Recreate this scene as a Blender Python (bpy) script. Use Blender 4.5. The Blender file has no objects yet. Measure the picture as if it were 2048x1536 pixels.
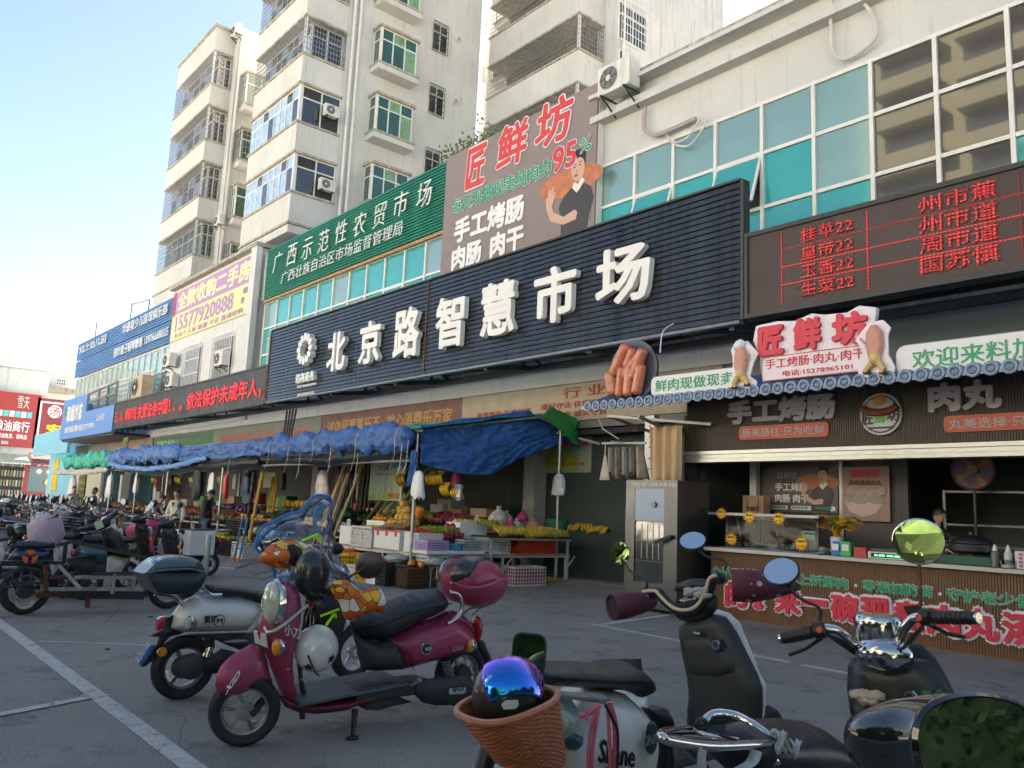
import bpy,bmesh,math,random
import numpy as np
from mathutils import Vector,Matrix
from mathutils.geometry import delaunay_2d_cdt
random.seed(7)
scn=bpy.context.scene
COL=scn.collection
PI=math.pi
F=1640.0;CX=1024.0;CY=768.0;H=1.5
def _cam(u,v):return np.array([u-CX,-(v-CY),-F])
_s=.044;_vp=(-385.,962.)
_n=np.array([-_s,1.])/math.hypot(_s,1)
_d=(_vp[0]-CX)*_n[0]+(_vp[1]-CY)*_n[1]
_vv=np.array([CX,CY])-_n*F*F/_d
_Z=_cam(*_vv);_Z/=np.linalg.norm(_Z)
_X=-_cam(*_vp);_X-=(_X@_Z)*_Z;_X/=np.linalg.norm(_X)
_Y=np.cross(_Z,_X)
_R=np.array([_X,_Y,_Z])
_C=np.array([0,0,H])
def ray(u,v):
 r=_R@_cam(u,v);return r/np.linalg.norm(r)
def gp(u,v,z=0.):
 r=ray(u,v);return _C+r*(z-H)/r[2]
def yp(u,v,y):
 r=ray(u,v);return _C+r*(y/r[1])
def xp(u,v,x):
 r=ray(u,v);return _C+r*(x/r[0])
camd=bpy.data.cameras.new('camera');cam=bpy.data.objects.new('camera',camd);COL.objects.link(cam)
camd.sensor_fit='HORIZONTAL';camd.sensor_width=36;camd.lens=F/2048*36;camd.clip_end=1500;camd.clip_start=.05
cam.matrix_world=Matrix([[*_R[0],0],[*_R[1],0],[*_R[2],H],[0,0,0,1]])
scn.camera=cam
sd=ray(1418,12)
SEL=math.asin(sd[2]);SROT=math.atan2(sd[0],sd[1])
world=bpy.data.worlds.new('World');scn.world=world;world.use_nodes=True
wn=world.node_tree.nodes;wl=world.node_tree.links
sky=wn.new('ShaderNodeTexSky');sky.sky_type='NISHITA';sky.sun_disc=False
sky.sun_elevation=SEL;sky.sun_rotation=SROT;sky.air_density=1.0;sky.dust_density=.3;sky.ozone_density=2.0
wl.new(sky.outputs[0],wn['Background'].inputs[0]);wn['Background'].inputs[1].default_value=.031
sunl=bpy.data.lights.new('sun','SUN');sunl.energy=5.0;sunl.angle=math.radians(.5);sunl.color=(1,.94,.84)
suno=bpy.data.objects.new('sun',sunl);COL.objects.link(suno)
suno.rotation_euler=Vector((sd[0],sd[1],sd[2])).to_track_quat('Z','Y').to_euler()
scn.view_settings.view_transform='Standard';scn.view_settings.look='None'
scn.view_settings.exposure=3.15;scn.view_settings.gamma=1
scn.view_settings.use_white_balance=True;scn.view_settings.white_balance_temperature=7500
MC={}
def M(name,col=(.5,.5,.5),rough=.6,metal=0.,var=.12,vs=3.,bump=0.,bs=60.,emit=None,es=1.,streak=0.,coat=0.,alpha=1.,trans=0.,spec=.5,led=None,dirt=(.09,.075,.06),ramp=.5,sheen=0.,isl=0.):
 if name in MC:return MC[name]
 m=bpy.data.materials.new(name);m.use_nodes=True;MC[name]=m
 nt=m.node_tree;N=nt.nodes;L=nt.links;b=N['Principled BSDF']
 b.inputs['Roughness'].default_value=rough;b.inputs['Metallic'].default_value=metal
 b.inputs['Specular IOR Level'].default_value=spec
 b.inputs['Coat Weight'].default_value=coat;b.inputs['Coat Roughness'].default_value=.08
 b.inputs['Alpha'].default_value=alpha;b.inputs['Transmission Weight'].default_value=trans
 b.inputs['Sheen Weight'].default_value=sheen
 tc=N.new('ShaderNodeTexCoord')
 no=N.new('ShaderNodeTexNoise');no.inputs['Scale'].default_value=vs;no.inputs['Detail'].default_value=6;no.inputs['Roughness'].default_value=.65
 L.new(tc.outputs['Object'],no.inputs['Vector'])
 mr=N.new('ShaderNodeMapRange');mr.inputs[1].default_value=.3;mr.inputs[2].default_value=.7
 mr.inputs[3].default_value=1-var;mr.inputs[4].default_value=1+var*.7
 L.new(no.outputs['Fac'],mr.inputs[0])
 mx=N.new('ShaderNodeVectorMath');mx.operation='SCALE';mx.inputs[0].default_value=col
 L.new(mr.outputs[0],mx.inputs['Scale']);out=mx.outputs[0]
 if isl:
  ge=N.new('ShaderNodeNewGeometry');ri=N.new('ShaderNodeMapRange');ri.inputs[3].default_value=1-isl;ri.inputs[4].default_value=1+isl*.6;L.new(ge.outputs['Random Per Island'],ri.inputs[0])
  ms_=N.new('ShaderNodeVectorMath');ms_.operation='SCALE';L.new(out,ms_.inputs[0]);L.new(ri.outputs[0],ms_.inputs['Scale']);out=ms_.outputs[0]
 if streak:
  mp=N.new('ShaderNodeMapping');mp.inputs['Scale'].default_value=(3.2,3.2,.22);L.new(tc.outputs['Object'],mp.inputs[0])
  n2=N.new('ShaderNodeTexNoise');n2 .inputs['Scale'].default_value=1.6;n2 .inputs['Detail'].default_value=8;n2 .inputs['Roughness'].default_value=.7
  L.new(mp.outputs[0],n2 .inputs['Vector'])
  r2=N.new('ShaderNodeMapRange');r2 .inputs[1].default_value=ramp;r2 .inputs[2].default_value=.78;r2 .inputs[3].default_value=0;r2 .inputs[4].default_value=streak
  L.new(n2 .outputs['Fac'],r2 .inputs[0])
  m3=N.new('ShaderNodeMix');m3 .data_type='RGBA';L.new(r2 .outputs[0],m3 .inputs[0]);L.new(out,m3 .inputs[6]);m3 .inputs[7].default_value=(*dirt,1)
  out=m3 .outputs[2]
 L.new(out,b.inputs['Base Color'])
 rr=N.new('ShaderNodeMapRange');rr.inputs[1].default_value=.35;rr.inputs[2].default_value=.65
 rr.inputs[3].default_value=max(0,rough*.85);rr.inputs[4].default_value=min(1,rough*1.2);L.new(no.outputs['Fac'],rr.inputs[0]);L.new(rr.outputs[0],b.inputs['Roughness'])
 if bump:
  n4=N.new('ShaderNodeTexNoise');n4 .inputs['Scale'].default_value=bs;n4 .inputs['Detail'].default_value=5;L.new(tc.outputs['Object'],n4 .inputs['Vector'])
  bp=N.new('ShaderNodeBump');bp.inputs['Strength'].default_value=bump;bp.inputs['Distance'].default_value=.6/bs;L.new(n4 .outputs['Fac'],bp.inputs['Height']);L.new(bp.outputs[0],b.inputs['Normal'])
 if emit:
  b.inputs['Emission Color'].default_value=(*emit,1);b.inputs['Emission Strength'].default_value=es
  if led:
   sp=N.new('ShaderNodeSeparateXYZ');L.new(tc.outputs['Object'],sp.inputs[0]);prev=None
   for ax in(0,2):
    a=N.new('ShaderNodeMath');a.operation='MULTIPLY';a.inputs[1].default_value=2*PI/led;L.new(sp.outputs[ax],a.inputs[0])
    c=N.new('ShaderNodeMath');c.operation='SINE';L.new(a.outputs[0],c.inputs[0])
    g=N.new('ShaderNodeMath');g.operation='GREATER_THAN';g.inputs[1].default_value=-.45;L.new(c.outputs[0],g.inputs[0])
    if prev:
     q=N.new('ShaderNodeMath');q.operation='MULTIPLY';L.new(prev,q.inputs[0]);L.new(g.outputs[0],q.inputs[1]);prev=q.outputs[0]
    else:prev=g.outputs[0]
   k=N.new('ShaderNodeMath');k.operation='MULTIPLY';k.inputs[1].default_value=es;L.new(prev,k.inputs[0]);L.new(k.outputs[0],b.inputs['Emission Strength'])
 return m
def glassy(name,col=(1,1,1),rough=.02,mixf=.12,ior=1.5):
 if name in MC:return MC[name]
 m=bpy.data.materials.new(name);m.use_nodes=True;MC[name]=m
 N=m.node_tree.nodes;L=m.node_tree.links;N.remove(N['Principled BSDF'])
 t=N.new('ShaderNodeBsdfTransparent');t.inputs[0].default_value=(*col,1)
 g=N.new('ShaderNodeBsdfGlossy');g.inputs[1].default_value=rough
 fr=N.new('ShaderNodeFresnel');fr.inputs[0].default_value=ior
 no=N.new('ShaderNodeTexNoise');no.inputs['Scale'].default_value=9;tc=N.new('ShaderNodeTexCoord');L.new(tc.outputs['Object'],no.inputs['Vector'])
 bp=N.new('ShaderNodeBump');bp.inputs['Strength'].default_value=.6 if mixf>.1 else.02;bp.inputs['Distance'].default_value=.05;L.new(no.outputs['Fac'],bp.inputs['Height']);L.new(bp.outputs[0],g.inputs['Normal'])
 a=N.new('ShaderNodeMath');a.operation='ADD';a.inputs[1].default_value=mixf;L.new(fr.outputs[0],a.inputs[0])
 mx=N.new('ShaderNodeMixShader');L.new(a.outputs[0],mx.inputs[0]);L.new(t.outputs[0],mx.inputs[1]);L.new(g.outputs[0],mx.inputs[2])
 L.new(mx.outputs[0],N['Material Output'].inputs[0]);return m
ORG={}
def tag(o,label=None,cat=None,group=None,kind=None):
 if label:o['label']=label
 if cat:o['category']=cat
 if group:o['group']=group
 if kind:o['kind']=kind
 return o
def thing(name,label,cat,loc=(0,0,0),group=None):
 o=bpy.data.objects.new(name,None);COL.objects.link(o);o.empty_display_size=.2
 o.location=loc;ORG[o.name]=Vector(loc);return tag(o,label,cat,group)
def link(name,me,parent=None,loc=None):
 o=bpy.data.objects.new(name,me);COL.objects.link(o)
 if parent is not None:o.parent=parent
 if loc is not None:o.location=loc
 return o
def copy_tree(o,parent=None):
 c=o.copy();COL.objects.link(c);c.parent=parent
 if parent is None:ORG[c.name]=ORG.get(o.name,Vector())
 for ch in CH.get(o.name,[]):r=copy_tree(ch,c)
 CH[c.name]=[x for x in LAST.pop(c.name,[])]
 if parent is not None:LAST.setdefault(parent.name,[]).append(c)
 return c
CH={};LAST={}
def put(o,loc,rz=0.,label=None,tilt=0.,sc=None,group=None):
 o.location=loc;o.rotation_euler=(tilt,0,rz)
 if sc:o.scale=(sc,sc,sc)if isinstance(sc,(int,float))else sc
 if label:o['label']=label
 if group:o['group']=group
 return o
class MB:
 def __init__(s):s.v=[];s.f=[]
 def add(s,vs,fs):
  n=len(s.v);s.v+=[tuple(map(float,p))for p in vs];s.f+=[tuple(i+n for i in f)for f in fs];return s
 def box(s,x0,y0,z0,x1,y1,z1):
  return s.add([(x0,y0,z0),(x1,y0,z0),(x1,y1,z0),(x0,y1,z0),(x0,y0,z1),(x1,y0,z1),(x1,y1,z1),(x0,y1,z1)],
  [(0,3,2,1),(4,5,6,7),(0,1,5,4),(1,2,6,5),(2,3,7,6),(3,0,4,7)])
 def cbox(s,c,d,rz=0.,ry=0.,rx=0.):
  R=Matrix.Rotation(rz,3,'Z')@Matrix.Rotation(ry,3,'Y')@Matrix.Rotation(rx,3,'X');c=Vector(c)
  vs=[c+R@Vector((sx*d[0]/2,sy*d[1]/2,sz*d[2]/2))for sz in(-1,1)for sx,sy in((-1,-1),(1,-1),(1,1),(-1,1))]
  return s.add(vs,[(0,3,2,1),(4,5,6,7),(0,1,5,4),(1,2,6,5),(2,3,7,6),(3,0,4,7)])
 def bar(s,a,b,w,h=None):
  a=Vector(a);b=Vector(b);h=h or w;d=(b-a).normalized();up=Vector((0,0,1))if abs(d.z)<.95 else Vector((0,1,0))
  x=d.cross(up).normalized()*w/2;y=x.normalized().cross(d).normalized()*h/2
  vs=[p+q for p in(a,b)for q in(-x-y,x-y,x+y,-x+y)]
  return s.add(vs,[(0,1,2,3),(7,6,5,4),(0,4,5,1),(1,5,6,2),(2,6,7,3),(3,7,4,0)])
 def tube(s,pts,r,n=8,cap=True,closed=False,sq=1.):
  pts=[Vector(p)for p in pts];k=len(pts);rs=r if isinstance(r,(list,tuple))else[r]*k
  up=None;vs=[]
  for i,p in enumerate(pts):
   if closed:d=pts[(i+1)%k]-pts[i-1]
   else:d=pts[min(i+1,k-1)]-pts[max(i-1,0)]
   d.normalize()
   if up is None:up=Vector((0,0,1))if abs(d.z)<.9 else Vector((1,0,0))
   x=d.cross(up).normalized();up=x.cross(d).normalized()
   for j in range(n):
    a=2*PI*j/n;vs.append(p+x*math.cos(a)*rs[i]+up*math.sin(a)*rs[i]*sq)
  fs=[(i*n+j,i*n+(j+1)%n,(i+1)*n+(j+1)%n,(i+1)*n+j)for i in range(k-1)for j in range(n)]
  if closed:fs+=[((k-1)*n+j,(k-1)*n+(j+1)%n,(j+1)%n,j)for j in range(n)]
  elif cap:fs+=[tuple(range(n))[::-1],tuple(range((k-1)*n,k*n))]
  return s.add(vs,fs)
 def lathe(s,prof,c=(0,0,0),n=16,axis='Z',ang=None,sq=(1,1)):
  k=len(prof);c=Vector(c);vs=[]
  for r,z in prof:
   for j in range(n):
    a=2*PI*j/n;p=(r*math.cos(a)*sq[0],r*math.sin(a)*sq[1],z)
    if axis=='Y':p=(p[0],p[2],p[1])
    elif axis=='X':p=(p[2],p[0],p[1])
    vs.append(c+Vector(p))
  fs=[(i*n+j,i*n+(j+1)%n,(i+1)*n+(j+1)%n,(i+1)*n+j)for i in range(k-1)for j in range(n)]
  if prof[0][0]>1e-4:fs.append(tuple(range(n))[::-1])
  if prof[-1][0]>1e-4:fs.append(tuple(range((k-1)*n,k*n)))
  return s.add(vs,fs)
 def ball(s,c,r,n=10,m=6,jit=0.):
  rx,ry,rz=r if isinstance(r,(tuple,list))else(r,r,r);vs=[(c[0],c[1],c[2]-rz)]
  for i in range(1,m):
   t=-PI/2+PI*i/m
   for j in range(n):
    a=2*PI*j/n;q=1+random.uniform(-jit,jit);vs.append((c[0]+rx*math.cos(t)*math.cos(a)*q,c[1]+ry*math.cos(t)*math.sin(a)*q,c[2]+rz*math.sin(t)*q))
  vs.append((c[0],c[1],c[2]+rz));e=len(vs)-1
  fs=[(0,1+(j+1)%n,1+j)for j in range(n)]+[(1+i*n+j,1+i*n+(j+1)%n,1+(i+1)*n+(j+1)%n,1+(i+1)*n+j)for i in range(m-2)for j in range(n)]+[(1+(m-2)*n+j,1+(m-2)*n+(j+1)%n,e)for j in range(n)]
  return s.add(vs,fs)
 def prism(s,poly,o,u,w,t):
  o=Vector(o);u=Vector(u);w=Vector(w);t=Vector(t);n=len(poly)
  a=[o+u*p[0]+w*p[1]for p in poly];b=[p+t for p in a]
  return s.add(a+b,[tuple(range(n)),tuple(range(n,2*n))[::-1]]+[(i,i+n,(i+1)%n+n,(i+1)%n)for i in range(n)])
 def grid(s,fn,nu,nv):
  vs=[fn(i/nu,j/nv)for j in range(nv+1)for i in range(nu+1)];w=nu+1
  return s.add(vs,[(j*w+i,j*w+i+1,(j+1)*w+i+1,(j+1)*w+i)for j in range(nv)for i in range(nu)])
 def loft(s,rings,cap=True,closed=True):
  n=len(rings[0]);k=len(rings);vs=[p for r in rings for p in r];m=n if closed else n-1
  fs=[(i*n+j,i*n+(j+1)%n,(i+1)*n+(j+1)%n,(i+1)*n+j)for i in range(k-1)for j in range(m)]
  if cap:fs+=[tuple(range(n))[::-1],tuple(range((k-1)*n,k*n))]
  return s.add(vs,fs)
 def puff(s,poly,T,t,R,f0=.0,cell=None,c=0.):
  P=[Vector((p[0],p[1]))for p in poly];n=len(P)
  Q=[]
  per=sum((P[(i+1)%n]-P[i]).length for i in range(n));st=cell or per/60
  for i in range(n):
   a,b=P[i],P[(i+1)%n];k=max(1,int(round((b-a).length/st)))
   Q+=[a.lerp(b,j/k)for j in range(k)]
  m=len(Q)
  E=[(Q[i],Q[(i+1)%m])for i in range(m)]
  def dist(p):
   d=1e9
   for a,b in E:
    ab=b-a;tt=max(0,min(1,(p-a).dot(ab)/max(ab.length_squared,1e-12)));d=min(d,(p-a-ab*tt).length)
   return d
  def inside(p):
   r=False
   for a,b in E:
    if(a.y>p.y)!=(b.y>p.y)and p.x<(b.x-a.x)*(p.y-a.y)/(b.y-a.y)+a.x:r=not r
   return r
  xs=[p.x for p in Q];ys=[p.y for p in Q];pts=list(Q);D=[0.]*m
  y=min(ys);row=0
  while y<max(ys):
   x=min(xs)+(st/2 if row%2 else 0)
   while x<max(xs):
    p=Vector((x,y))
    if inside(p):
     d=dist(p)
     if d>st*.45:pts.append(p);D.append(d)
    x+=st
   y+=st*.87;row+=1
  res=delaunay_2d_cdt(pts,[(i,(i+1)%m)for i in range(m)],[list(range(m))],1,1e-7)
  vv,_,ff=res[0],res[1],res[2];orig=res[3]
  DD=[(D[o[0]]if o else 0.)for o in orig]
  def h(d):
   q=min(1.,d/R);return t*(f0+(1-f0)*math.sqrt(max(0,1-(1-q)**2)))
  nb=[set()for _ in vv]
  for f in ff:
   for i in range(len(f)):nb[f[i]].add(f[i-1]);nb[f[i-1]].add(f[i])
  HH=[h(d)for d in DD]
  for _ in range(5):HH=[HH[i]if DD[i]<=1e-9 else.35*HH[i]+.65*sum(HH[j]for j in nb[i])/max(1,len(nb[i]))for i in range(len(vv))]
  N0=len(vv)
  A=[T(p.x,p.y,c+q)for p,q in zip(vv,HH)];B=[T(p.x,p.y,c-q)for p,q in zip(vv,HH)]
  fs=[tuple(f)for f in ff]+[tuple(i+N0 for i in f)[::-1]for f in ff]
  if f0>0:
   cnt={}
   for f in ff:
    for i in range(len(f)):cnt[(f[i],f[(i+1)%len(f)])]=1
   for(a,b)in list(cnt):
    if(b,a)not in cnt:fs.append((a,b,b+N0,a+N0)[::-1])
  else:
   mp={i+N0:i for i in range(N0)if DD[i]<=1e-9}
   fs=[tuple(mp.get(i,i)for i in f)for f in fs]
  return s.add(A+B,fs)
 def build(s,name,m,parent=None,smooth=False,bevel=0.,kind=None,label=None,sub=0,par=None):
  me=bpy.data.meshes.new(name)
  p=parent;org=Vector()
  while p is not None and p.name not in ORG:p=p.parent
  if p is not None:org=ORG[p.name]
  me.from_pydata([(a-org.x,b-org.y,c-org.z)for a,b,c in s.v],[],s.f)
  me.materials.append(m)
  bm=bmesh.new();bm.from_mesh(me)
  lv=[v for v in bm.verts if not v.link_faces]
  if lv:bmesh.ops.delete(bm,geom=lv,context='VERTS')
  bmesh.ops.recalc_face_normals(bm,faces=bm.faces);bm.to_mesh(me);bm.free()
  if smooth:
   me.polygons.foreach_set('use_smooth',[True]*len(me.polygons))
   if smooth!='all':
    try:me.set_sharp_from_angle(angle=math.radians(40))
    except Exception:pass
  o=link(name,me,parent)
  if parent is not None:CH.setdefault(parent.name,[]).append(o)
  if bevel:
   md=o.modifiers.new('bevel','BEVEL');md.width=bevel;md.segments=2;md.limit_method='ANGLE'
  if sub:
   md=o.modifiers.new('sub','SUBSURF');md.levels=sub;md.render_levels=sub
  if kind:o['kind']=kind
  if label:o['label']=label
  return o
def box(name,m,parent,x0,y0,z0,x1,y1,z1,**k):return MB().box(x0,y0,z0,x1,y1,z1).build(name,m,parent,**k)
TC={}
def tmesh(body,off,ext,shear):
 k=(body,round(off,4),round(ext,4),shear)
 if k in TC:return TC[k]
 cu=bpy.data.curves.new('t','FONT');cu.body=body;cu.extrude=ext;cu.offset=off;cu.resolution_u=2;cu.shear=shear;cu.space_line=1.0
 o=bpy.data.objects.new('t',cu);COL.objects.link(o)
 me=bpy.data.meshes.new_from_object(o.evaluated_get(bpy.context.evaluated_depsgraph_get()))
 vs=[tuple(v.co)for v in me.vertices];fs=[tuple(p.vertices)for p in me.polygons]
 bpy.data.objects.remove(o);bpy.data.curves.remove(cu);bpy.data.meshes.remove(me)
 TC[k]=(vs,fs);return TC[k]
def text(body,o,w,h,m,parent,r=(1,0,0),u=(0,0,1),off=.015,ext=0.,depth=.01,name='lettering',shear=0.,each=False,back=None,boff=.05,bname='lettering_border',keep=False,flip=False):
 """letters fitted to a w x h frame; back = material of a wider outline behind"""
 o=Vector(o);r=Vector(r).normalized();u=Vector(u).normalized();n=r.cross(u)
 vs,fs=tmesh(body,min(off,0.),1.if depth else 0.,shear)
 if not vs:return None
 e=max(0.,off);x0=min(p[0]for p in vs)-e;x1=max(p[0]for p in vs)+e;y0=min(p[1]for p in vs)-e;y1=max(p[1]for p in vs)+e
 sy=h/(y1-y0);sx=sy if w is None else w/(x1-x0)
 def mk(ex,m,nm,dz,dp):
  mb=MB();k=0
  for a in([None]if ex<.004 else[None]+[2*PI*i/8 for i in range(8)]):
   dx,dy=(0,0)if a is None else(ex*math.cos(a),ex*math.sin(a))
   mb.add([o+r*((p[0]-x0+dx)*sx)+u*((p[1]-y0+dy)*sy)+n*(dz+(p[2]*.5+.5)*dp+k*.0004)for p in vs],fs);k+=1
  return mb.build(nm,m,parent)
 if back is not None:mk(boff,back,bname,0.,depth*.6 if depth else.003)
 return mk(e,m,name,depth*.6+.006 if back is not None else 0.,depth)
def ring(c,rx,ry,n,r=(1,0,0),u=(0,0,1)):
 c=Vector(c);r=Vector(r);u=Vector(u);return[c+r*rx*math.cos(2*PI*i/n)+u*ry*math.sin(2*PI*i/n)for i in range(n)]
def disc(name,m,parent,c,rx,rz,y0,y1,n=28,**k):
 return MB().prism([(rx*math.cos(2*PI*i/n),rz*math.sin(2*PI*i/n))for i in range(n)],(c[0],y0,c[1]),(1,0,0),(0,0,1),(0,y1-y0,0)).build(name,m,parent,**k)
def rrect(w,h,r,n=5):
 out=[]
 for cx,cy,a0 in((w-r,r,-90),(w-r,h-r,0),(r,h-r,90),(r,r,180)):
  out+=[(cx+r*math.cos(math.radians(a0+90*i/n)),cy+r*math.sin(math.radians(a0+90*i/n)))for i in range(n+1)]
 return out
# ================================================================== MATERIALS
white_wall=M('white_painted_wall',(.55,.56,.565),.85,var=.16,vs=.35,bump=.25,bs=25,streak=.6,ramp=.54)
cream_wall=M('cream_rendered_wall',(.56,.56,.545),.85,var=.16,vs=.3,bump=.25,bs=18,streak=.5,ramp=.56)
tile_wall=M('white_tiled_wall',(.6,.61,.615),.6,var=.1,vs=.8,bump=.2,bs=30,streak=.5,ramp=.58)
ledge_m=M('stained_concrete',(.45,.42,.36),.9,var=.35,vs=5,bump=.4,bs=30,streak=.8,ramp=.4)
frame_m=M('white_aluminium',(.72,.70,.68),.45,metal=.1,var=.08)
grey_metal=M('grey_steel',(.32,.33,.34),.4,metal=.8,var=.2,vs=8)
galv=M('galvanised_pole',(.42,.43,.43),.42,metal=.75,var=.3,vs=9)
dark_metal=M('dark_steel',(.05,.052,.055),.5,metal=.4,var=.3,vs=6)
bar_m=M('grille_bars',(.30,.31,.32),.5,metal=.5,var=.3)
wbar_m=M('white_grille_bars',(.75,.75,.76),.5,var=.1)
teal=M('teal_glass',(.04,.42,.40),.07,metal=.25,var=.12,vs=.6,coat=1,spec=.8)
teal2=M('pale_teal_glass',(.26,.43,.41),.1,metal=.3,var=.12,vs=.5,coat=1,spec=.8)
dgrey=M('dark_grey_glass',(.07,.07,.078),.015,metal=.12,var=.1,vs=.4,coat=1,spec=.9)
green_glass=M('green_glass',(.012,.075,.045),.06,var=.3,vs=1.5,coat=1,spec=.9)
blue_curtain=M('blue_curtain_behind_glass',(.38,.55,.80),.25,var=.35,vs=2.5,coat=1)
dark_glass=M('dark_window_glass',(.03,.035,.04),.05,var=.2,coat=1,spec=.9)
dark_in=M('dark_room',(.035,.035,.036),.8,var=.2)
asphalt=M('asphalt',(.24,.23,.215),.88,var=.28,vs=.55,bump=.5,bs=70,streak=0)
# ================================================================== GROUND
def ground_mat():
 m=asphalt;nt=m.node_tree;N=nt.nodes;L=nt.links;b=N['Principled BSDF']
 src=b.inputs['Base Color'].links[0].from_socket;tc=[n for n in N if n.bl_idname=='ShaderNodeTexCoord'][0]
 def noise(sc,d=5,r=.6):
  n=N.new('ShaderNodeTexNoise');n.inputs['Scale'].default_value=sc;n.inputs['Detail'].default_value=d;n.inputs['Roughness'].default_value=r;L.new(tc.outputs['Object'],n.inputs['Vector']);return n
 def rng(s,a,b_,c,d):
  r=N.new('ShaderNodeMapRange');r.inputs[1].default_value=a;r.inputs[2].default_value=b_;r.inputs[3].default_value=c;r.inputs[4].default_value=d;L.new(s,r.inputs[0]);return r.outputs[0]
 def mix(f,a,col,mode='MIX'):
  k=N.new('ShaderNodeMix');k.data_type='RGBA';k.blend_type=mode;L.new(f,k.inputs[0]);L.new(a,k.inputs[6]);k.inputs[7].default_value=(*col,1);return k.outputs[2]
 out=mix(rng(noise(75,3).outputs['Fac'],.55,.66,0,.85),src,(.36,.35,.33))
 out=mix(rng(noise(48,3).outputs['Fac'],.34,.46,.75,0),out,(.09,.088,.085))
 out=mix(rng(noise(.8,10,.78).outputs['Fac'],.48,.62,0,.6),out,(.27,.26,.24))
 out=mix(rng(noise(1.4,9,.75).outputs['Fac'],.36,.47,.7,0),out,(.085,.08,.075))
 vo=N.new('ShaderNodeTexVoronoi');vo.feature='DISTANCE_TO_EDGE';vo.inputs['Scale'].default_value=.33
 mp=N.new('ShaderNodeMixRGB');mp.inputs[0].default_value=.12;L.new(tc.outputs['Object'],mp.inputs[1]);L.new(noise(1.5,6).outputs['Color'],mp.inputs[2]);L.new(mp.outputs[0],vo.inputs['Vector'])
 out=mix(rng(vo.outputs['Distance'],.0006,.0022,.45,0),out,(.03,.03,.03))
 L.new(out,b.inputs['Base Color'])
ground_mat()
MB().add([(-500,-400,0),(300,-400,0),(300,500,0),(-500,500,0)],[(0,1,2,3)]).build('ground',asphalt,kind='structure')
paint=M('worn_road_paint',(.50,.50,.49),.8,var=.35,vs=14,streak=0,bump=.2)
def paint_mat():
 nt=paint.node_tree;N=nt.nodes;L=nt.links;b=N['Principled BSDF'];src=b.inputs['Base Color'].links[0].from_socket
 tc=[n for n in N if n.bl_idname=='ShaderNodeTexCoord'][0]
 n=N.new('ShaderNodeTexNoise');n.inputs['Scale'].default_value=7;n.inputs['Detail'].default_value=10;n.inputs['Roughness'].default_value=.8;L.new(tc.outputs['Object'],n.inputs['Vector'])
 r=N.new('ShaderNodeMapRange');r.inputs[1].default_value=.54;r.inputs[2].default_value=.62;L.new(n.outputs['Fac'],r.inputs[0])
 k=N.new('ShaderNodeMix');k.data_type='RGBA';L.new(r.outputs[0],k.inputs[0]);L.new(src,k.inputs[6]);k.inputs[7].default_value=(.13,.13,.13,1);L.new(k.outputs[2],b.inputs['Base Color'])
paint_mat()
def line(x0,y0,x1,y1,w=.12,m=paint,name='parking_line',z=.004):
 a=Vector((x0,y0));b=Vector((x1,y1));n=(b-a).normalized();n=Vector((-n.y,n.x))*w/2
 MB().add([(a.x-n.x,a.y-n.y,z),(b.x-n.x,b.y-n.y,z),(b.x+n.x,b.y+n.y,z),(a.x+n.x,a.y+n.y,z)],[(0,1,2,3)]).build(name,m,kind='structure')
line(-60,1.95,-3.0,1.86,.13)
line(-8.25,8.6,-5.1,8.46,.12);line(-4.95,8.45,2,8.3,.12)
line(-8.12,8.67,-8.5,10.7,.12,z=.008)
line(-6.9,1.93,-6.25,.3,.1,z=.008)
line(-9.6,2.0,-8.9,2.9,.05);line(-7.6,2.6,-6.6,2.3,.04)
yel=M('worn_yellow_paint',(.55,.36,.08),.8,var=.3,vs=9)
MB().add([(-500,-33,.004),(300,-33,.004),(300,-3.5,.004),(-500,-3.5,.004)],[(0,1,2,3)]).build('bounce_pavement',M('bounce_paving',(.55,.52,.48),.8,var=.15),kind='structure')  # pale ground added behind the camera to bounce sun into the shade
conc=M('kerb_concrete',(.22,.21,.2),.9,var=.3,vs=4,bump=.4)
MB().box(-70,13.0,0,6,24,.1).build('market_floor',conc,kind='structure')
MB().box(-14.0,12.86,0,-9.9,12.998,.105).build('kerb',yel,kind='structure')
MB().add([(-13.2,12.86,.1),(-9.9,12.86,.1),(-9.9,11.9,.004),(-13.2,11.9,.004)],[(0,1,2,3)]).build('ramp',conc,kind='structure')
# ================================================================== MARKET BUILDING
S=11.3;W=13.2
mk=thing('market_building','long market hall behind the black sign with teal glazed upper windows','building',(-18,W,0))
def bx(n,m,x0,y0,z0,x1,y1,z1,p=mk,**k):return box(n,m,p,x0,y0,z0,x1,y1,z1,**k)
bx('wall',cream_wall,-31.9,W,9.62,4,W+.35,11.5)
bx('roof',ledge_m,-31.9,W-.02,11.5,4,W+18,11.62)
bx('ledge',cream_wall,-12.9,W-.28,10.62,4,W-.003,10.78)
bx('ledge',cream_wall,-12.9,W-.16,10.78,4,W-.004,10.9)
bx('ledge',cream_wall,-12.9,W-.35,11.2,4,W-.003,11.3)
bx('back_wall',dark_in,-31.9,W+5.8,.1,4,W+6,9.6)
bx('floor_slab',ledge_m,-31.9,W+.01,4.95,4,W+5.79,5.15)
bx('wall',white_wall,-31.9,W+.02,4.25,-9,W+.2,4.93)
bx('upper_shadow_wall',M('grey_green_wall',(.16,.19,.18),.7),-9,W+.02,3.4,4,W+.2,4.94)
bx('fascia',tile_wall,-60,W-.06,4.5,-9.0,W+.015,4.93)
bx('lower_fascia',M('grey_lower_fascia',(.2,.2,.19),.8),-60,W-.02,3.45,-9.0,W+.01,4.49)
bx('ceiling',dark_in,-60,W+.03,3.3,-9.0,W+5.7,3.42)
bx('upper_shadow_wall',M('grey_green_wall',(.16,.19,.18),.7),-31.9,W+.25,5.16,4,W+.3,9.6)
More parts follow.
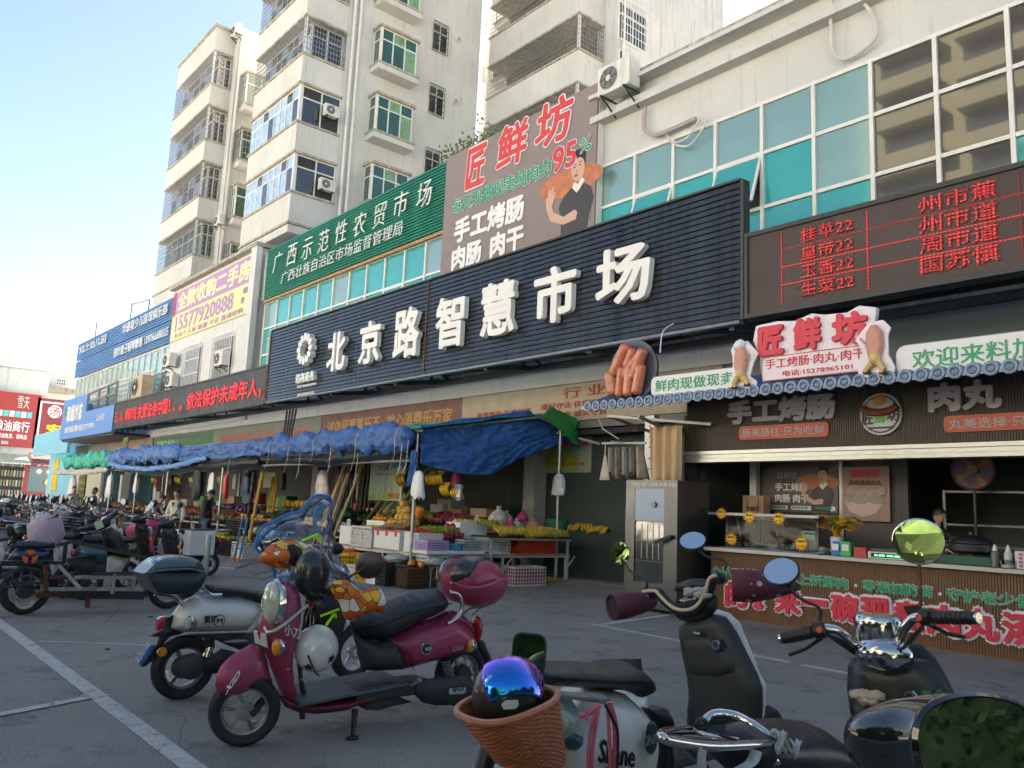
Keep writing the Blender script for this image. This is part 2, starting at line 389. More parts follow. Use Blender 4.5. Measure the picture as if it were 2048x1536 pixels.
rear=M('inner_market_wall',(.10,.11,.105),.7,var=.5,vs=.8)
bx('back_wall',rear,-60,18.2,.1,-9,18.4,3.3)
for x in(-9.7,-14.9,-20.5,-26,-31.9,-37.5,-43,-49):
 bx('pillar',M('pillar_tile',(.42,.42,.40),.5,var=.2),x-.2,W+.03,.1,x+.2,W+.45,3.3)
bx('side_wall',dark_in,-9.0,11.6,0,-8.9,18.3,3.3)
def glazed(parent,x0,nx,st,zs,y,pick,mw=.07,skip=()):
 n=0
 for i in range(nx+1):
  box('mullion',frame_m,parent,x0+i*st-mw/2,y-.05,zs[-1],x0+i*st+mw/2,y+.06,zs[0])
 for z in zs:box('transom',frame_m,parent,x0-mw/2,y-.035,z-mw/2,x0+nx*st+mw/2,y+.05,z+mw/2)
 for i in range(nx):
  for j in range(len(zs)-1):
   m=pick(i,j)
   if m is None:continue
   o=MB().box(-st/2+mw/2-.004,-.012,-(zs[j]-zs[j+1])/2+mw/2-.004,st/2-mw/2+.004,.012,(zs[j]-zs[j+1])/2-mw/2+.004)
   q=o.build('pane',m,None);q.parent=parent;CH.setdefault(parent.name,[]).append(q)
   org=ORG[parent.name];q.location=(x0+(i+.5)*st-org.x,y+.02-org.y,(zs[j]+zs[j+1])/2-org.z)
   q.rotation_euler=(random.uniform(-.006,.006),0,random.uniform(-.006,.006))
   if(i,j)in skip:
    q.rotation_euler=(-.32,0,0);q.location.y-=.2
    fr=MB();a=st/2-mw/2;b_=(zs[j]-zs[j+1])/2-mw/2
    for q0,q1 in(((-a,-b_),(a,-b_)),((a,-b_),(a,b_)),((a,b_),(-a,b_)),((-a,b_),(-a,-b_))):fr.bar((q0[0],0,q0[1]),(q1[0],0,q1[1]),.05,.04)
    f=fr.build('sash',frame_m,None);f.parent=q;CH.setdefault(q.name,[]).append(f)
def pr(i,j):
 if i>=8:return teal if(i==8 and j>=2)else(dgrey if not(i>=9 and j>=2)else teal)
 if i==7:return dgrey if j<3 else teal
 return teal2 if j==0 else(teal if(i+j)%3 else teal2)
pr2=lambda i,j:dgrey if i in(6,7)or(i>7 and j<2)else(teal2 if j==0 or(i,j)==(5,1)else teal)
glazed(mk,-12.76,13,1.08,[9.58,8.56,7.46,6.38,5.3],W,pr2,skip={(1,1),(3,1)})
glazed(mk,-31.35,11,1.145,[9.42,8.34,7.26,6.2,5.2],W,lambda i,j:teal if(i*7+j*3)%5 else teal2,skip={(8,1)})
bx('pier',tile_wall,-12.98,W-.12,4.95,-12.8,W-.003,9.6)
for xx in(-30.2,-27.4):
 g=thing('window_guard',f'white barred window guard above the black sign, {"nearer the white building" if xx < -29 else "second one from the white building"}','window guard',(xx,W-.3,7.1))
 a=MB()
 for i in range(19):a.bar((xx+i*.12,W-.3,7.1),(xx+i*.12,W-.3,7.75),.018)
 a.build('bars',wbar_m,g,kind='stuff')
 for z in(7.1,7.75):MB().bar((xx-.02,W-.3,z),(xx+2.18,W-.3,z),.03).bar((xx-.02,W-.3,z),(xx-.02,W-.05,z),.03).bar((xx+2.18,W-.3,z),(xx+2.18,W-.05,z),.03).build('rail',wbar_m,g)
rr_=thing('rooftop_house','pale rooftop stair house standing on the market roof below the sun','rooftop house',(-6,16,11.62))
box('wall',cream_wall,rr_,-9.2,15.2,11.62,4,20,16.5);box('roof',ledge_m,rr_,-9.3,15.0,16.5,4,20.2,16.7)
box('door',dark_glass,rr_,-8.6,15.15,11.62,-7.7,15.19,13.7)
# ==== AC UNITS
ac_m=M('ac_casing',(.66,.65,.61),.5,var=.12,vs=4,streak=.4);ac_g=M('ac_grille',(.25,.25,.26),.6)
def ac(name_l,x,y,z,rz=0,s=1.,col=None,label=None):
 t=thing('air_conditioner',label or name_l,'air conditioner')
 MB().box(-.42*s,-.16*s,0,.42*s,.16*s,.6*s).build('casing',col or ac_m,t,bevel=.02)
 f=disc('fan_grille',ac_g,t,(-.12*s,.3*s),.23*s,.23*s,-.175*s,-.162*s,n=20)
 g=MB()
 for k in range(1,5):g.tube([(-.12*s+.05*k*s*math.cos(a),-.18*s,.3*s+.05*k*s*math.sin(a))for a in[2*PI*i/14 for i in range(14)]],.006*s,4,closed=True)
 for k in range(6):g.bar((-.12*s,-.182*s,.3*s),(-.12*s+.23*s*math.cos(k*PI/3),-.182*s,.3*s+.23*s*math.sin(k*PI/3)),.01*s)
 g.build('guard',dark_metal,t,kind='stuff')
 MB().ball((-.12*s,-.17*s,.3*s),(.07*s,.03*s,.07*s),10,5).build('fan_hub',ac_m,t)
 for sx in(-.3,.3):
  MB().bar((sx*s,-.2*s,-.02),(sx*s,.3*s,-.02),.035).bar((sx*s,-.18*s,-.02),(sx*s,.28*s,-.32*s),.03).build('bracket',dark_metal,t)
 return put(t,(x,y,z),rz)
p=yp(1262,205,12.85)
ac('',-11.85,12.75,10.95,0,1.15,label='large air conditioner on brackets above the teal windows, right of the brown food banner')
ac('',-34.4,W-.45,7.1,0,1.05,label='white air conditioner with loose pipes before the right barred window of the white building')
ac('',-41.0,W-.55,7.75,0,1.1,label='upper white air conditioner at the left corner of the white building')
ac('',-40.3,W-.55,6.7,0,1.05,label='lower white air conditioner at the left corner of the white building')
tan_m=M('tan_casing',(.5,.38,.27),.7,var=.2)
ac('',-43.6,W-.9,6.35,0,1.9,col=tan_m,label='big tan evaporative cooler standing above the red text screen')
def hose(label,pts,r,m,name='hose',cat='hose'):
 P=[Vector(q)for q in pts];out=[]
 for i in range(len(P)-1):
  a,b,c,d=P[max(i-1,0)],P[i],P[i+1],P[min(i+2,len(P)-1)]
  for k in range(6):
   t=k/6;out.append(.5*((2*b)+(-a+c)*t+(2*a-5*b+4*c-d)*t*t+(-a+3*b-3*c+d)*t**3))
 out.append(P[-1]);o=MB().tube(out,r,6).build(name,m,None,smooth=True)
 return tag(o,label,cat)if label else o
def crv(pts,k=6):
 P=[Vector(q)for q in pts];out=[]
 for i in range(len(P)-1):
  a,b,c,d=P[max(i-1,0)],P[i],P[i+1],P[min(i+2,len(P)-1)]
  for j in range(k):
   t=j/k;out.append(.5*((2*b)+(-a+c)*t+(2*a-5*b+4*c-d)*t*t+(-a+3*b-3*c+d)*t**3))
 out.append(P[-1]);return out
hw=M('white_hose',(.62,.58,.54),.6)
hd=M('old_foam_hose',(.42,.36,.33),.8)
hose('thick grey foam covered hose hanging below the large air conditioner',[yp(u,v,W-.14)for u,v in((1290,215),(1288,255),(1310,270),(1345,258),(1392,237))],.05,hd)
hose('looped white cable hanging over the top edge of the teal windows',[yp(u,v,W-.13)for u,v in((1330,262),(1345,285),(1375,275),(1400,240),(1410,250),(1380,290),(1350,290))],.022,hw)
hose('long white hose looping down the cream wall near the top right',[yp(u,v,W-.14)for u,v in((1662,-10),(1662,60),(1666,105),(1690,118),(1725,100),(1752,70),(1745,30),(1718,-6))],.035,hw)
# ================================================================== SIGNS ON THE HALL
def slat_sign(t,x0,x1,z0,z1,y,n,m,th=.05,lap=.02,name='slat',splits=None):
 xs=splits or[x0,x1];dz=(z1-z0)/n
 for a,b in zip(xs[:-1],xs[1:]):
  me=None
  for k in range(n):
   if me is None:
    o=MB().add([(a+.004,y+th,z0),(b-.004,y+th,z0),(b-.004,y-lap,z0),(a+.004,y-lap,z0),(a+.004,y+th,z0+dz*.9),(b-.004,y+th,z0+dz*.9),(b-.004,y,z0+dz*.86),(a+.004,y,z0+dz*.86)],
    [(0,3,2,1),(4,5,6,7),(3,2,6,7)[::-1],(0,1,5,4),(0,4,7,3),(1,2,6,5)]).build(name,m,t);me=o
   else:
    c=me.copy();COL.objects.link(c);c.location=(me.location.x,me.location.y,me.location.z+dz*k);CH.setdefault(t.name,[]).append(c)
black_m=M('weathered_black_cladding',(.022,.024,.028),.3,var=.5,vs=1.6,streak=.7,dirt=(.07,.095,.125),ramp=.42,coat=.3)
bs=thing('black_market_sign','long black slatted market sign with big white raised characters and a flower emblem','sign',(-16.9,S,4.78))
box('backing',dark_metal,bs,-26.1,S+.05,4.78,-7.65,S+.16,7.2)
slat_sign(bs,-26.1,-7.65,4.8,7.18,S,22,black_m,splits=[-26.1,-16.82,-7.65])
rust=M('rusty_trim',(.16,.06,.035),.8,var=.5,vs=6)
box('trim',rust,bs,-16.85,S-.03,4.78,-16.80,S-.021,7.2);box('trim',rust,bs,-26.2,S-.03,4.75,-26.11,S+.16,7.2);box('trim',dark_metal,bs,-7.64,S-.03,4.78,-7.58,S+.16,7.2)
box('trim',dark_metal,bs,-26.1,S-.03,7.2,-7.65,S+.16,7.24)
box('trim',M('pale_blue_edge',(.12,.16,.22),.4,var=.4,vs=4),bs,-26.1,S-.04,4.72,-7.65,S+.1,4.775)
let_m=M('white_letter_face',(.80,.78,.76),.45,var=.06);let_s=M('grey_letter_side',(.5,.49,.47),.6,var=.15)
for ch,u0,v0,u1,v1 in(('北',652,742,694,668),('京',716,727,763,646),('路',785,716,841,620),('智',869,696,930,596),('慧',960,672,1031,566),('市',1066,648,1151,534),('场',1191,612,1297,490)):
 a=yp(u0,v0,S-.17);b=yp(u1-4,v1,S-.17)
 text(ch,(a[0]-.02,S-.04,a[2]-.06),(b[0]-a[0])*1.09,(b[2]-a[2])*1.2,let_m,bs,off=.028,depth=.13,name='character')
em=MB();ec=yp(610,698,S-.2)
for k in range(12):
 a=2*PI*k/12;r0,r1=.26,.5;c=Vector((ec[0],S-.05,ec[2]));d=Vector((math.cos(a),0,math.sin(a)));e=Vector((-math.sin(a),0,math.cos(a)))
 q=[c+d*r0*.9,c+d*(r0+.1)+e*.12,c+d*r1+e*.05,c+d*r1-e*.05,c+d*(r0+.1)-e*.12];em=MB();em.loft([q,[p-Vector((0,.18,0))for p in q]]);em.build('emblem_petal',let_m,bs)
text('铭尧商务',(ec[0]-.62,S-.02,ec[2]-1.02),1.25,.3,let_m,bs,off=.03,depth=.12)
text('MINGYAOSHANGWU',(ec[0]-.6,S-.02,ec[2]-1.16),1.2,.08,let_m,bs,off=.02,depth=.05)
text('诚信经营·商务共赢',(ec[0]-.6,S-.02,ec[2]-1.42),1.15,.09,let_m,bs,off=.01,depth=.03)
bk=dark_metal
for i,x in enumerate((-7.9,-11.2,-14.5,-18.3,-21.8,-25.6,-29.5,-34,-39,-43.5)):
 t=thing('sign_bracket',['triangular dark steel bracket under the sign board at its right end','dark steel bracket under the sign behind the sausage disc','dark steel bracket holding the sign above the blue tarp end','dark steel bracket under the sign seam','dark steel bracket under the black sign, left of its seam','dark steel bracket where black sign and red text screen meet','dark steel bracket under the right half of the red text screen','dark steel bracket under the middle of the red text screen','dark steel bracket under the left part of the red text screen','dark steel bracket next to the blue frozen food sign'][i],'bracket',(x,W,4.7))
 MB().bar((x,S+.1,4.72),(x,W,4.98),.1,.12).build('lower_beam',bk,t)
 MB().bar((x,S+.1,5.9),(x,W,5.0),.05,.06).build('diagonal',bk,t)
 MB().bar((x,W-.65,4.9),(x,W-.65,5.6),.07).build('upright',bk,t)
 MB().bar((x-.02,W-.1,4.98),(x-1.1,S+.2,4.76),.04,.05).build('brace',bk,t)
for y,lb in((S+.25,'long dark steel beam along the bottom of the sign boards'),(W-.5,'long dark steel beam close to the wall under the signs')):
 o=MB().bar((-44,y,4.86),(-3,y,4.86),.12,.14).build('steel_beam',bk);tag(o,lb,'beam')
scr=M('led_screen_face',(.06,.035,.035),.55,var=.1,vs=.5,bump=.3,bs=40)
red_e=M('red_led',(.3,.02,.02),.6,emit=(1,.05,.06),es=.10,led=.055)
def led(label,x0,x1,z0,z1,y):
 t=thing('led_screen',label,'led screen',((x0+x1)/2,y,z0))
 box('housing',dark_metal,t,x0,y+.02,z0,x1,y+.2,z1);box('screen',scr,t,x0+.06,y-.0,z0+.07,x1-.06,y+.015,z1-.07)
 for a in((x0,z0,x1,z0+.07),(x0,z1-.07,x1,z1)):box('bezel',dark_metal,t,a[0],y-.04,a[1],a[2],y+.02,a[3])
 for a in((x0,x0+.06),(x1-.06,x1)):box('bezel',dark_metal,t,a[0],y-.035,z0+.07,a[1],y+.02,z1-.07)
 return t
lr=led('grey framed screen above the sausage shop showing rows of red characters in a grid',-7.56,0.6,4.78,6.22,S)
for j,(a,b)in enumerate((('桂苹22','州市蕉'),('皇帝22','州市道'),('玉香22','周市道'),('生菜22','国苏慎'))):
 z=5.92-j*.29
 text(a,(-6.55,S-.02,z-.08),.85,.22,red_e,lr,off=.012,depth=.006);text(b,(-4.75,S-.02,z-.08),1.0,.24,red_e,lr,off=.012,depth=.006)
 text('12.8',(-3.2,S-.02,z-.08),.8,.2,red_e,lr,off=.012,depth=.006)
 if j:box('grid_line',red_e,lr,-6.9,S-.012,z+.17,.5,S-.002,z+.185)
for x in(-6.9,-5.5,-3.5):box('grid_line',red_e,lr,x,S-.013,4.9,x+.015,S-.003,6.1)
ll=led('long black screen with running red text left of the black sign',-44.4,-26.22,4.7,6.06,S)
scrb=M('led_screen_black',(.012,.013,.014),.4,var=.2,vs=2)
for k in range(18):box('led_module',scrb,ll,-44.3+k*1.0,S-.012,4.78,-43.31+k*1.0,S-.001,5.97)
red2=M('red_led_bright',(.4,.01,.02),.6,emit=(1,.03,.05),es=.24,led=.07)
text('。依法保护未成年人，',(-34.6,S-.03,4.98),8.1,.72,red2,ll,off=.02,depth=.006)
text('关爱法治中国！、',(-40.3,S-.03,5.0),5.2,.68,red2,ll,off=.02,depth=.006)
text('三、人，荐贸市场',(-44.1,S-.03,5.0),3.6,.62,red2,ll,off=.02,depth=.006)
gm=M('green_cladding',(.010,.20,.125),.4,var=.25,vs=1.2,streak=.25,dirt=(.02,.08,.06),coat=.2)
gs=thing('green_market_sign','green slatted sign with two lines of white brush characters above the teal windows','sign',(-25,W-.2,9.5))
box('backing',M('dark_green_backing',(.004,.05,.035),.6),gs,-31.2,W-.13,9.5,-18.85,W-.003,11.62)
slat_sign(gs,-31.2,-18.85,9.52,11.6,W-.19,21,gm,th=.05,lap=.03)
box('edge_strip',M('rust_stained_strip',(.42,.27,.14),.8,var=.5,vs=5,streak=.6),gs,-31.3,W-.16,9.40,-18.8,W-.05,9.495)
for i,ch in enumerate('广西示范性农贸市场'):
 text(ch,(-30.35+i*1.27,W-.27,10.42+.03*math.sin(i*2)),.80,.80,let_m,gs,off=-.012,depth=.03,shear=.12,name='character')
text('广西壮族自治区市场监督管理局',(-29.5,W-.27,9.82),8.6,.46,let_m,gs,off=-.01,depth=.02,shear=.08)
bm_=M('brown_grey_banner',(.24,.19,.185),.6,var=.08,vs=.8,bump=.15,bs=2.5)
fb=thing('food_banner','large brown food banner showing a man carrying a giant sausage','banner',(-15.7,W-.2,8.05))
box('sheet',bm_,fb,-18.78,W-.24,7.2,-12.7,W-.2,11.63);box('frame',frame_m,fb,-18.8,W-.19,7.2,-12.68,W-.01,11.6)
Yb=W-.245
red_t=M('red_print',(.62,.05,.05),.5);grn_t=M('green_print',(.01,.30,.16),.5);wht=M('white_print',(.78,.77,.80),.5);cream_p=M('cream_print',(.75,.7,.6),.5)
for ch,a,b,c,d in(('匠',930,383,975,300),('鲜',993,345,1058,252),('坊',1070,305,1148,222)):
 p0=yp(a,b,Yb);p1=yp(c,d,Yb);text(ch,(p0[0],Yb-.012,p0[2]),p1[0]-p0[0],1.2,red_t,fb,off=.03,depth=.004,back=wht,boff=.06,shear=.1)
p0=yp(905,430,Yb);p1=yp(1103,340,Yb);text('每天现做现卖纯肉约',(p0[0],Yb-.012,p0[2]-.02),p1[0]-p0[0],.46,grn_t,fb,off=.02,depth=.004,back=wht,boff=.05)
p0=yp(1105,350,Yb);p1=yp(1155,290,Yb);text('95',(p0[0],Yb-.012,p0[2]),p1[0]-p0[0],.68,red_t,fb,off=.03,depth=.004,back=wht,boff=.055)
text('%',(p1[0]+.08,Yb-.012,p0[2]+.25),.4,.36,grn_t,fb,off=.01,depth=.004,back=wht,boff=.04)
p0=yp(908,484,Yb);p1=yp(1048,440,Yb);text('手工烤肠',(p0[0],Yb-.012,p0[2]-.08),p1[0]-p0[0],.72,wht,fb,off=.045,depth=.004)
p0=yp(903,540,Yb);p1=yp(964,500,Yb);text('肉肠',(p0[0],Yb-.012,p0[2]-.05),p1[0]-p0[0],.68,wht,fb,off=.045,depth=.004)
p0=yp(980,515,Yb);p1=yp(1048,480,Yb);text('肉干',(p0[0],Yb-.012,p0[2]-.05),p1[0]-p0[0],.68,wht,fb,off=.045,depth=.004)
skin_p=M('printed_skin',(.60,.36,.27),.5,var=.05);black_p=M('printed_black',(.045,.04,.045),.5);saus_p=M('printed_sausage',(.52,.17,.075),.5,var=.35,vs=5);hair_p=M('printed_hair',(.02,.018,.02),.5)
def man_print(t,x,z,s,y):
 def sh(n,pts,m,k,sc=1):return MB().prism([(a*s,b*s)for a,b in pts],(x,y-.002*k,z),(1,0,0),(0,0,1),(0,-.0015,0)).build(n,m,t)
 el=lambda cx,cy,rx,ry,a0=0,n=24:[(cx+rx*math.cos(2*PI*i/n)*math.cos(a0)-ry*math.sin(2*PI*i/n)*math.sin(a0),cy+rx*math.cos(2*PI*i/n)*math.sin(a0)+ry*math.sin(2*PI*i/n)*math.cos(a0))for i in range(n)]
 sh('printed_sausage',el(.02,1.62,1.28,.42,-.03),saus_p,1)
 sh('printed_shirt',[(-.30,0),(-.3,.5),(-.42,.95),(-.25,1.2),(.15,1.45),(.55,1.45),(.85,1.25),(.98,.9),(.8,.4),(.72,0)],black_p,2)
 sh('printed_arm',[(-.95,1.05),(-.75,.62),(-.2,.38),(.3,.42),(.36,.62),(.25,.72),(-.2,.62),(-.62,.85),(-.75,1.15)],skin_p,3)
 sh('printed_hand',[(-.95,1.05),(-.98,1.35),(-.9,1.38),(-.86,1.62),(-.8,1.62),(-.8,1.45),(-.7,1.66),(-.65,1.64),(-.68,1.4),(-.58,1.5),(-.55,1.45),(-.68,1.1)],skin_p,4)
 sh('printed_collar',[(.12,1.4),(.3,1.2),(.42,1.28),(.62,1.5),(.5,1.62),(.35,1.45),(.2,1.55)],cream_p,5)
 sh('printed_face',el(.33,1.93,.27,.40,.12),skin_p,6)
 sh('printed_hair',[(.02,2.1),(.06,2.36),(.25,2.5),(.5,2.48),(.62,2.3),(.6,2.0),(.54,2.15),(.4,2.24),(.15,2.2)],hair_p,7)
 for ex in(.2,.42):sh('printed_eye',el(ex,1.98+.02*(ex>.3),.045,.022),hair_p,8,1);sh('printed_brow',el(ex,2.07+.02*(ex>.3),.07,.015,.1),hair_p,8)
 sh('printed_mouth',el(.27,1.72,.08,.04),M('printed_mouth',(.35,.08,.07),.5),8);sh('printed_nose',el(.29,1.85,.03,.05),M('printed_nose',(.45,.24,.17),.5),8)
p0=yp(1130,470,Yb);man_print(fb,p0[0]+.1,p0[2]-.05,.84,Yb)
wb=thing('white_building','narrow white building between the blue louvred one and the teal glass, with barred windows','building',(-37,W,0))
def bw(n,m,*a,**k):return box(n,m,wb,*a,**k)
bw('wall',tile_wall,-42.5,W-.15,4.7,-32.05,W+5,11.9);bw('pier',tile_wall,-32.4,W-.4,4.95,-31.85,W-.151,12.1);bw('roof',ledge_m,-42.6,W-.45,11.9,-31.8,W+5.1,12.05)
for x0,x1 in((-39.9,-37.7),(-36.2,-33.9)):
 f=bw('window',frame_m,x0,W-.2,6.6,x1,W-.151,8.5);box('pane',dark_glass,f,x0+.08,W-.215,6.68,x1-.08,W-.201,8.42)
 a=MB()
 for i in range(13):a.bar((x0+.05+i*(x1-x0-.1)/12,W-.3,6.5),(x0+.05+i*(x1-x0-.1)/12,W-.3,8.6),.03)
 for z in(6.5,7.2,7.9,8.6):a.bar((x0,W-.3,z),(x1,W-.3,z),.035)
 a.build('grille',wbar_m,f,kind='stuff')
yb_=M('yellow_banner_cloth',(.74,.68,.36),.6,var=.08);pur=M('faded_purple_print',(.42,.26,.50),.6);
yt=thing('housing_banner','yellow and purple banner with a large phone number on the white building','banner',(-37,W-.2,9.2))
box('sheet',yb_,yt,-42.3,W-.24,9.2,-32.45,W-.16,11.72);box('purple_band',pur,yt,-41.9,W-.255,10.55,-32.5,W-.241,11.7)
box('red_strip',M('red_strip',(.5,.04,.05),.6),yt,-42.3,W-.256,10.5,-41.95,W-.241,11.72)
text('全款收购二手房',(-41.6,W-.26,10.68),8.9,.92,M('yellow_print',(.8,.76,.40),.6),yt,off=.035,depth=.004)
text('15577920888',(-41.7,W-.25,9.62),7.4,.8,pur,yt,off=.02,depth=.004)
text('专卖个人房 新都 可议 直通收购',(-41.7,W-.25,9.27),8.6,.26,pur,yt,off=.01,depth=.004)
text('黄经理',(-33.4,W-.25,9.7),.3,.28,pur,yt,depth=.004);text('黄经理',(-33.3,W-.25,10.1),.5,.28,pur,yt,depth=.004)
bb=thing('blue_building','building far left with two rows of blue louvred sign panels over teal windows','building',(-52,W,0))
blu=M('blue_louvre',(.10,.24,.50),.45,var=.2,vs=1.5,streak=.3,dirt=(.05,.08,.12))
box('wall',white_wall,bb,-62.4,W+.1,4.7,-42.6,W+12,11.5);box('roof',ledge_m,bb,-62.5,W,11.5,-42.55,W+12,11.62)
for z0,z1 in((10.5,11.72),(9.3,10.45)):
 slat_sign(bb,-62.6,-42.6,z0,z1,W-.1,9,blu,th=.05,lap=.03)
glazed(bb,-62.3,18,1.08,[9.2,7.9,6.7,5.5,4.7],W+.04,lambda i,j:teal2 if j==0 else(teal if(i+j)%2 else green_glass))
for i,x in enumerate((-57,-54.6,-50.6,-46.2)):
 g=thing('window_guard',['white lattice guard nearest the blue sign frame','second white lattice guard on the blue building','third white lattice guard on the blue building','white lattice guard beside the tan cooler'][i],'window guard',(x,W-.3,6.6),group='lattice guards on the blue building')
 a=MB()
 for k in range(9):a.bar((x+k*.25,W-.3,6.6),(x+k*.25,W-.3,8.0),.04)
 for k in range(6):a.bar((x,W-.3,6.6+k*.28),(x+2,W-.3,6.6+k*.28),.05)
 a.build('lattice',wbar_m,g,kind='stuff')
lt=M('pale_letters',(.62,.66,.72),.4)
text('知之幼儿园',(-61.5,W-.2,10.85),6.6,.55,lt,bb,off=.0,depth=.04);text('华豪星少儿篮球俱乐部',(-51.3,W-.2,10.85),8.0,.6,lt,bb,off=.01,depth=.05)
text('音妙盒子钢琴教育',(-52.6,W-.2,9.6),5.6,.6,lt,bb,off=.02,depth=.04);text('13976668035',(-46.7,W-.2,9.65),3.9,.45,lt,bb,off=.01,depth=.04)
for x in(-60,-52,-48.5):MB().bar((x,W+.3,11.6),(x,W+.3,12.6+.4*(x<-50)),.05).build('antenna_post',dark_metal,bb)
MB().bar((-52,W+.3,12.9),(-48.5,W+.3,12.6),.04).build('antenna_rail',dark_metal,bb)
fz=thing('frozen_food_sign','bright blue frozen food sign board hanging out beyond the red text screen','sign',(-50,S,4.6))
bl2=M('bright_blue_board',(.09,.27,.66),.45,var=.15,vs=1.2,streak=.3,dirt=(.25,.35,.5))
box('board',bl2,fz,-55.6,S-.02,4.62,-50.2,S+.1,7.0);box('board',bl2,fz,-50.19,S-.02,4.62,-44.45,S+.1,6.0)
box('side_board',bl2,fz,-55.75,S-.02,4.62,-55.61,W,7.0)
box('soffit',M('black_soffit',(.012,.012,.014),.4),fz,-55.7,S+.1,4.5,-44.4,W,4.62)
for a,b in(((-50.2,7.0),(-44.6,7.2)),((-50.1,6.0),(-50.1,7.0)),((-48,6.0),(-48,7.1)),((-46.3,6.0),(-46.3,7.1)),((-44.6,6.0),(-44.6,7.2)),((-50.2,6.5),(-44.6,6.6))):
 MB().bar((a[0],S+.05,a[1]),(b[0],S+.05,b[1]),.09).build('frame_bar',grey_metal,fz)
text('和缘冷冻',(-54.4,S-.04,5.55),3.6,1.05,wht,fz,off=.03,depth=.02)
text('速冻半成品 零售 电话:13377197079',(-54.5,S-.04,4.95),6.6,.38,wht,fz,off=.02,depth=.01)
text('公示栏',(-47.6,S-.04,5.3),1.6,.35,wht,fz,depth=.01);disc('logo',grn_t,fz,(-54.9,6.3),.3,.36,S-.035,S-.022)
def banner(label,x0,x1,z0,z1,m,lines,y=W-.08,name='fascia_banner',tm=None):
 t=thing(name,label,'banner',((x0+x1)/2,y,z0));box('sheet',m,t,x0,y,z0,x1,y+.03,z1)
 for s,fx,fz_,fw,fh in lines:text(s,(x0+(x1-x0)*fx,y-.004,z0+(z1-z0)*fz_),(x1-x0)*fw,(z1-z0)*fh,tm,t,off=.02,depth=.004)
 return t
banner('cream fascia banner with red motto characters in three lines right of the stalls',-17.6,-9.3,3.62,4.48,M('old_cream_banner',(.40,.33,.26),.7,var=.2),[('行 业 规 范',.47,.62,.35,.3),('真情服务 礼貌待客',.08,.3,.26,.17),('文明经商 公平买卖',.08,.06,.26,.17),('遵纪守法 优质高效',.38,.35,.26,.18),('精诚合作 诚实守信',.38,.1,.26,.18),('诚实守信',.7,.4,.16,.18)],tm=M('dark_red_print',(.30,.04,.03),.6))
banner('brown fascia banner with gold characters wishing safe shopping',-25.6,-17.62,3.62,4.48,M('red_brown_banner',(.20,.10,.085),.7,var=.4,vs=1.2),[('诚信经营喜乐不',.06,.2,.42,.55),('放心消费乐万家',.53,.2,.42,.55)],tm=M('gold_print',(.42,.25,.08),.6))
banner('grey fascia banner with faded red characters about a safe model city',-35.5,-25.62,3.6,4.45,M('grey_teal_banner',(.17,.20,.18),.7,var=.2),[('创建国家食品安全示范城市',.08,.15,.84,.6)],tm=M('faded_red_print',(.33,.10,.09),.6))
banner('green fascia banner with small white lines behind the tarps',-43.5,-35.52,3.6,4.4,M('green_fascia',(.06,.15,.09),.7),[('质量安全放心',.05,.45,.4,.35),('北海市场监督管理局',.05,.12,.5,.25)],tm=M('pale_green_print',(.3,.42,.32),.6))
banner('weathered board with pale figures at the far end of the fascia',-52,-43.8,3.5,4.42,M('figure_board',(.22,.2,.17),.7,var=.5,vs=2.5,streak=.8,dirt=(.4,.18,.16),ramp=.4),[('一二三四五六七',.05,.3,.9,.4)],tm=M('pale_red_print',(.38,.3,.25),.6))
# ================================================================== TOWERS
def grille(parent,p0,p1,z0,z1,nv,nh,m=bar_m,r=.018,name='grille'):
 a=MB();p0=Vector(p0);p1=Vector(p1)
 for i in range(nv+1):
  q=p0 .lerp(p1,i/nv);a.bar((q.x,q.y,z0),(q.x,q.y,z1),r)
 for j in range(nh+1):
  z=z0+(z1-z0)*j/nh;a.bar((p0 .x,p0 .y,z),(p1 .x,p1 .y,z),r*1.2)
 return a.build(name,m,parent,kind='stuff')
def winx(parent,x0,x1,y,z0,z1,n,m,tr=.32,dep=.05):
 f=MB()
 f.box(x0,y-dep,z0,x1,y,z0+.06);f.box(x0,y-dep,z1-.06,x1,y,z1);zt=z1-(z1-z0)*tr;f.box(x0,y-dep,zt-.03,x1,y-.002,zt+.03)
 for i in range(n+1):xx=x0+(x1-x0-.06)*i/n;f.box(xx,y-dep-.004,z0+.06,xx+.06,y-.001,z1-.06)
 w=f.build('window',frame_m,parent)
 for i in range(n):
  a=x0+(x1-x0)*i/n+.05;b=x0+(x1-x0)*(i+1)/n-.02
  box('pane',m if not isinstance(m,list)else m[i%len(m)],w,a,y-.03,z0+.05,b,y-.02,zt-.02);box('pane',m if not isinstance(m,list)else m[(i+1)%len(m)],w,a,y-.03,zt+.02,b,y-.02,z1-.05)
 return w
def winy(parent,x,y0,y1,z0,z1,n,m,tr=.32,dep=.05):
 f=MB()
 f.box(x,y0,z0,x+dep,y1,z0+.06);f.box(x,y0,z1-.06,x+dep,y1,z1);zt=z1-(z1-z0)*tr;f.box(x+.002,y0,zt-.03,x+dep,y1,zt+.03)
 for i in range(n+1):yy=y0+(y1-y0-.06)*i/n;f.box(x+.001,yy,z0+.06,x+dep+.004,yy+.06,z1-.06)
 w=f.build('window',frame_m,parent)
 for i in range(n):
  a=y0+(y1-y0)*i/n+.05;b=y0+(y1-y0)*(i+1)/n-.02
  box('pane',m if not isinstance(m,list)else m[i%len(m)],w,x+.02,a,z0+.05,x+.03,b,zt-.02);box('pane',m if not isinstance(m,list)else m[(i+1)%len(m)],w,x+.02,a,zt+.02,x+.03,b,z1-.05)
 return w
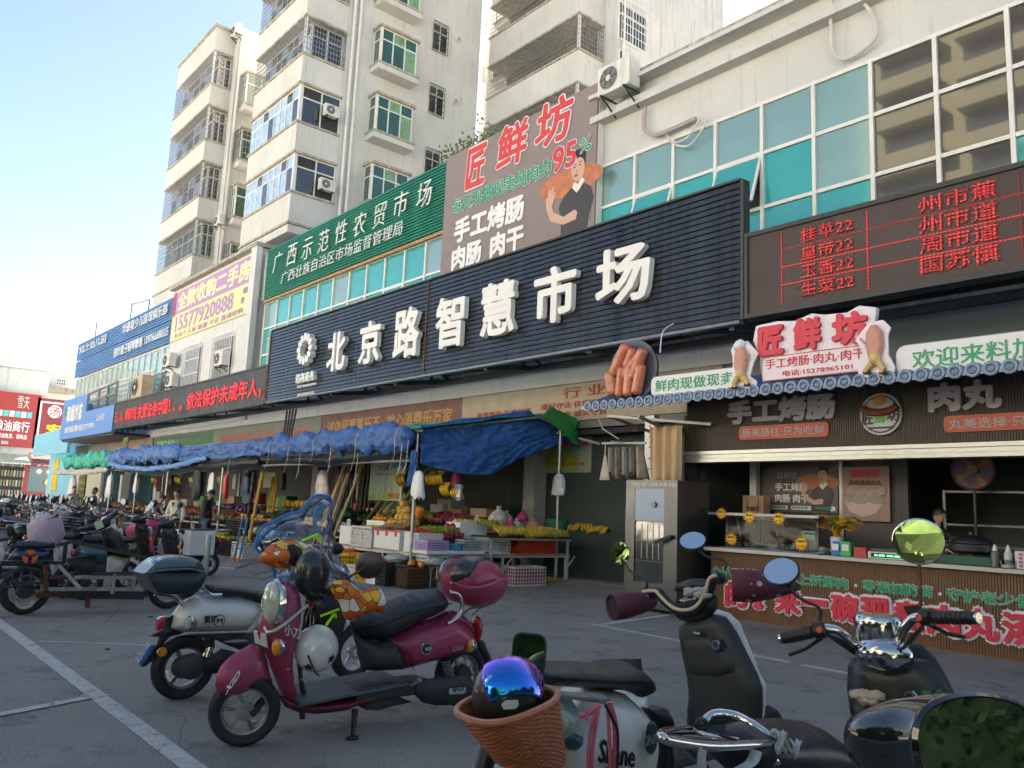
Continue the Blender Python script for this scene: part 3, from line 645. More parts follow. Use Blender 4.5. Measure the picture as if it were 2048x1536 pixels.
def balcony(parent,x0,x1,y0,y1,zb,hp,zt,kind,nx=6,ny=2,gr=None):
 """parapet zb..zb+hp, opening up to zt; front at y0, right side at x1"""
 b=box('balcony',cream_wall if kind!='x' else white_wall,parent,x0,y0,zb,x1,y1,zb+hp)
 box('sill',ledge_m,b,x0-.05,y0-.07,zb+hp,x1+.07,y1,zb+hp+.1);box('sill',ledge_m,b,x0-.05,y0-.07,zb-.1,x1+.07,y1,zb-.001)
 z0=zb+hp+.1;z1=zt-.1
 if kind=='glass':
  winx(b,x0,x1-.12,y0+.1,z0,z1,nx,[blue_curtain,blue_curtain,blue_curtain,dark_glass]);box('corner_post',frame_m,b,x1-.12,y0+.02,z0,x1,y0+.14,z1)
  winy(b,x1-.1,y0+.14,y1,z0,z1,ny,[dark_glass,dark_in])
 else:
  m=dark_glass if kind=='dark' else(green_glass if kind=='green' else M('balcony_room',(.16,.14,.12),.8,var=.5,vs=1.5))
  if kind=='open':box('room',m,b,x0+.1,y1-.4,z0,x1-.5,y1,z1);box('room',m,b,x1-.49,y0+.9,z0,x1-.4,y1,z1)
  else:winx(b,x0+.1,x1-.3,y0+.45,z0,z1,nx,[m,blue_curtain,m]if kind=='dark' else m);winy(b,x1-.35,y0+.45,y1,z0,z1,ny,m)
  box('corner_post',frame_m,b,x1-.1,y0+.0,z0,x1,y0+.1,z1)
  grille(b,(x0,y0,0),(x1-.02,y0,0),z0,z1,int((x1-x0)/.14),7);grille(b,(x1-.0,y0,0),(x1-.0,y1,0),z0,z1,max(3,int((y1-y0)/.14)),7)
 return b
XB,YB=-31.25,15.75
tb=thing('apartment_tower','middle cream apartment tower with blue curtained corner balconies and green bay windows','apartment block',(-34,17,0))
ytb=23.2
box('wall',cream_wall,tb,-39.6,YB,12,XB,ytb,36);box('wall',cream_wall,tb,-36.4,YB-.02,12,XB-.4,YB-.003,36)
zb0=13.05;dz=3.13
for k in range(6):
 zb=zb0+dz*k;balcony(tb,-36.3,XB+.05,13.75,YB-.022,zb,1.25,zb+dz,'glass' if k in(0,1)else('dark' if k in(2,3)else 'glass'),8,2)
box('balcony_base',cream_wall,tb,-36.3,13.75,12.6,XB+.05,YB-.03,12.93)
ba=[xp(763,54,XB+.6),xp(834,88,XB+.6),xp(761,125,XB+.6),xp(754,189,XB+.6)]
y0,y1=ba[0][1],ba[1][1];zt,zbm,sp=ba[0][2],ba[2][2],ba[0][2]-ba[3][2]
for k in range(-3,3):
 a,b=zbm-sp*k-.0,zt-sp*k
 if a<11.6:continue
 by=box('bay_window',cream_wall,tb,XB,y0-.1,a-.35,XB+.75,y1+.1,a-.1);box('sill',ledge_m,by,XB,y0-.13,a-.1,XB+.8,y1+.13,a);box('hood',ledge_m,by,XB,y0-.1,b+.001,XB+.78,y1+.1,b+.12)
 winy(by,XB+.6,y0,y1,a,b,3,[green_glass,green_glass,M('green_curtain',(.16,.32,.16),.3,var=.3,coat=1)]);winx(by,XB+.02,XB+.6,y0+.05,a,b,1,green_glass)
 box('corner_post',frame_m,by,XB+.58,y0-.02,a,XB+.68,y0+.09,b)
for k in range(-2,4):
 q=xp(876,75,XB);z=q[2]-sp*k
 if z<12.2:continue
 wv=winy(tb,XB-.01,q[1]-.35,q[1]+.55,z-.75,z+.7,2,dark_glass);grille(wv,(XB+.1,q[1]-.35,0),(XB+.1,q[1]+.55,0),z-.8,z+.75,8,5,dark_metal)
 MB().lathe([(.11,0),(.11,.25),(.09,.25),(.09,0)],(XB,q[1]+1.1,z+.3),12,'X').build('vent_pipe',frame_m,tb)
for x,l in((XB+.12,0),(XB+.12,.3)):MB().tube([(x,YB+.25+l,11.6),(x,YB+.25+l,36)],.07,8).build('drain_pipe',frame_m,tb,smooth=True)
for(u,v),l in(((655,218),'small air conditioner at the tower corner beside the upper blue curtained balcony'),((645,366),'small air conditioner at the tower corner beside the lower blue curtained balcony')):
 q=xp(u,v,XB+.35);ac('',XB+.35,q[1]+.2,q[2]-.3,PI/2,.85,label=l)
C0=yp(1157,99,23.7);XC=C0[0];tcw=thing('apartment_tower','pale apartment tower with barred open balconies above the brown banner','apartment block',(-27,26,0))
q1=[0,25.9,0];box('wall',white_wall,tcw,-33.5,q1[1]-.6,11.7,XC+.9,33.3,32);box('wall',white_wall,tcw,-33.5,q1[1]+1.0,11.7,-30.9,33,32.0001)
zp1=yp(1157,99,23.7)[2];zp0=yp(1154,162,23.7)[2];zp2=yp(1157,25,23.7)[2];fl=zp2-zp0;xl=yp(979,100,23.7)[0]
for k in range(-3,4):
 zb=zp0+fl*k
 if zb<10.5:continue
 balcony(tcw,xl,XC,23.7,q1[1]-.62,zb,zp1-zp0,zb+fl,'open',8,2)
 g=box('bay_window',white_wall,tcw,xl-1.35,25.0,zb-.05,xl-.1,26.4,zb+.3);winx(g,xl-1.3,xl-.12,25.05,zb+.3,zb+2.4,2,green_glass);box('sill',ledge_m,g,xl-1.4,24.93,zb+.2,xl-.1,24.999,zb+.32)
for(a,b,c,d)in((1237,0,1292,75),(1237,97,1268,150)):
 e=xp(a,b,XC+.9);f_=xp(c,(b+d)/2,XC+.9);z1=e[2];z0=z1-1.9
 wv=winy(tcw,XC+.9,e[1],f_[1],z0,z1,2,dark_glass);grille(wv,(XC+1.15,e[1],0),(XC+1.15,f_[1],0),z0-.1,z1+.1,10,5,wbar_m)
MB().tube([(XC+1.0,q1[1]-.3,12),(XC+1.0,q1[1]-.3,32)],.06,8).build('drain_pipe',frame_m,tcw,smooth=True)
lk=thing('link_block','set back white stair block with concrete beams between the two nearer towers','apartment block',(-32,30,0))
box('wall',white_wall,lk,-40,30,11.7,-30,34,33.70)
for z in(13.5,17.4,21.2,25,28.5):box('beam',ledge_m,lk,-34,25.5,z,-33.4,30,z+.9)
for z in(12.6,15.8,19.4,23,26.6):
 for x in(-36.5,-33.6):wv=winx(lk,x,x+1.2,29.98,z,z+1.5,2,dark_glass);grille(wv,(x,29.8,0),(x+1.2,29.8,0),z,z+1.5,9,4)
YA=14.0;A0=yp(422,168,YA);XA=A0[0]
ta=thing('apartment_tower','leftmost cream apartment tower with caged balconies stepping down to the yellow banner','apartment block',(XA-3,16,0))
za1=yp(422,106,YA)[2];ztop=yp(428,60,YA)[2];xl=yp(357,150,YA)[0];z2=yp(409,216,YA)[2];fl=za1-z2;hp=A0[2]-z2
q=xp(458,200,XA-.1);ye=q[1]
box('wall',cream_wall,ta,xl,ye-.01,10.9,XA+.6,ye+9,ztop+.2);box('roof',ledge_m,ta,xl-.1,YA-.1,ztop,XA+.1,ye-.011,ztop+.15);box('wall',cream_wall,ta,xl,YA,za1+.001,XA,ye-.012,ztop-.001)
for k in range(1,6):
 zb=A0[2]-hp-fl*(k-1)
 if zb<10:break
 balcony(ta,xl,XA,YA,ye-.015,zb,hp,zb+fl if k>1 else za1,'dark' if k!=4 else 'green',6,2)
box('balcony_base',cream_wall,ta,xl,YA,10.9,XA,ye-.02,zb+fl-.1)
for k in range(0,5):
 z1=A0[2]+.75-fl*k;z0=z1-1.75
 if z0<11.9:break
 by=box('bay_window',cream_wall,ta,XA+.6,ye+.35,z0-.4,XA+1.35,ye+2.1,z0-.1);box('sill',ledge_m,by,XA+.6,ye+.3,z0-.1,XA+1.4,ye+2.15,z0);box('hood',ledge_m,by,XA+.6,ye+.3,z1+.01,XA+1.4,ye+2.15,z1+.12)
 winy(by,XA+1.2,ye+.4,ye+2.05,z0,z1,2,green_glass);winx(by,XA+.62,XA+1.2,ye+.45,z0,z1,2,green_glass)
 if k in(1,3):grille(by,(XA+1.4,ye+.3,0),(XA+1.4,ye+2.1,0),z0,z1,10,5);grille(by,(XA+.6,ye+.3,0),(XA+1.4,ye+.3,0),z0,z1,6,5)
MB().bar((XA+.75,ye+.1,11),(XA+.75,ye+.1,ztop),.1).build('drain_pipe',frame_m,ta)
q=yp(455,78,ye-.2);ac('',XA+.55,ye-.2,q[2]-.4,0,1.0,label='air conditioner on brackets near the roof of the leftmost tower')
q=yp(438,437,ye-.1);ac('',XA+.6,ye-.1,q[2]-.4,0,.9,label='air conditioner low on the leftmost tower just above the yellow banner')
# ================================================================== FAR LEFT STREET END
XR=-78.
rb=thing('red_sign_building','pale two storey shop building across the street end carrying big red sign boards','building',(XR,0,0))
zt=xp(80,735,XR)[2]
box('wall',white_wall,rb,XR-12,-30,0,XR-.3,14.5,zt-.3);box('parapet',white_wall,rb,XR-12,-30,zt-.29,XR+.3,14.5,zt+.9)
for Y in(-20,-12,-4):box('window',dark_glass,rb,XR-.3,Y,3.5,XR-.25,Y+3,5)
def xq(u0,v0,u1,v1,X):a=xp(u0,v0,X);b=xp(u1,v1,X);return a[1],a[2],b[1],b[2]
redb=M('red_sign_board',(.36,.025,.03),.5,var=.12)
red2b=M('maroon_corrugated',(.25,.02,.03),.5,var=.15)
for(u0,v0,u1,v1,m,lb)in((-60,775,70,897,redb,'red grain and oil shop sign board at the left edge of the picture'),(77,795,165,903,red2b,'maroon sign board with white border and yellow character beside the blue board')):
 Y0,Z1,Y1,Z0=xq(u0,v0,u1,v1,XR+.5);t=thing('shop_sign',lb,'sign',(XR+.5,Y0,Z0));box('board',m,t,XR+.3,Y0,Z0,XR+.5,Y1,Z1)
 fr=M('pink_border',(.7,.6,.6),.5)
 R_=(0,1,0);wy=Y1-Y0;hz=Z1-Z0
 if m is redb:
  Ya=xp(0,830,XR+.5)[1]
  text('粮油商行',(XR+.52,Ya-.3,Z0+hz*.28),Y1-Ya-.3,hz*.2,wht,t,r=R_,depth=.02);text('雪天',(XR+.52,Ya+(Y1-Ya)*.4,Z0+hz*.72),(Y1-Ya)*.3,hz*.22,wht,t,r=R_,off=-.01,depth=.02)
  text('粮油批发、调味品',(XR+.52,Ya,Z0+hz*.15),(Y1-Ya)*.75,hz*.09,wht,t,r=R_,depth=.02);text('89 3656',(XR+.52,Ya,Z0+hz*.04),(Y1-Ya)*.3,hz*.06,wht,t,r=R_,depth=.02)
  for k in range(6):box('printed_product',[M('pack_a',(.6,.65,.62),.5),M('pack_b',(.1,.45,.5),.5)][k%2],t,XR+.505,Ya-.2+k*(Y1-Ya)*.15,Z0+hz*.55,XR+.53,Ya-.2+(k+.85)*(Y1-Ya)*.15,Z0+hz*.66)
 else:
  for a in((Y0+.2,Z0+.25,Y1-.2,Z0+.4),(Y0+.2,Z1-.4,Y1-.2,Z1-.25),(Y0+.2,Z0+.4,Y0+.35,Z1-.4),(Y1-.35,Z0+.4,Y1-.2,Z1-.4)):box('border',fr,t,XR+.5,a[0],a[1],XR+.54,a[2],a[3])
  text('安',(XR+.52,Y0+wy*.22,Z0+hz*.3),wy*.33,hz*.2,M('yellow_letters',(.8,.55,.02),.5),t,r=R_,off=.04,depth=.05);text('外卖热线',(XR+.52,Y0+wy*.4,Z0+hz*.12),wy*.5,hz*.07,wht,t,r=R_,depth=.03)
  c=(XR+.52,Y0+wy*.35,Z0+hz*.75);MB().prism([(wy*.14*math.cos(2*PI*i/20),wy*.14*math.sin(2*PI*i/20))for i in range(20)],c,(0,1,0),(0,0,1),(.04,0,0)).build('logo_disc',wht,t)
  text('洋',(XR+.52,Y0+wy*.62,Z0+hz*.55),wy*.2,hz*.14,wht,t,r=R_,depth=.03);text('汤',(c[0]+.03,c[1]-.45,c[2]-.4),.9,.8,red_t,t,r=R_,depth=.02)
for(u0,v0,u1,v1,m,lb,cat)in((-30,903,55,928,M('pale_awning',(.55,.56,.48),.6,var=.3),'pale striped awning over the left shop front','awning'),(62,905,140,932,M('maroon_awning',(.20,.08,.09),.7),'maroon awning over the lit cooked food shop','awning')):
 Y0,Z1,Y1,Z0=xq(u0,v0,u1,v1,XR+.5);n=12;a=MB()
 for k in range(n):ya=Y0+(Y1-Y0)*k/n;yb=Y0+(Y1-Y0)*(k+.92)/n;a.add([(XR,ya,Z1),(XR,yb,Z1),(XR+2,yb,Z0),(XR+2,ya,Z0),(XR,ya,Z1-.1),(XR,yb,Z1-.1),(XR+2,yb,Z0-.1),(XR+2,ya,Z0-.1)],[(0,1,2,3),(7,6,5,4),(2,6,7,3),(0,3,7,4),(1,5,6,2),(0,4,5,1)])
 tag(a.build('awning',m),lb,cat)
Y0,Z1,Y1,Z0=xq(60,932,118,985,XR)
box('shop_front',M('red_shop_surround',(.35,.03,.04),.5),rb,XR-.3,Y0-.5,0,XR-.02,Y1+.6,Z1+.3);box('lit_window',M('shop_interior',(.05,.035,.03),.3,coat=1),rb,XR-.02,Y0,Z0,XR,Y1,Z1)
for k in range(7):MB().ball((XR+.15,Y0+.7+k*.75,Z1-.4),.13,8,5).build('lamp',M('warm_lamp',(.8,.5,.2),.5,emit=(1,.7,.3),es=3),rb)
a=MB();[a.ball((XR+.25,Y0+1.2+random.random()*4,Z1-1.3+random.uniform(-.25,.25)),(.18,.2,.28),6,4)for _ in range(16)];a.build('hanging_roast_ducks',M('glowing_roast_duck',(.55,.20,.04),.4,emit=(.8,.3,.05),es=.25),rb,kind='stuff')  # ducks glow by themselves, light put into their material
text('龙记漏',(XR+.05,Y0+.5,Z1+.05),4.4,.5,wht,rb,r=(0,1,0),depth=.02)
Y0,Z1,Y1,Z0=xq(-10,930,40,990,XR);box('shop_opening',dark_in,rb,XR-.25,Y0,0,XR-.02,Y1,Z1)
for k in range(4):
 for j in range(9):box('shelf_goods',[M('goods_a',(.35,.2,.12),.6),M('goods_b',(.2,.25,.2),.6),M('goods_c',(.5,.45,.35),.6)][(j*5+k*2)%3],rb,XR-.01,Y0+.3+j*(Y1-Y0)/9.5,1+k*.8,XR+.1,Y0+.25+(j+.8)*(Y1-Y0)/9.5,1.5+k*.8)
Xw=-110.
a=xp(-40,700,Xw);b=xp(28,707,Xw);c_=xp(148,743,Xw);wf=thing('far_white_building','white building with arched window seen above the red signs','building',(Xw,0,0))
box('wall',tile_wall,wf,Xw-12,-40,0,Xw,b[1],b[2]);box('wall',tile_wall,wf,Xw-12,b[1]+.001,0,Xw-.01,c_[1],c_[2])
for(u0,v0,u1,v1,m)in((20,742,48,760,dark_glass),(58,748,65,758,dark_glass),(76,752,92,768,dark_glass),(113,757,131,772,dark_glass),(-5,720,15,742,dark_glass),(-10,758,10,772,dark_glass)):
 Y0,Z1,Y1,Z0=xq(u0,v0,u1,v1,Xw);f=box('window',wbar_m,wf,Xw,Y0,Z0,Xw+.08,Y1,Z1);n=4
 for i in range(n):
  for j in range(2):box('pane',m,f,Xw+.085,Y0+.1+(Y1-Y0-.1)*i/n,Z0+.1+(Z1-Z0-.1)*j/2,Xw+.1,Y0+(Y1-Y0-.1)*(i+1)/n,Z0+(Z1-Z0-.1)*(j+1)/2)
box('ledge',ledge_m,wf,Xw,-40,xp(80,775,Xw)[2]-.5,Xw+2.5,c_[1]+3,xp(80,775,Xw)[2])
lb=thing('blue_shop_front','light blue painted shop corner beyond the far end of the stalls','shop',(-62,12,0))
lbm=M('light_blue_paint',(.22,.55,.72),.6,var=.1)
box('wall',lbm,lb,-68,W+.1,0,-60.1,W+8,6.0);box('sign_board',lbm,lb,-66,S+.5,3.9,-56,S+.7,5.4);box('shutter',M('roller_shutter',(.5,.47,.38),.6),lb,-58.5,W-.1,.1,-52.5,W,3.4)
for k in range(14):box('shutter_slat',M('roller_shutter',(.5,.47,.38),.6),lb,-58.5,W-.15,.2+k*.23,-52.5,W-.101,.38+k*.23)
text('福',(-66.5,W+.08,1.5),1.8,2.4,M('yellow_letters',(.8,.55,.02),.5),lb,off=.04,depth=.02)
# ================================================================== BEHIND THE CAMERA (seen in mirrors and glass, lights the shade)
ob=thing('opposite_block','pale block of flats across the street behind the camera','building',(-20,-34,0))
box('wall',cream_wall,ob,-90,-42,0,50,-30,17)
for k in range(5):
 for i in range(24):box('window',dark_glass,ob,-88+i*5.6,-30.001,1.2+k*3.2,-85.5+i*5.6,-29.95,2.8+k*3.2)
box('tower_wall',M('yellowish_tower',(.20,.19,.12),.8,var=.1),ob,-27,-41,17.01,-15,-30,44)
for k in range(9):
 for x in(-26.5,-20.5):box('tower_balcony',M('yellowish_tower',(.20,.19,.12)),ob,x,-29.99,17.2+k*3,x+4.6,-28.9,18.3+k*3);box('tower_window',dark_glass,ob,x+.2,-29.99,18.4+k*3,x+4.4,-29.93,19.9+k*3)
leaf=M('tree_leaf',(.065,.115,.025),.6,var=.5,vs=3,isl=.5);bark=M('tree_bark',(.14,.11,.08),.9,bump=.6,bs=20)
from mathutils import noise as mn
nz0=lambda a,b,c:mn.noise(Vector((a,b,c)))
def tree(x,y,h,r,lb,n=5000):
 t=thing('street_tree',lb,'tree',(x,y,0))
 MB().tube([(x,y,0),(x+.1,y,h*.35),(x-.1,y+.1,h*.7)],[.2,.15,.08],8).build('trunk',bark,t)
 a=MB();c_=random.random()*40;a.grid(lambda p,q:(x+r*.74*math.sin(q*PI)*math.cos(p*2*PI)*(1+.25*nz0(p*9,q*7,c_)),y+r*.74*math.sin(q*PI)*math.sin(p*2*PI)*(1+.25*nz0(p*9,q*7,c_)),h*.75+r*.6*math.cos(q*PI)*(1+.2*nz0(p*7,q*9,c_))),40,24)
 for _ in range(n):
  d=Vector((random.gauss(0,1),random.gauss(0,1),random.gauss(0,1)));d.normalize();d*=r*random.uniform(.3,1)**.6
  p=Vector((x,y,h*.75))+Vector((d.x,d.y,d.z*.8));q=Vector((random.uniform(-1,1),random.uniform(-1,1),random.uniform(-1,1))).normalized()*.085;s=q.orthogonal().normalized()*.05
  a.add([p-q,p+s,p+q,p-s],[(0,1,2,3)])
 a.build('crown',leaf,t)
for i,(x,y)in enumerate(((-14,-9),(-6,-10),(1,-8.5),(8,-9),(-24,-10))):tree(x,y,5.6,3.6,['street tree behind the camera, far left','street tree behind the camera, left','street tree behind the camera, middle','street tree behind the camera, right','street tree behind the camera, farthest'][i])
for i,(x,y)in enumerate(((9,5),(9.5,11),(8,-1),(5,-6.5))):tree(x,y,5.0,3.4,['street tree right of the frame by the shop','street tree right of the frame, farthest along the shop','street tree right of the camera','street tree behind the camera to the right'][i])
tree(15,3,6,5,'street tree right of the frame, between the others',6000)
hf_=thing('hedge','added clipped hedge behind the camera along the pavement','hedge',(0,-6.5,0));a=MB().box(-16,-7.4,0,5.5,-6.6,2.2)  # unseen hedge, added so the basket mirror has green to reflect
for _ in range(9000):p=Vector((random.uniform(-16,5.5),random.uniform(-6.6,-6.3),random.uniform(0,2.4)));d=Vector((random.uniform(-1,1),random.uniform(-1,1),random.uniform(-1,1))).normalized()*.07;s=d.orthogonal().normalized()*.04;a.add([p-d,p+s,p+d,p-s],[(0,1,2,3)])
a.build('foliage',leaf,hf_)
hd_=thing('hedge','added clipped hedge outside the frame right of the camera','hedge',(6.5,2,0));a=MB().box(6,-4,0,7.2,9,2.1)  # added out of frame to give the close mirror a green reflection
for _ in range(7000):p=Vector((random.uniform(5.85,6.1),random.uniform(-4,9),random.uniform(0,2.25)));d=Vector((random.uniform(-1,1),random.uniform(-1,1),random.uniform(-1,1))).normalized()*.06;s=d.orthogonal().normalized()*.035;a.add([p-d,p+s,p+d,p-s],[(0,1,2,3)])
a.build('foliage',leaf,hd_)
sh=M('roof_shrub_leaf',(.09,.14,.03),.6,var=.5,vs=4)
for i,(u,v,w_)in enumerate(((915,306,.7),(962,286,.7),(985,272,.4))):
 q=yp(u,v,W+1.2);t=thing('roof_shrub',['bushy shrub on the roof just left of the brown banner','taller upright shrub behind the top of the brown banner','small shrub under the barred balcony behind the banner'][i],'shrub',(q[0],q[1],11.62))
 MB().tube([(q[0],q[1],11.6),(q[0],q[1],q[2])],.03,5).build('stem',bark,t);a=MB()
 for _ in range(260):
  p=Vector((q[0]+random.gauss(0,.38*w_),q[1]+random.gauss(0,.3),q[2]+random.gauss(-.25,.26)));d=Vector((random.gauss(0,.5),random.gauss(0,.5),random.random()+.2)).normalized()*.12;s=d.orthogonal().normalized()*.035
  a.add([p-s,p+s,p+d],[(0,1,2)])
 a.build('foliage',sh,t)
# ================================================================== SAUSAGE KIOSK
steel=M('brushed_steel',(.13,.135,.14),.33,metal=.85,var=.03,vs=1.5)
brown_fl=M('brown_fluted_panel',(.20,.10,.05),.55,var=.2,vs=3)
dbrown_fl=M('dark_fluted_panel',(.085,.065,.055),.55,var=.2,vs=3)
def flutes(name,m,t,x0,x1,y,z0,z1,st=.035):
 a=MB();n=int((x1-x0)/st)
 vs=[];fs=[]
 for i in range(n):
  x=x0+i*st;vs=[(x,y,z0),(x+st*.2,y-.012,z0),(x+st*.7,y-.012,z0),(x+st*.85,y,z0),(x+st,y,z0)]
  a.add(vs+[(p[0],p[1],z1)for p in vs],[(k,k+1,k+6,k+5)for k in range(4)])
 return a.build(name,m,t,kind='stuff')
kk=thing('sausage_shop','sausage shop booth with blue tiled eave, dark fluted fascia and brown counter','shop',(-5,11.5,0))
box('backing',dbrown_fl,kk,-8.9,11.52,2.64,0,11.7,3.6);flutes('fluted_fascia',dbrown_fl,kk,-8.88,0,11.515,2.66,3.6)
for k,(z0,z1,dy)in enumerate(((2.60,2.655,.06),(2.53,2.595,.03),(2.47,2.525,.05))):box('shutter_housing',M('pale_steel',(.55,.56,.53),.35,metal=.6,var=.15,vs=4),kk,-8.88,11.5-dy,z0,0,11.7,z1)
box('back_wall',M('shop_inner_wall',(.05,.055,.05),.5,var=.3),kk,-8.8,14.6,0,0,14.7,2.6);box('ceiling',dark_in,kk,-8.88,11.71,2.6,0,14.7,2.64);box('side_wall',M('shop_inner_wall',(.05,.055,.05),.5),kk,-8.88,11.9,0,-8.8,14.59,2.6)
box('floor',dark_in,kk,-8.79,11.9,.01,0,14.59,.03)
box('post',frame_m,kk,-8.28,12.5,1.0,-8.15,12.62,2.6);box('partition',M('inner_partition',(.10,.085,.075),.6),kk,-8.14,12.64,1.0,-5.75,12.68,2.6);box('post',dark_metal,kk,-5.74,12.6,1.0,-5.6,12.7,2.6);box('post',grey_metal,kk,-6.68,12.58,1.0,-6.62,12.63,2.6)
ct=thing('shop_counter','brown fluted shop counter with pale steel top and red and green slogan characters','counter',(-4,11.25,0))
box('body',brown_fl,ct,-8.18,11.27,0,0,11.9,1.02);flutes('fluted_front',brown_fl,ct,-8.18,0,11.268,.02,1.02)
box('top',M('counter_top',(.55,.52,.46),.35,var=.1),ct,-8.25,11.16,1.03,0,12.0,1.08);box('kickboard',brown_fl,ct,-8.17,11.25,0,0,11.256,.02)
wt=M('lilac_white_letter',(.74,.72,.78),.45);rt=M('bright_red_letter',(.70,.03,.07),.45);gt=M('bright_green_letter',(.01,.36,.17),.45)
x=-7.01;pit=(3.05)/6.93
for ch in '口可的?来一碗现煮肉丸汤吧吗':
 i='口可的?来一碗现煮肉丸汤吧吗'.index(ch);xx=-7.0+(i-4)*pit
 if ch=='?':text(ch,(xx+.07,11.25,.2),.24,.34,rt,ct,off=.06,depth=.03,back=wt,boff=.12,name='character');continue
 if ch=='一':text(ch,(xx+.01,11.25,.36),.4,.09,rt,ct,off=.03,depth=.03,back=wt,boff=.07,name='character');continue
 if xx<-8.1:continue
 text(ch,(xx+.01,11.25,.19),.41,.38,rt,ct,off=.045,depth=.03,back=wt,boff=.14,name='character')
for s,xa,xb in(('心手工制作',-8.15,-7.28),('早上新鲜肉',-6.84,-5.86),('零添加防腐',-5.66,-4.72),('守护老少健康',-4.55,-3.35),('更放心',-3.2,-2.6)):
 text(s,(xa,11.25,.63),xb-xa,.16,gt,ct,off=.02,depth=.012,back=wt,boff=.055)
for xx in(-5.75,-4.63):disc('dot',wt,ct,(xx,.70),.022,.022,11.24,11.252,n=10)
ev=thing('tiled_eave','narrow blue tiled eave with wavy drip edge over the sausage shop','eave',(-5,10.5,3.3))
tile_m=M('blue_grey_tile',(.12,.20,.34),.35,var=.3,vs=6,coat=.4)
MB().add([(-10.3,10.47,3.40),(0,10.47,3.40),(0,11.7,3.80),(-10.3,11.7,3.80),(-10.3,10.47,3.365),(0,10.47,3.365),(0,11.7,3.76),(-10.3,11.7,3.76)],[(0,1,2,3),(7,6,5,4),(0,4,5,1),(1,5,6,2),(2,6,7,3),(3,7,4,0)]).build('deck',dark_metal,ev)
proto=None;tp2=None
for i in range(52):
 x=-10.32+i*.2
 if proto is None:
  a=MB();n=8
  prof=[(x+.1+.1*math.cos(PI-PI*k/n),.075*math.sin(PI*k/n))for k in range(n+1)]
  rings=[[(px,y,z0+pz)for px,pz in prof]for y,z0 in((10.42,3.42),(10.7,3.52),(11.5,3.81))];a.loft(rings,cap=False,closed=False)
  proto=a.build('roof_tile',tile_m,ev,smooth=True)
  a=MB();a.lathe([(0,10.40),(.045,10.395),(.055,10.39),(.09,10.395),(.095,10.42),(0,10.43)],(x+.1,0,3.42),14,'Y');a.tube([(x+.1+.05*math.cos(t),10.388,3.42+.05*math.sin(t))for t in[2*PI*k/10 for k in range(10)]],.009,4,closed=True)
  tp2=a.build('tile_end',tile_m,proto,smooth=True)
  a=MB().loft([[(x-.1+.2*k/6,10.41+d,3.41-.05*math.sin(PI*k/6))for k in range(7)]+[(x-.1+.2*k/6,10.41+d,3.435)for k in range(6,-1,-1)]for d in(0,.02)]);tp3=a.build('drip_tile',tile_m,proto)
 else:
  c=proto.copy();COL.objects.link(c);c.location.x=proto.location.x+i*.2;CH.setdefault(ev.name,[]).append(c)
  for e in(tp2,tp3):d=e.copy();COL.objects.link(d);d.parent=c;CH.setdefault(c.name,[]).append(d)
for a_,b_ in(((-9.9,10.6,3.25),(-9.9,12.6,2.95)),((-9.9,10.6,3.25),(-8.3,11.4,3.1)),((-9.2,10.6,3.2),(-9.2,11.6,3.0))):MB().bar(a_,b_,.045).build('support_arm',galv,ev)
pw=M('pinkish_white_board',(.80,.74,.80),.4,var=.04);gw=M('greenish_white_board',(.78,.78,.80),.4,var=.04)
YE=10.5
def pill(label,x0,x1,z0,z1,body,m,tm,tilt=.0,cat='sign'):
 t=thing('pill_sign',label,cat,((x0+x1)/2,YE,z0));w=x1-x0;h=z1-z0
 MB().prism(rrect(w,h,h*.3),(x0,YE,z0),(1,0,0),(0,0,1),(0,.12,0)).build('board',M('board_edge',(.45,.45,.47),.5),t)
 MB().prism([(a+.012,b+.012)for a,b in rrect(w-.024,h-.024,h*.28)],(x0,YE-.012,z0),(1,0,0),(0,0,1),(0,.010,0)).build('face',m,t)
 text(body,(x0+w*.06,YE-.014,z0+h*.2),w*.88,h*.6,tm,t,off=.01,depth=.006)
 for xx in(x0+w*.2,x0+w*.8):MB().bar((xx,YE+.13,z0+.05),(xx,YE+.13,3.4),.03).build('post',galv,t)
 return t
pill('white rounded sign with green characters about fresh meat, between sausage disc and pink board',-8.85,-7.12,3.50,3.83,'鲜肉现做现卖',gw,gt)
pill('white rounded sign with green welcome characters at the right edge of the eave',-4.77,-1.2,3.42,3.84,'欢迎来料加工，量大从优',gw,gt)
ms=thing('shop_name_board','pinkish white cut out board with big red shop name characters and phone number','sign',(-5.9,YE,3.5))
out=[(-6.75,3.55),(-5.1,3.57),(-5.0,3.9),(-5.05,4.15),(-5.0,4.4),(-5.25,4.47),(-5.42,4.40),(-5.75,4.42),(-5.95,4.47),(-6.2,4.40),(-6.5,4.44),(-6.85,4.42),(-6.9,4.2),(-6.78,3.9)]
MB().prism(out,(0,YE+.0,0),(1,0,0),(0,0,1),(0,.1,0)).build('board',pw,ms,bevel=.02)
for ch,a,b,h in(('匠',-6.78,-6.36,.44),('鲜',-6.2,-5.78,.48),('坊',-5.62,-5.12,.46)):text(ch,(a,YE-.006,3.93),b-a,h,rt,ms,off=.055,depth=.05,name='character')
text('手工烤肠·肉丸·肉干',(-6.68,YE-.004,3.73),1.5,.15,rt,ms,off=.012,depth=.004);text('电话:15278965101',(-6.4,YE-.004,3.60),1.05,.085,rt,ms,off=.012,depth=.004)
MB().tube([(p[0]-6.74,YE-.004,p[1]+3.56)for p in rrect(1.62,.35,.06)],.006,4,closed=True).build('frame_line',rt,ms)
for xx in(-6.4,-5.5):MB().bar((xx,YE+.12,4.0),(xx,YE+.12,3.4),.03).build('post',galv,ms)
sk=M('pale_sausage_pink',(.62,.27,.22),.45);ye=M('yellow_dungaree',(.66,.47,.18),.5);shoe=M('black_boot',(.03,.03,.03),.5)
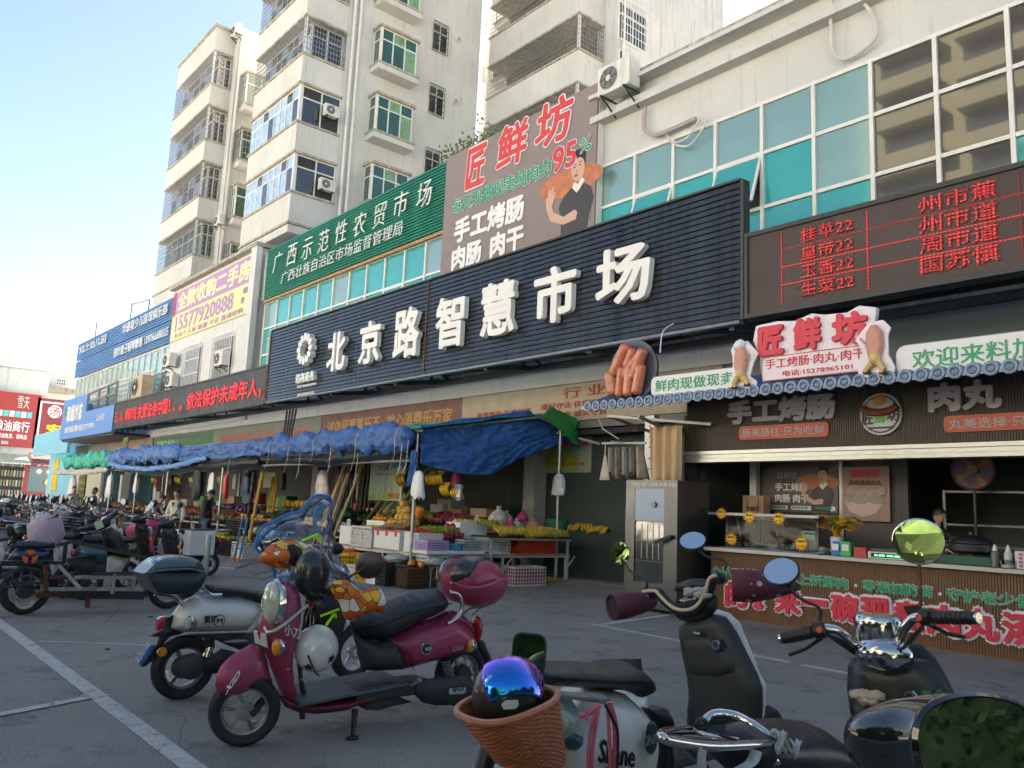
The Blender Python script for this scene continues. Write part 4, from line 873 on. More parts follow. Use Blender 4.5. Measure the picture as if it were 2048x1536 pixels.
for sgn,cx_,lb in((1,-7.02,'faceless sausage shaped cut-out with a white cook cap left of the name board'),(-1,-4.98,'faceless sausage shaped cut-out leaning on the right end of the name board')):
 t=thing('sausage_cutout',lb,'cut-out figure',(cx_,YE-.1,3.42));Tm=lambda a,b,c:(cx_+sgn*a*.8,YE-.14-c,3.47+b*.8)
 sc_=1.0 if sgn>0 else 1.05
 body=[(-.08,.25),(-.14,.45),(-.12,.68),(-.04,.79),(.06,.79),(.13,.68),(.14,.45),(.09,.22)]
 MB().prism([(sgn*p[0],p[1]*.84)for p in[(-.22,-.02),(-.24,.1),(-.16,.3),(-.16,.6),(-.2,.72),(-.1,.86),(.1,.84),(.2,.7),(.28,.6),(.2,.45),(.14,.2),(.25,.1),(.24,-.02)]],(cx_,YE-.10,3.47),(1,0,0),(0,0,1),(0,.03,0)).build('backing',pw,t)
 MB().puff([(p[0]*sc_,p[1]*sc_)for p in body],Tm,.04,.05,cell=.02).build('body',sk,t,smooth=True)
 MB().puff([(-.1,.2),(-.1,.42),(0,.38),(.1,.42),(.1,.2),(0,.16)],Tm,.05,.05,cell=.02).build('dungarees',ye,t,smooth=True)
 for q in([(-.06,.2),(-.14,.08),(-.1,.02)],[(.05,.2),(.12,.12),(.17,.05)]):MB().tube([Tm(a,b,.0)for a,b in q],[.05,.04,.035],8).build('leg',ye,t,smooth=True);MB().ball(Tm(q[-1][0]-.03,q[-1][1]-.0,0),(.06,.03,.03),8,5).build('boot',shoe,t)
 for q in([(.1,.5),(.17,.56),(.22,.62)],):MB().tube([Tm(a,b,.02)for a,b in q],.016,6).build('arm',sk,t,smooth=True)
 if sgn>0:MB().puff([(-.12,.72),(-.16,.82),(-.1,.9),(0,.93),(.09,.88),(.08,.8),(.05,.74)],Tm,.05,.04,cell=.02).build('cap',wht,t,smooth=True)
dk=thing('sausage_disc','round blue grey plate sign heaped with fat pink sausages at the end of the eave','sign',(-9.3,YE,3.5));dc=Vector((-9.27,YE,3.98))
MB().lathe([(0,.06),(.42,.06),(.52,0),(.54,0),(.50,.1),(0,.12)],dc,40,'Y').build('plate',M('blue_grey_plate',(.11,.12,.17),.5),dk,smooth=True)
sg=M('glossy_sausage',(.60,.19,.10),.3,var=.25,vs=9,coat=.5)
for a,b,r in(((-.38,-.33),(-.42,-.08),.11),((-.33,.02),(-.08,.38),.11),((.1,-.1),(.27,.27),.10),((-.2,-.15),(.2,.2),.09),((-.22,-.38),(-.15,0),.085),((-.03,-.38),(.0,.0),.095),((.17,-.36),(.25,.0),.10),((-.05,.1),(.05,.3),.09)):
 p=dc+Vector((a[0],-.07,a[1]));q=dc+Vector((b[0],-.07-.03*(a[0]<-.2),b[1]));d=(q-p).normalized();k=[(-1,.35),(-.8,.75),(-.4,1),(0,1)]
 pts=[p+d*(c*r*.8)for c,_ in k]+[q-d*(c*r*.8)for c,_ in k[::-1]];MB().tube(pts,[r*w for _,w in k]+[r*w for _,w in k[::-1]],12).build('sausage',sg,dk,smooth=True)
MB().bar((-9.75,YE+.15,3.4),(-9.55,YE+.14,3.9),.05).build('brace',M('blue_strut',(.12,.2,.34),.4),dk);MB().bar((-8.95,YE+.15,3.4),(-9.1,YE+.14,3.9),.05).build('brace',M('blue_strut',(.12,.2,.34),.4),dk)
MB().tube(crv([(-8.75,YE+.1,4.25),(-8.7,YE+.1,4.6),(-8.72,YE+.4,4.8)]),.012,5).build('cable',wbar_m,dk)
FY=11.49;org_m=M('orange_red_plate',(.50,.10,.055),.5);lil=M('lilac_letter',(.42,.38,.42),.5)
text('手工烤肠',(-8.02,FY,3.08),1.9,.40,lil,kk,off=.055,depth=.03);MB().prism(rrect(1.56,.22,.06),(-7.8,FY,2.82),(1,0,0),(0,0,1),(0,-.02,0)).build('plate',org_m,kk)
text('肠来肠往·只为吃鲜',(-7.74,FY-.022,2.86),1.44,.14,lil,kk,off=.012,depth=.004)
text('肉丸',(-4.79,FY,3.08),.92,.40,lil,kk,off=.055,depth=.03);text('肉干',(-3.45,FY,3.08),.92,.40,lil,kk,off=.055,depth=.03)
MB().prism(rrect(1.6,.22,.06),(-4.6,FY,2.80),(1,0,0),(0,0,1),(0,-.02,0)).build('plate',org_m,kk);text('丸美选择·只为鲜香',(-4.53,FY-.022,2.84),1.46,.14,lil,kk,off=.012,depth=.004)
lg=disc('logo_disc',M('logo_cream',(.5,.5,.48),.5),kk,(-5.44,3.10),.30,.30,FY-.04,FY,n=32)
lb=lambda n,m,k,pts:MB().prism(pts,(-5.44,FY-.04-.003*k,3.10),(1,0,0),(0,0,1),(0,-.004,0)).build(n,m,lg)
lb('logo_ring',M('logo_dark',(.03,.05,.07),.5),1,[(.27*math.cos(2*PI*i/32),.27*math.sin(2*PI*i/32))for i in range(32)]);lb('logo_inner',M('logo_cream',(.5,.5,.48),.5),3,[(.25*math.cos(2*PI*i/32),.25*math.sin(2*PI*i/32))for i in range(32)])
MB().tube([(-5.44+.26*math.cos(t),FY-.07,3.24+.12*math.sin(t))for t in[PI+.3+i*(PI-.6)/10 for i in range(11)]],.055,8).build('logo_sausage',M('logo_sausage',(.2,.05,.03),.5),kk,smooth=True)
MB().ball((-5.44,FY-.06,3.30),(.10,.02,.08),12,6).build('logo_badge',M('logo_amber',(.55,.28,.06),.5),kk)
text('匠',(-5.70,FY-.06,2.96),.16,.17,M('logo_dark',(.03,.05,.07),.5),kk,off=.03,depth=.01);text('鲜',(-5.52,FY-.06,2.97),.16,.17,M('logo_green',(.12,.4,.06),.5),kk,off=.03,depth=.01);text('坊',(-5.34,FY-.06,2.99),.18,.18,M('logo_dark',(.03,.05,.07),.5),kk,off=.03,depth=.01)
text('JIANGXIANFANG',(-5.6,FY-.06,2.88),.34,.04,M('logo_dark',(.03,.05,.07),.5),kk,off=.01,depth=.006)
def poster(label,x0,x1,z0,z1,y,m):t=thing('poster',label,'poster',((x0+x1)/2,y,z0));box('sheet',m,t,x0,y-.02,z0,x1,y,z1);return t
pp=poster('brown poster of a man with a giant sausage inside the shop window',-8.05,-6.7,1.70,2.44,12.6,M('poster_brown',(.13,.10,.10),.5));man_print(pp,-7.05,1.72,.30,12.578)
text('匠鲜坊',(-7.78,12.578,2.26),.36,.11,lil,pp,depth=.003);text('手工烤肠',(-7.83,12.578,2.05),.6,.14,wht,pp,off=.03,depth=.003);text('肉肠 肉干',(-7.83,12.578,1.86),.62,.14,wht,pp,off=.03,depth=.003)
for k in range(3):MB().prism(rrect(.36,.07,.02),(-7.95+k*.42,12.578,1.74),(1,0,0),(0,0,1),(0,-.004,0)).build('caption',wht,pp);text('鲜肉现做',(-7.93+k*.42,12.572,1.755),.3,.045,gt,pp,depth=.002)
pq=poster('pink poster of a bowl of white meatballs inside the shop window',-6.62,-5.86,1.60,2.44,12.58,M('poster_pink',(.34,.20,.18),.5));text('爆款推荐',(-6.47,12.556,2.27),.46,.12,rt,pq,off=.03,depth=.003);text('原味黑猪肉丸',(-6.5,12.556,2.15),.52,.08,M('printed_brown',(.12,.04,.03),.5),pq,depth=.003)
MB().prism([(0,.28),(.08,.12),(.3,.04),(.5,.1),(.66,.3),(.6,.36),(.06,.36)],(-6.58,12.556,1.62),(1,0,0),(0,0,1),(0,-.003,0)).build('printed_bowl',M('printed_bowl',(.55,.42,.36),.5),pq)
for i in range(14):a=-6.52+.055*(i%7)*1.55+(.04 if i>6 else 0);disc('printed_meatball',M('printed_meatball',(.33+.02*0,.27,.24),.5,var=.3,vs=14),pq,(a,1.93+.11*(i//7)+.02*math.sin(i*2)),.065,.06,12.548-.001*i,12.552-.001*i,n=14)
wh=thing('prize_wheel','round prize wheel with red, yellow and blue sectors hanging inside the shop','wheel',(-4.68,12.6,2.1))
wc=[M('w_red',(.13,.03,.04),.5),M('w_yellow',(.15,.14,.03),.5),M('w_red',(.13,.03,.04),.5),M('w_blue',(.02,.05,.10),.5)]
for i in range(16):
 a0,a1=2*PI*i/16,2*PI*(i+1)/16;MB().prism([(.08*math.cos(a0),.08*math.sin(a0)),(.27*math.cos(a0),.27*math.sin(a0)),(.27*math.cos(a1),.27*math.sin(a1)),(.08*math.cos(a1),.08*math.sin(a1))],(-4.68,12.6,2.38),(1,0,0),(0,0,1),(0,.02,0)).build('sector',wc[i%4],wh)
disc('hub',wc[1],wh,(-4.68,2.38),.075,.075,12.57,12.6);MB().tube([(-4.68+.28*math.cos(t),12.6,2.38+.28*math.sin(t))for t in[2*PI*i/30 for i in range(30)]],.018,6,closed=True).build('rim',M('wheel_rim',(.12,.03,.05),.5),wh)
MB().bar((-4.68,12.63,1.0),(-4.68,12.63,2.3),.03).build('stand',dark_metal,wh)
sf=thing('steel_rack','steel wire rack standing inside the shop behind the pot','rack',(-4.6,12.9,0))
for x in(-5.2,-4.02):MB().bar((x,12.9,.05),(x,12.9,2.1),.035).build('upright',steel,sf)
for z in(2.08,1.6,1.3):MB().bar((-5.2,12.9,z),(-4.02,12.9,z),.03).build('rail',steel,sf)
gc=thing('glass_display_case','low glass display case of frozen meatballs on the left of the counter','display case',(-7.4,11.5,1.08))
cg=glassy('clear_glass',(.72,.78,.77),.02,.0,1.22)
box('pane',cg,gc,-8.2,11.24,1.1,-6.3,11.25,1.6);box('pane',cg,gc,-8.2,11.26,1.62,-6.3,11.7,1.63);box('top_rail',grey_metal,gc,-8.22,11.22,1.6,-6.28,11.26,1.64);box('top_rail',grey_metal,gc,-8.22,11.7,1.6,-6.28,11.74,1.64);box('base',steel,gc,-8.22,11.2,1.08,-6.28,11.95,1.10)
for x in(-8.2,-6.3):box('post',dark_metal,gc,x-.015,11.7,1.1,x+.015,11.73,1.6)
for x in(-7.6,-6.95):MB().bar((x,11.3,1.1),(x-.12,11.3,1.6),.03).build('divider',dark_metal,gc)
for k,m_ in enumerate((M('pale_meatballs',(.45,.42,.38),.6,var=.2),M('blue_film',(.10,.2,.42),.3,coat=1))):
 a=MB()
 for i in range(150):a.ball((-7.85+random.random()*.75+k*.85,11.3+random.random()*.35,1.13+random.random()*.05),.02,6,4)
 a.build('meatball_tray',m_ if k==0 else M('pale_meatballs',(.45,.42,.38),.6),gc,kind='stuff')
 box('tray',M('blue_film',(.10,.2,.42),.3,coat=1),gc,-7.95+k*.87,11.28,1.1,-7.12+k*.87,11.68,1.12)
sy_=M('star_yellow',(.80,.62,.02),.5);sr_=M('star_red',(.75,.05,.02),.5)
for i,(u,v,s,tx,d)in enumerate(((1443,1027,.09,'素肉丸','dim'),(1499,1034,.10,'鱼丸',''),(1558,1037,.10,'猪肉丸',''),(1463,1078,.105,'脆肉丸',''),(1603,1087,.11,'牛肉丸',''))):
 q=yp(u,v,11.22);t=thing('price_star',f'yellow star price tag on the glass case, {["topmost at far left", "second of the upper row", "third of the upper row", "lower left one", "lower right one by the payment stand"][i]}','price tag',(q[0],11.22,q[2]))
 st=lambda r0,r1:[((r0 if k%2 else r1)*math.cos(2*PI*k/28)*1.05,(r0 if k%2 else r1)*math.sin(2*PI*k/28))for k in range(28)]
 MB().prism(st(s*.66,s*1.18),(q[0],11.22,q[2]),(1,0,0),(0,0,1),(0,-.003,0)).build('border',sr_,t);MB().prism(st(s*.56,s*1.0),(q[0],11.215,q[2]),(1,0,0),(0,0,1),(0,-.003,0)).build('card',sy_,t)
 text(tx,(q[0]-s*.55,11.21,q[2]+.01),s*1.1,s*.38,hair_p,t,depth=.002);text(['22元','29.8元','29元','24.8元','29.8元'][i],(q[0]-s*.5,11.21,q[2]-s*.5),s*1.0,s*.34,sr_,t,depth=.002)
bg=thing('paper_bag','kraft paper carrier bag standing behind the glass case','bag',(-8.0,12.1,1.08));box('bag',M('kraft_paper',(.45,.27,.16),.8),bg,-8.15,12.1,1.55,-7.75,12.3,1.95);text('匠鲜坊',(-8.08,12.096,1.68),.26,.09,M('printed_brown',(.12,.04,.03),.5),bg,depth=.003);MB().tube(crv([(-8.06,12.09,1.9),(-8.03,12.08,1.75),(-7.93,12.08,1.72),(-7.85,12.08,1.78),(-7.84,12.09,1.9)]),.006,5).build('handle',M('printed_brown',(.12,.04,.03),.5),bg)
box('shelf',dark_metal,kk,-8.2,12.05,1.52,-7.0,12.35,1.54)
def qp(u,v,y=11.4):return yp(u,v,y)
t=thing('potted_plant','fake plant with orange yellow fronds in a white ribbed vase on the counter','plant',(-6.14,11.45,1.08))
MB().lathe([(.05,0),(.065,.02),(.075,.12),(.08,.26),(.07,.27),(.06,.2)],(-6.14,11.45,1.08),20).build('vase',M('white_ceramic',(.75,.74,.72),.25,coat=.5),t,smooth=True)
for i in range(48):
 a=random.uniform(0,2*PI);L_=random.uniform(.22,.46);up=random.uniform(.14,.34);P=[Vector((-6.14,11.45,1.33))+Vector((math.cos(a)*L_*s*s if s<.5 else math.cos(a)*L_*(s*1.2-.2),math.sin(a)*L_*s*.6,up*math.sin(s*2.2)))for s in(0,.25,.5,.75,1)]
 m_=M('orange_frond',(.70,.36,.03),.5,var=.3,vs=20)if i%5 else M('green_frond',(.08,.2,.03),.5)
 f=MB();
 for j in range(4):
  c=P[j];d=P[j+1]-P[j]
  for k in(0,.5):
   for sd_ in(-1,1):s=Vector((-d.y,d.x,.3*d.length)).normalized()*sd_;q=c+d*k;f.add([q,q+s*.045+d*.3,q+d*.55],[(0,1,2)])
 f.tube(P,.004,4);f.build('frond',m_,t)
def sign_stand(label,x,z,w,h,m,extra=None):
 t=thing('payment_stand',label,'stand',(x,11.3,z));MB().add([(x,11.3,z),(x+w,11.3,z),(x+w,11.36,z+h),(x,11.36,z+h),(x,11.42,z),(x+w,11.42,z)],[(0,1,2,3),(4,5,2,3)[::-1],(0,3,4),(1,5,2),(0,4,5,1)]).build('board',m,t)
 return t
ws=M('plain_white_square',(.75,.75,.75),.5)
t=sign_stand('white payment stand with green top left of the vase',-6.62,1.09,.2,.32,ws);MB().box(-6.615,11.345,1.36,-6.425,11.352,1.40).build('green_band',gt,t);box('base',M('blue_base',(.08,.15,.35),.4),t,-6.63,11.27,1.085,-6.4,11.44,1.14)
t=sign_stand('blue and green twin payment stand in front of the vase',-6.14,1.09,.145,.2,M('pay_blue',(.02,.14,.50),.4));box('half',M('pay_green',(.02,.45,.12),.4),t,-5.994,11.3,1.09,-5.85,11.40,1.29)
for x in(-6.115,-5.965):box('white_square',ws,t,x,11.285,1.16,x+.095,11.298,1.25)
box('small_box',M('red_packet',(.5,.06,.05),.5),thing('packet','small red patterned packet beside the scale','packet',(-5.7,11.4,1.08)),-5.8,11.3,1.085,-5.62,11.4,1.22)
t=thing('weighing_scale','cream electronic weighing scale with dark display strip on the counter','scale',(-5.35,11.4,1.08));box('body',M('cream_plastic',(.72,.68,.58),.4),t,-5.6,11.3,1.085,-5.05,11.7,1.18,bevel=.01);box('plate',steel,t,-5.58,11.32,1.2,-5.07,11.72,1.215);box('display',hair_p,t,-5.55,11.292,1.105,-5.1,11.298,1.16);text('0.00 00.00',(-5.5,11.29,1.12),.36,.025,M('green_digits',(.02,.3,.1),.5,emit=(.1,.8,.4),es=.6),t,depth=.001)
t=thing('steel_pot','large lidded steel pot on a green crate on the counter','pot',(-4.37,11.6,1.08));MB().lathe([(0,0),(.2,0),(.25,.04),(.26,.12),(.25,.13)],(-4.37,11.6,1.22),28).build('pan',steel,t,smooth=True);MB().lathe([(.26,0),(.24,.04),(.14,.09),(.02,.11),(.02,.14),(0,.14)],(-4.37,11.6,1.36),28).build('lid',steel,t,smooth=True)
t2=thing('plastic_tray','dark green plastic tray under the steel pot','tray',(-4.37,11.5,1.08));box('tray',M('dark_green_plastic',(.01,.09,.05),.4),t2,-4.7,11.35,1.085,-4.05,11.75,1.2,bevel=.01)
for i,(x,m_)in enumerate(((-4.0,M('bottle_dark',(.15,.14,.10),.3)),(-3.85,M('bottle_clear',(.6,.58,.5),.3)))):
 t=thing('sauce_bottle',['dark squeeze bottle beside the steel pot','clear squeeze bottle with brown sauce nearest the pink basket'][i],'bottle',(x,11.35,1.08));MB().lathe([(0,0),(.045,0),(.047,.17),(.03,.2)],(x,11.35,1.085),14).build('body',m_,t,smooth=True);MB().lathe([(.03,0),(.025,.03),(.006,.08),(0,.08)],(x,11.35,1.285),12).build('nozzle',ws,t)
t=thing('plastic_tub','clear tub of white sauce in front of the bottles','tub',(-3.85,11.25,1.08));MB().lathe([(0,0),(.08,0),(.1,.1)],(-3.82,11.26,1.085),16).build('tub',cg,t);MB().lathe([(0,0),(.075,0),(.08,.04),(0,.045)],(-3.82,11.26,1.09),16).build('sauce',ws,t)
t=thing('plastic_tub','clear lidded tub of pink meat left of the green tray','tub',(-4.85,11.35,1.08));box('tub',M('pink_meat',(.4,.2,.17),.4),t,-4.98,11.3,1.085,-4.75,11.5,1.16,bevel=.01)
def basket_sheet(a,w,h,nx,nz,x,y,z,m,name,parent,r=(1,0,0)):
 pass
t=thing('plastic_basket','pink and white slotted plastic basket at the right end of the counter','basket',(-3.5,11.4,1.08));box('body',M('white_plastic',(.72,.7,.7),.4),t,-3.75,11.25,1.085,-3.1,11.6,1.3,bevel=.015)
for i in range(10):
 for j in range(4):box('slot',M('pink_slot',(.6,.12,.2),.5),t,-3.7+i*.06,11.243,1.11+j*.045,-3.66+i*.06,11.249,1.14+j*.045)
cb=thing('steel_cabinet','tall stainless steel drying cabinet with narrow glass door beside the shop','cabinet',(-8.9,10.6,0))
box('body',steel,cb,-9.44,10.66,.06,-8.35,11.43,2.12,bevel=.006)
for a in((-9.44,.06,-9.24,1.98),(-8.62,.06,-8.35,1.98),(-9.44,1.981,-8.35,2.12),(-9.239,.06,-8.621,.46)):box('front_panel',steel,cb,a[0],10.60,a[1],a[2],10.655,a[3])
box('upper_panel',M('film_blue_steel',(.22,.29,.38),.35,metal=.3,var=.05),cb,-9.239,10.605,1.45,-8.621,10.65,1.98)
box('interior',dark_in,cb,-9.235,10.652,.47,-8.625,10.658,1.44);box('door_glass',M('cabinet_glass',(.05,.06,.06),.05,coat=1,spec=.9),cb,-9.235,10.62,.47,-8.625,10.63,1.44)
for z in(.8,1.12):box('shelf',steel,cb,-9.22,10.612,z,-8.64,10.618,z+.012)
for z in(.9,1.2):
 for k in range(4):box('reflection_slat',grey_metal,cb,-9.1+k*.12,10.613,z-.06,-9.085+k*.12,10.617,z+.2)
MB().lathe([(0,-.03),(.045,-.03),(.05,0)],(-8.82,10.6,1.72),14,'Y').build('gauge',steel,cb);MB().bar((-8.45,10.56,1.22),(-8.72,10.5,1.12),.05).bar((-8.45,10.6,1.22),(-8.45,10.53,1.22),.05).build('handle',hair_p,cb)
text('肉干烘烤柜',(-9.3,10.596,2.01),.95,.07,grey_metal,cb,depth=.002)
for x in(-9.35,-8.45):MB().lathe([(0,0),(.05,0),(.05,.06),(0,.06)],(x,10.75,0),10).build('foot',hair_p,cb)
cu=MB();cu.grid(lambda a,b:(-9.42+a*(.72-.05*b)+.02*b,11.15+.05*math.sin(a*19+b*.8)+.02*math.sin(a*41),3.08-b*.98),60,8)
o=cu.build('rolled_curtain',M('beige_cloth',(.60,.42,.25),.8,var=.15,vs=3),smooth='all');o.modifiers.new('s','SOLIDIFY').thickness=.012;tag(o,'beige cloth curtain hanging in folds above the steel cabinet','curtain')
hp_=thing('steel_post','bolted steel post with small shelf bracket left of the curtain','post',(-10.0,11.9,0));box('post',galv,hp_,-10.12,11.85,.1,-9.9,12.0,3.4)
for k in range(6):MB().ball((-10.0,11.845,2.2+k*.2),.015,6,4).build('bolt',dark_metal,hp_)
hg=thing('clothes_hanger','round plastic peg hanger loaded with grey rags by the steel post','hanger',(-9.95,11.1,2.8));MB().bar((-10.5,11.1,2.83),(-9.45,11.1,2.80),.035).bar((-10.1,10.9,2.83),(-9.8,11.4,2.8),.03).tube([(-10.6,11.1,3.3),(-10.5,11.1,3.1),(-10.1,11.1,2.9)],.015,5).build('frame',M('mint_plastic',(.42,.46,.36),.5),hg)
for i in range(9):
 x=-10.28+i*.085;c=[(.5,.42,.33),(.18,.19,.2),(.36,.30,.22),(.12,.13,.14)][i%4]
 a=MB();a.grid(lambda s,w,x=x,i=i:(x+.5*.07*(s-.5)+w*.10,11.1+(s-.5)*.3*(.4+w*.6),2.74-w*(.45+.06*(i%3))),4,5)
 o=a.build('rag',M('rag_%d'%(i%4),c,.9,var=.3,vs=8),None,smooth='all');o.modifiers.new('s','SOLIDIFY').thickness=.012;tag(o,f'limp rag on the peg hanger, {["first", "second", "third", "fourth", "fifth", "sixth", "seventh", "eighth", "ninth"][i]} from the left','rag','rags on the peg hanger')
t=thing('small_towel','striped cream towel hanging alone left of the rags','towel',(-10.4,11.1,2.3));a=MB();a.grid(lambda s,w:(-10.42+(s-.5)*(.05+.2*w),11.1+.02*math.sin(s*9),2.6-w*.45),6,5);o=a.build('cloth',M('cream_towel',(.55,.5,.4),.9),t,smooth='all');o.modifiers.new('s','SOLIDIFY').thickness=.01;MB().bar((-10.42,11.1,2.6),(-10.42,11.1,2.83),.01).build('string',ws,t)
t=thing('wall_poster','green and white city poster on the dark wall between stalls and shop','poster',(-13.2,13.4,2));
a=yp(1085,845,13.6);b=yp(1183,945,13.6);box('sheet',M('poster_pale_green',(.30,.36,.28),.6,var=.2,vs=.9),t,a[0]-.6,13.58,b[2],b[0],13.6,3.55)
MB().prism([(0,0),(0,.35),(.5,.55),(1.2,.5),(1.6,.3),(1.6,0)],(a[0]-.3,13.578,b[2]+.05),(1,0,0),(0,0,1),(0,-.004,0)).build('printed_hill',M('lime_print',(.28,.40,.05),.6),t)
text('魅力北海',(b[0]-.95,13.572,(a[2]+b[2])/2-.02),.85,.22,rt,t,depth=.003);text('市市',(b[0]-.5,13.572,(a[2]+b[2])/2+.4),.4,.15,M('printed_brown',(.12,.04,.03),.5),t,depth=.003);text('食品安全示范市场',(a[0]+.5,13.572,b[2]+.15),1.0,.1,rt,t,depth=.003)
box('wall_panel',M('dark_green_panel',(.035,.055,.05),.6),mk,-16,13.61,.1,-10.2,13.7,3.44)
# ================================================================== STALL
from mathutils import noise as mn
def nz(x,y,z=0.,s=1.):return mn.noise(Vector((x*s,y*s,z*s)))
tarp_b=M('blue_tarp',(.014,.105,.36),.5,var=.4,vs=2.2,bump=.6,bs=16,streak=.6,dirt=(.10,.20,.36),ramp=.45)
tarp_l=M('pale_blue_tarp',(.04,.16,.46),.5,var=.4,vs=2.2,bump=.6,bs=16,streak=.5,dirt=(.16,.26,.42),ramp=.45)
tarp_g=M('sea_green_tarp',(.01,.42,.30),.45,var=.25,vs=2,bump=.3,bs=26);tarp_gr=M('bright_green_tarp',(.01,.25,.06),.5,var=.2,bump=.3)
tarp_k=M('black_shade_net',(.02,.028,.036),.65,var=.3,vs=4,bump=.3);tarp_w=M('white_rolled_tarp',(.5,.48,.46),.6,var=.25,vs=3,bump=.3);rope_m=M('white_rope',(.62,.6,.55),.8)
def sheet(name,m,fn,nu,nv,label,cat='tarpaulin',th=.01):
 o=MB().grid(fn,nu,nv).build(name,m,smooth='all');md=o.modifiers.new('s','SOLIDIFY');md.thickness=th;return tag(o,label,cat)
st=thing('stall_canopy_frame','galvanised pole frame of the long fruit stall canopy','canopy frame',(-30,9,0))
PF=[(-13.62,9.1),(-18.9,9.05),(-23.2,8.95),(-27.9,8.95),(-31.2,8.95),(-34.3,8.9),(-40.3,8.9)]
for x,y in PF:
 if x!=-18.9:MB().tube([(x,y,.0),(x,y,3.0)],.035,10).build('pole',galv,st,smooth=True)
 MB().tube([(x,y,3.0),(x,12.7,3.72)],.03,8).build('roof_pipe',galv,st,smooth=True)
MB().tube([(-13.25,12.65,.1),(-13.25,12.65,3.7)],.04,10).build('pole',galv,st,smooth=True)
for x in(-22,-31,-40):MB().tube([(x,12.65,.1),(x,12.65,3.7)],.04,8).build('pole',galv,st,smooth=True)
for y,z in((9.05,3.0),(12.7,3.72),(9.05,2.42)):MB().tube([(-13.4 if z>2.5 else-13.6,y,z),(-41,y-.1,z)],.028,8).build('roof_pipe',galv,st,smooth=True)
MB().tube([(-13.3,12.6,3.3),(-12.95,13.6,3.12)],.03,8).build('outrigger',frame_m,st,smooth=True);MB().tube([(-13.55,9.1,3.02),(-13.25,12.65,3.7)],.03,8).build('roof_pipe',galv,st)
MB().lathe([(0,-.02),(.06,-.02),(.06,.02),(0,.02)],(-13.55,9.02,.07),12,'Y').build('castor_wheel',M('orange_castor',(.6,.15,.03),.5),st)
def f1(a,b):
 y=9.08+a*3.95;zt=3.12+.62*min(a/.72,1)-(0.0 if a<.72 else(a-.72)*1.6);zb=2.36-.14*math.sin(min(a*1.6,1)*PI)*1.0+max(0,a-.42)*1.35
 z=zt+(zb-zt)*b;return(-13.48+.10*math.sin(b*PI)*math.sin(a*PI)+.22*a*b*.3+.09*nz(a*3.2,b*1.5,1)-.10*abs(nz(a*7+b*3,b*3,3))-.05*abs(nz(a*17-b*6,b*9,5))+.014*nz(a*40,b*24,5)+.05*b,y,z+.03*nz(a*6,b*2,9))
sheet('tarpaulin',tarp_b,f1,130,50,'big blue tarpaulin sheet hanging across the right end of the stall')
sheet('tarpaulin',tarp_gr,lambda a,b:(-13.15+.12*b+.07*nz(a*6,b*4),12.2+a*.85-.3*b*(1-a),3.84-.2*a-b*(.25+.42*a)),12,12,'bright green tarpaulin corner hanging behind the big blue sheet')
def roof(x0,x1,m,label,k):sheet('roof_tarpaulin',m,lambda a,b:(x0+(x1-x0)*a,8.95+b*3.8,3.09+b*.74+.05*nz(a*8,b*5,k)-.03),40,14,label)
roof(-13.3,-20.4,tarp_g,'sea green roof tarpaulin over the right third of the stall',1);roof(-20.3,-27,tarp_l,'blue roof tarpaulin over the middle of the stall',2);roof(-26.9,-34,tarp_w,'pale roof tarpaulin over the left middle of the stall',3);roof(-33.9,-41.5,tarp_g,'sea green roof tarpaulin over the far end of the stall',4)
def CR(x,j,sd_):a=2*PI*j/22;cx,cy=math.cos(a),math.sin(a);return.5*nz(x*2.2+cy*1.4,cx*1.5,cy*1.5+sd_)-.55*abs(nz(x*4.5+cx*2.5,cx*2.4+sd_,cy*2.4))-.34*abs(nz(x*10+cy*5,cx*4.5,cy*4.5+sd_))+.16
def roll(x0,x1,y,z,r,m,label,pinch,lump=.5,seed=0,droop=0.,ties=True):
 n=int(abs(x1-x0)/.05)+2;k=22;rings=[];L_=x1-x0;random.seed(seed)
 px=[x0+L_*(i+.5+random.uniform(-.25,.25))/pinch for i in range(pinch)]
 for i in range(n):
  x=x0+L_*i/(n-1);d=min(abs(x-p)for p in px);rr=r*(1-lump*math.exp(-(d/.16)**2))*(1+.15*nz(x*.9,seed));rr*=min(1,.35+min(i,n-1-i)/5)
  zz=z-droop*math.sin(PI*i/(n-1))+.04*nz(x*.7,seed,2)
  rings.append([(x+.1*rr*math.sin(3*2*PI*j/k),y+rr*.8*math.cos(2*PI*j/k)*(1+CR(x,j,seed)),zz+rr*1.2*math.sin(2*PI*j/k)*(1+CR(x,j,seed+5)))for j in range(k)])
 o=MB().loft(rings).build('tarpaulin_roll',m,smooth='all');tag(o,label,'tarpaulin')
 if ties:
  for q in px:
   i=min(range(n),key=lambda t:abs(x0+L_*t/(n-1)-q));c=Vector((q,y,z-droop*math.sin(PI*i/(n-1))))
   t=MB().tube([c+Vector((.02*math.sin(a*3),math.cos(a)*r*.66,math.sin(a)*r*.92))for a in[2*PI*j/12 for j in range(12)]],.007,5,closed=True);t.tube([c+Vector((0,-r*.6,-r*.4)),c+Vector((.06,-r*.75,-r*1.5)),c+Vector((-.1,-r*.7,-r*(1.8+random.random()*1.2)))],.006,4);f=t.build('tie_rope',rope_m,None);f.parent=o;CH.setdefault(o.name,[]).append(f)
 return o
roll(-13.55,-20.4,8.9,2.87,.24,tarp_b,'blue tarpaulin bundle tied along the front edge, nearest the right corner pole',6,.24,1)
roll(-26.5,-35.2,8.85,2.9,.24,tarp_l,'fat pale blue tarpaulin bundle tied in big lumps left of the middle',7,.34,3)
roll(-34.2,-41.8,8.85,2.86,.26,tarp_g,'sea green tarpaulin bundle at the far end of the stall',7,.35,5)
roll(-34.2,-43.5,8.7,2.42,.085,tarp_w,'thin white rolled sheet sagging under the sea green bundle',3,.1,6,.06,ties=False)
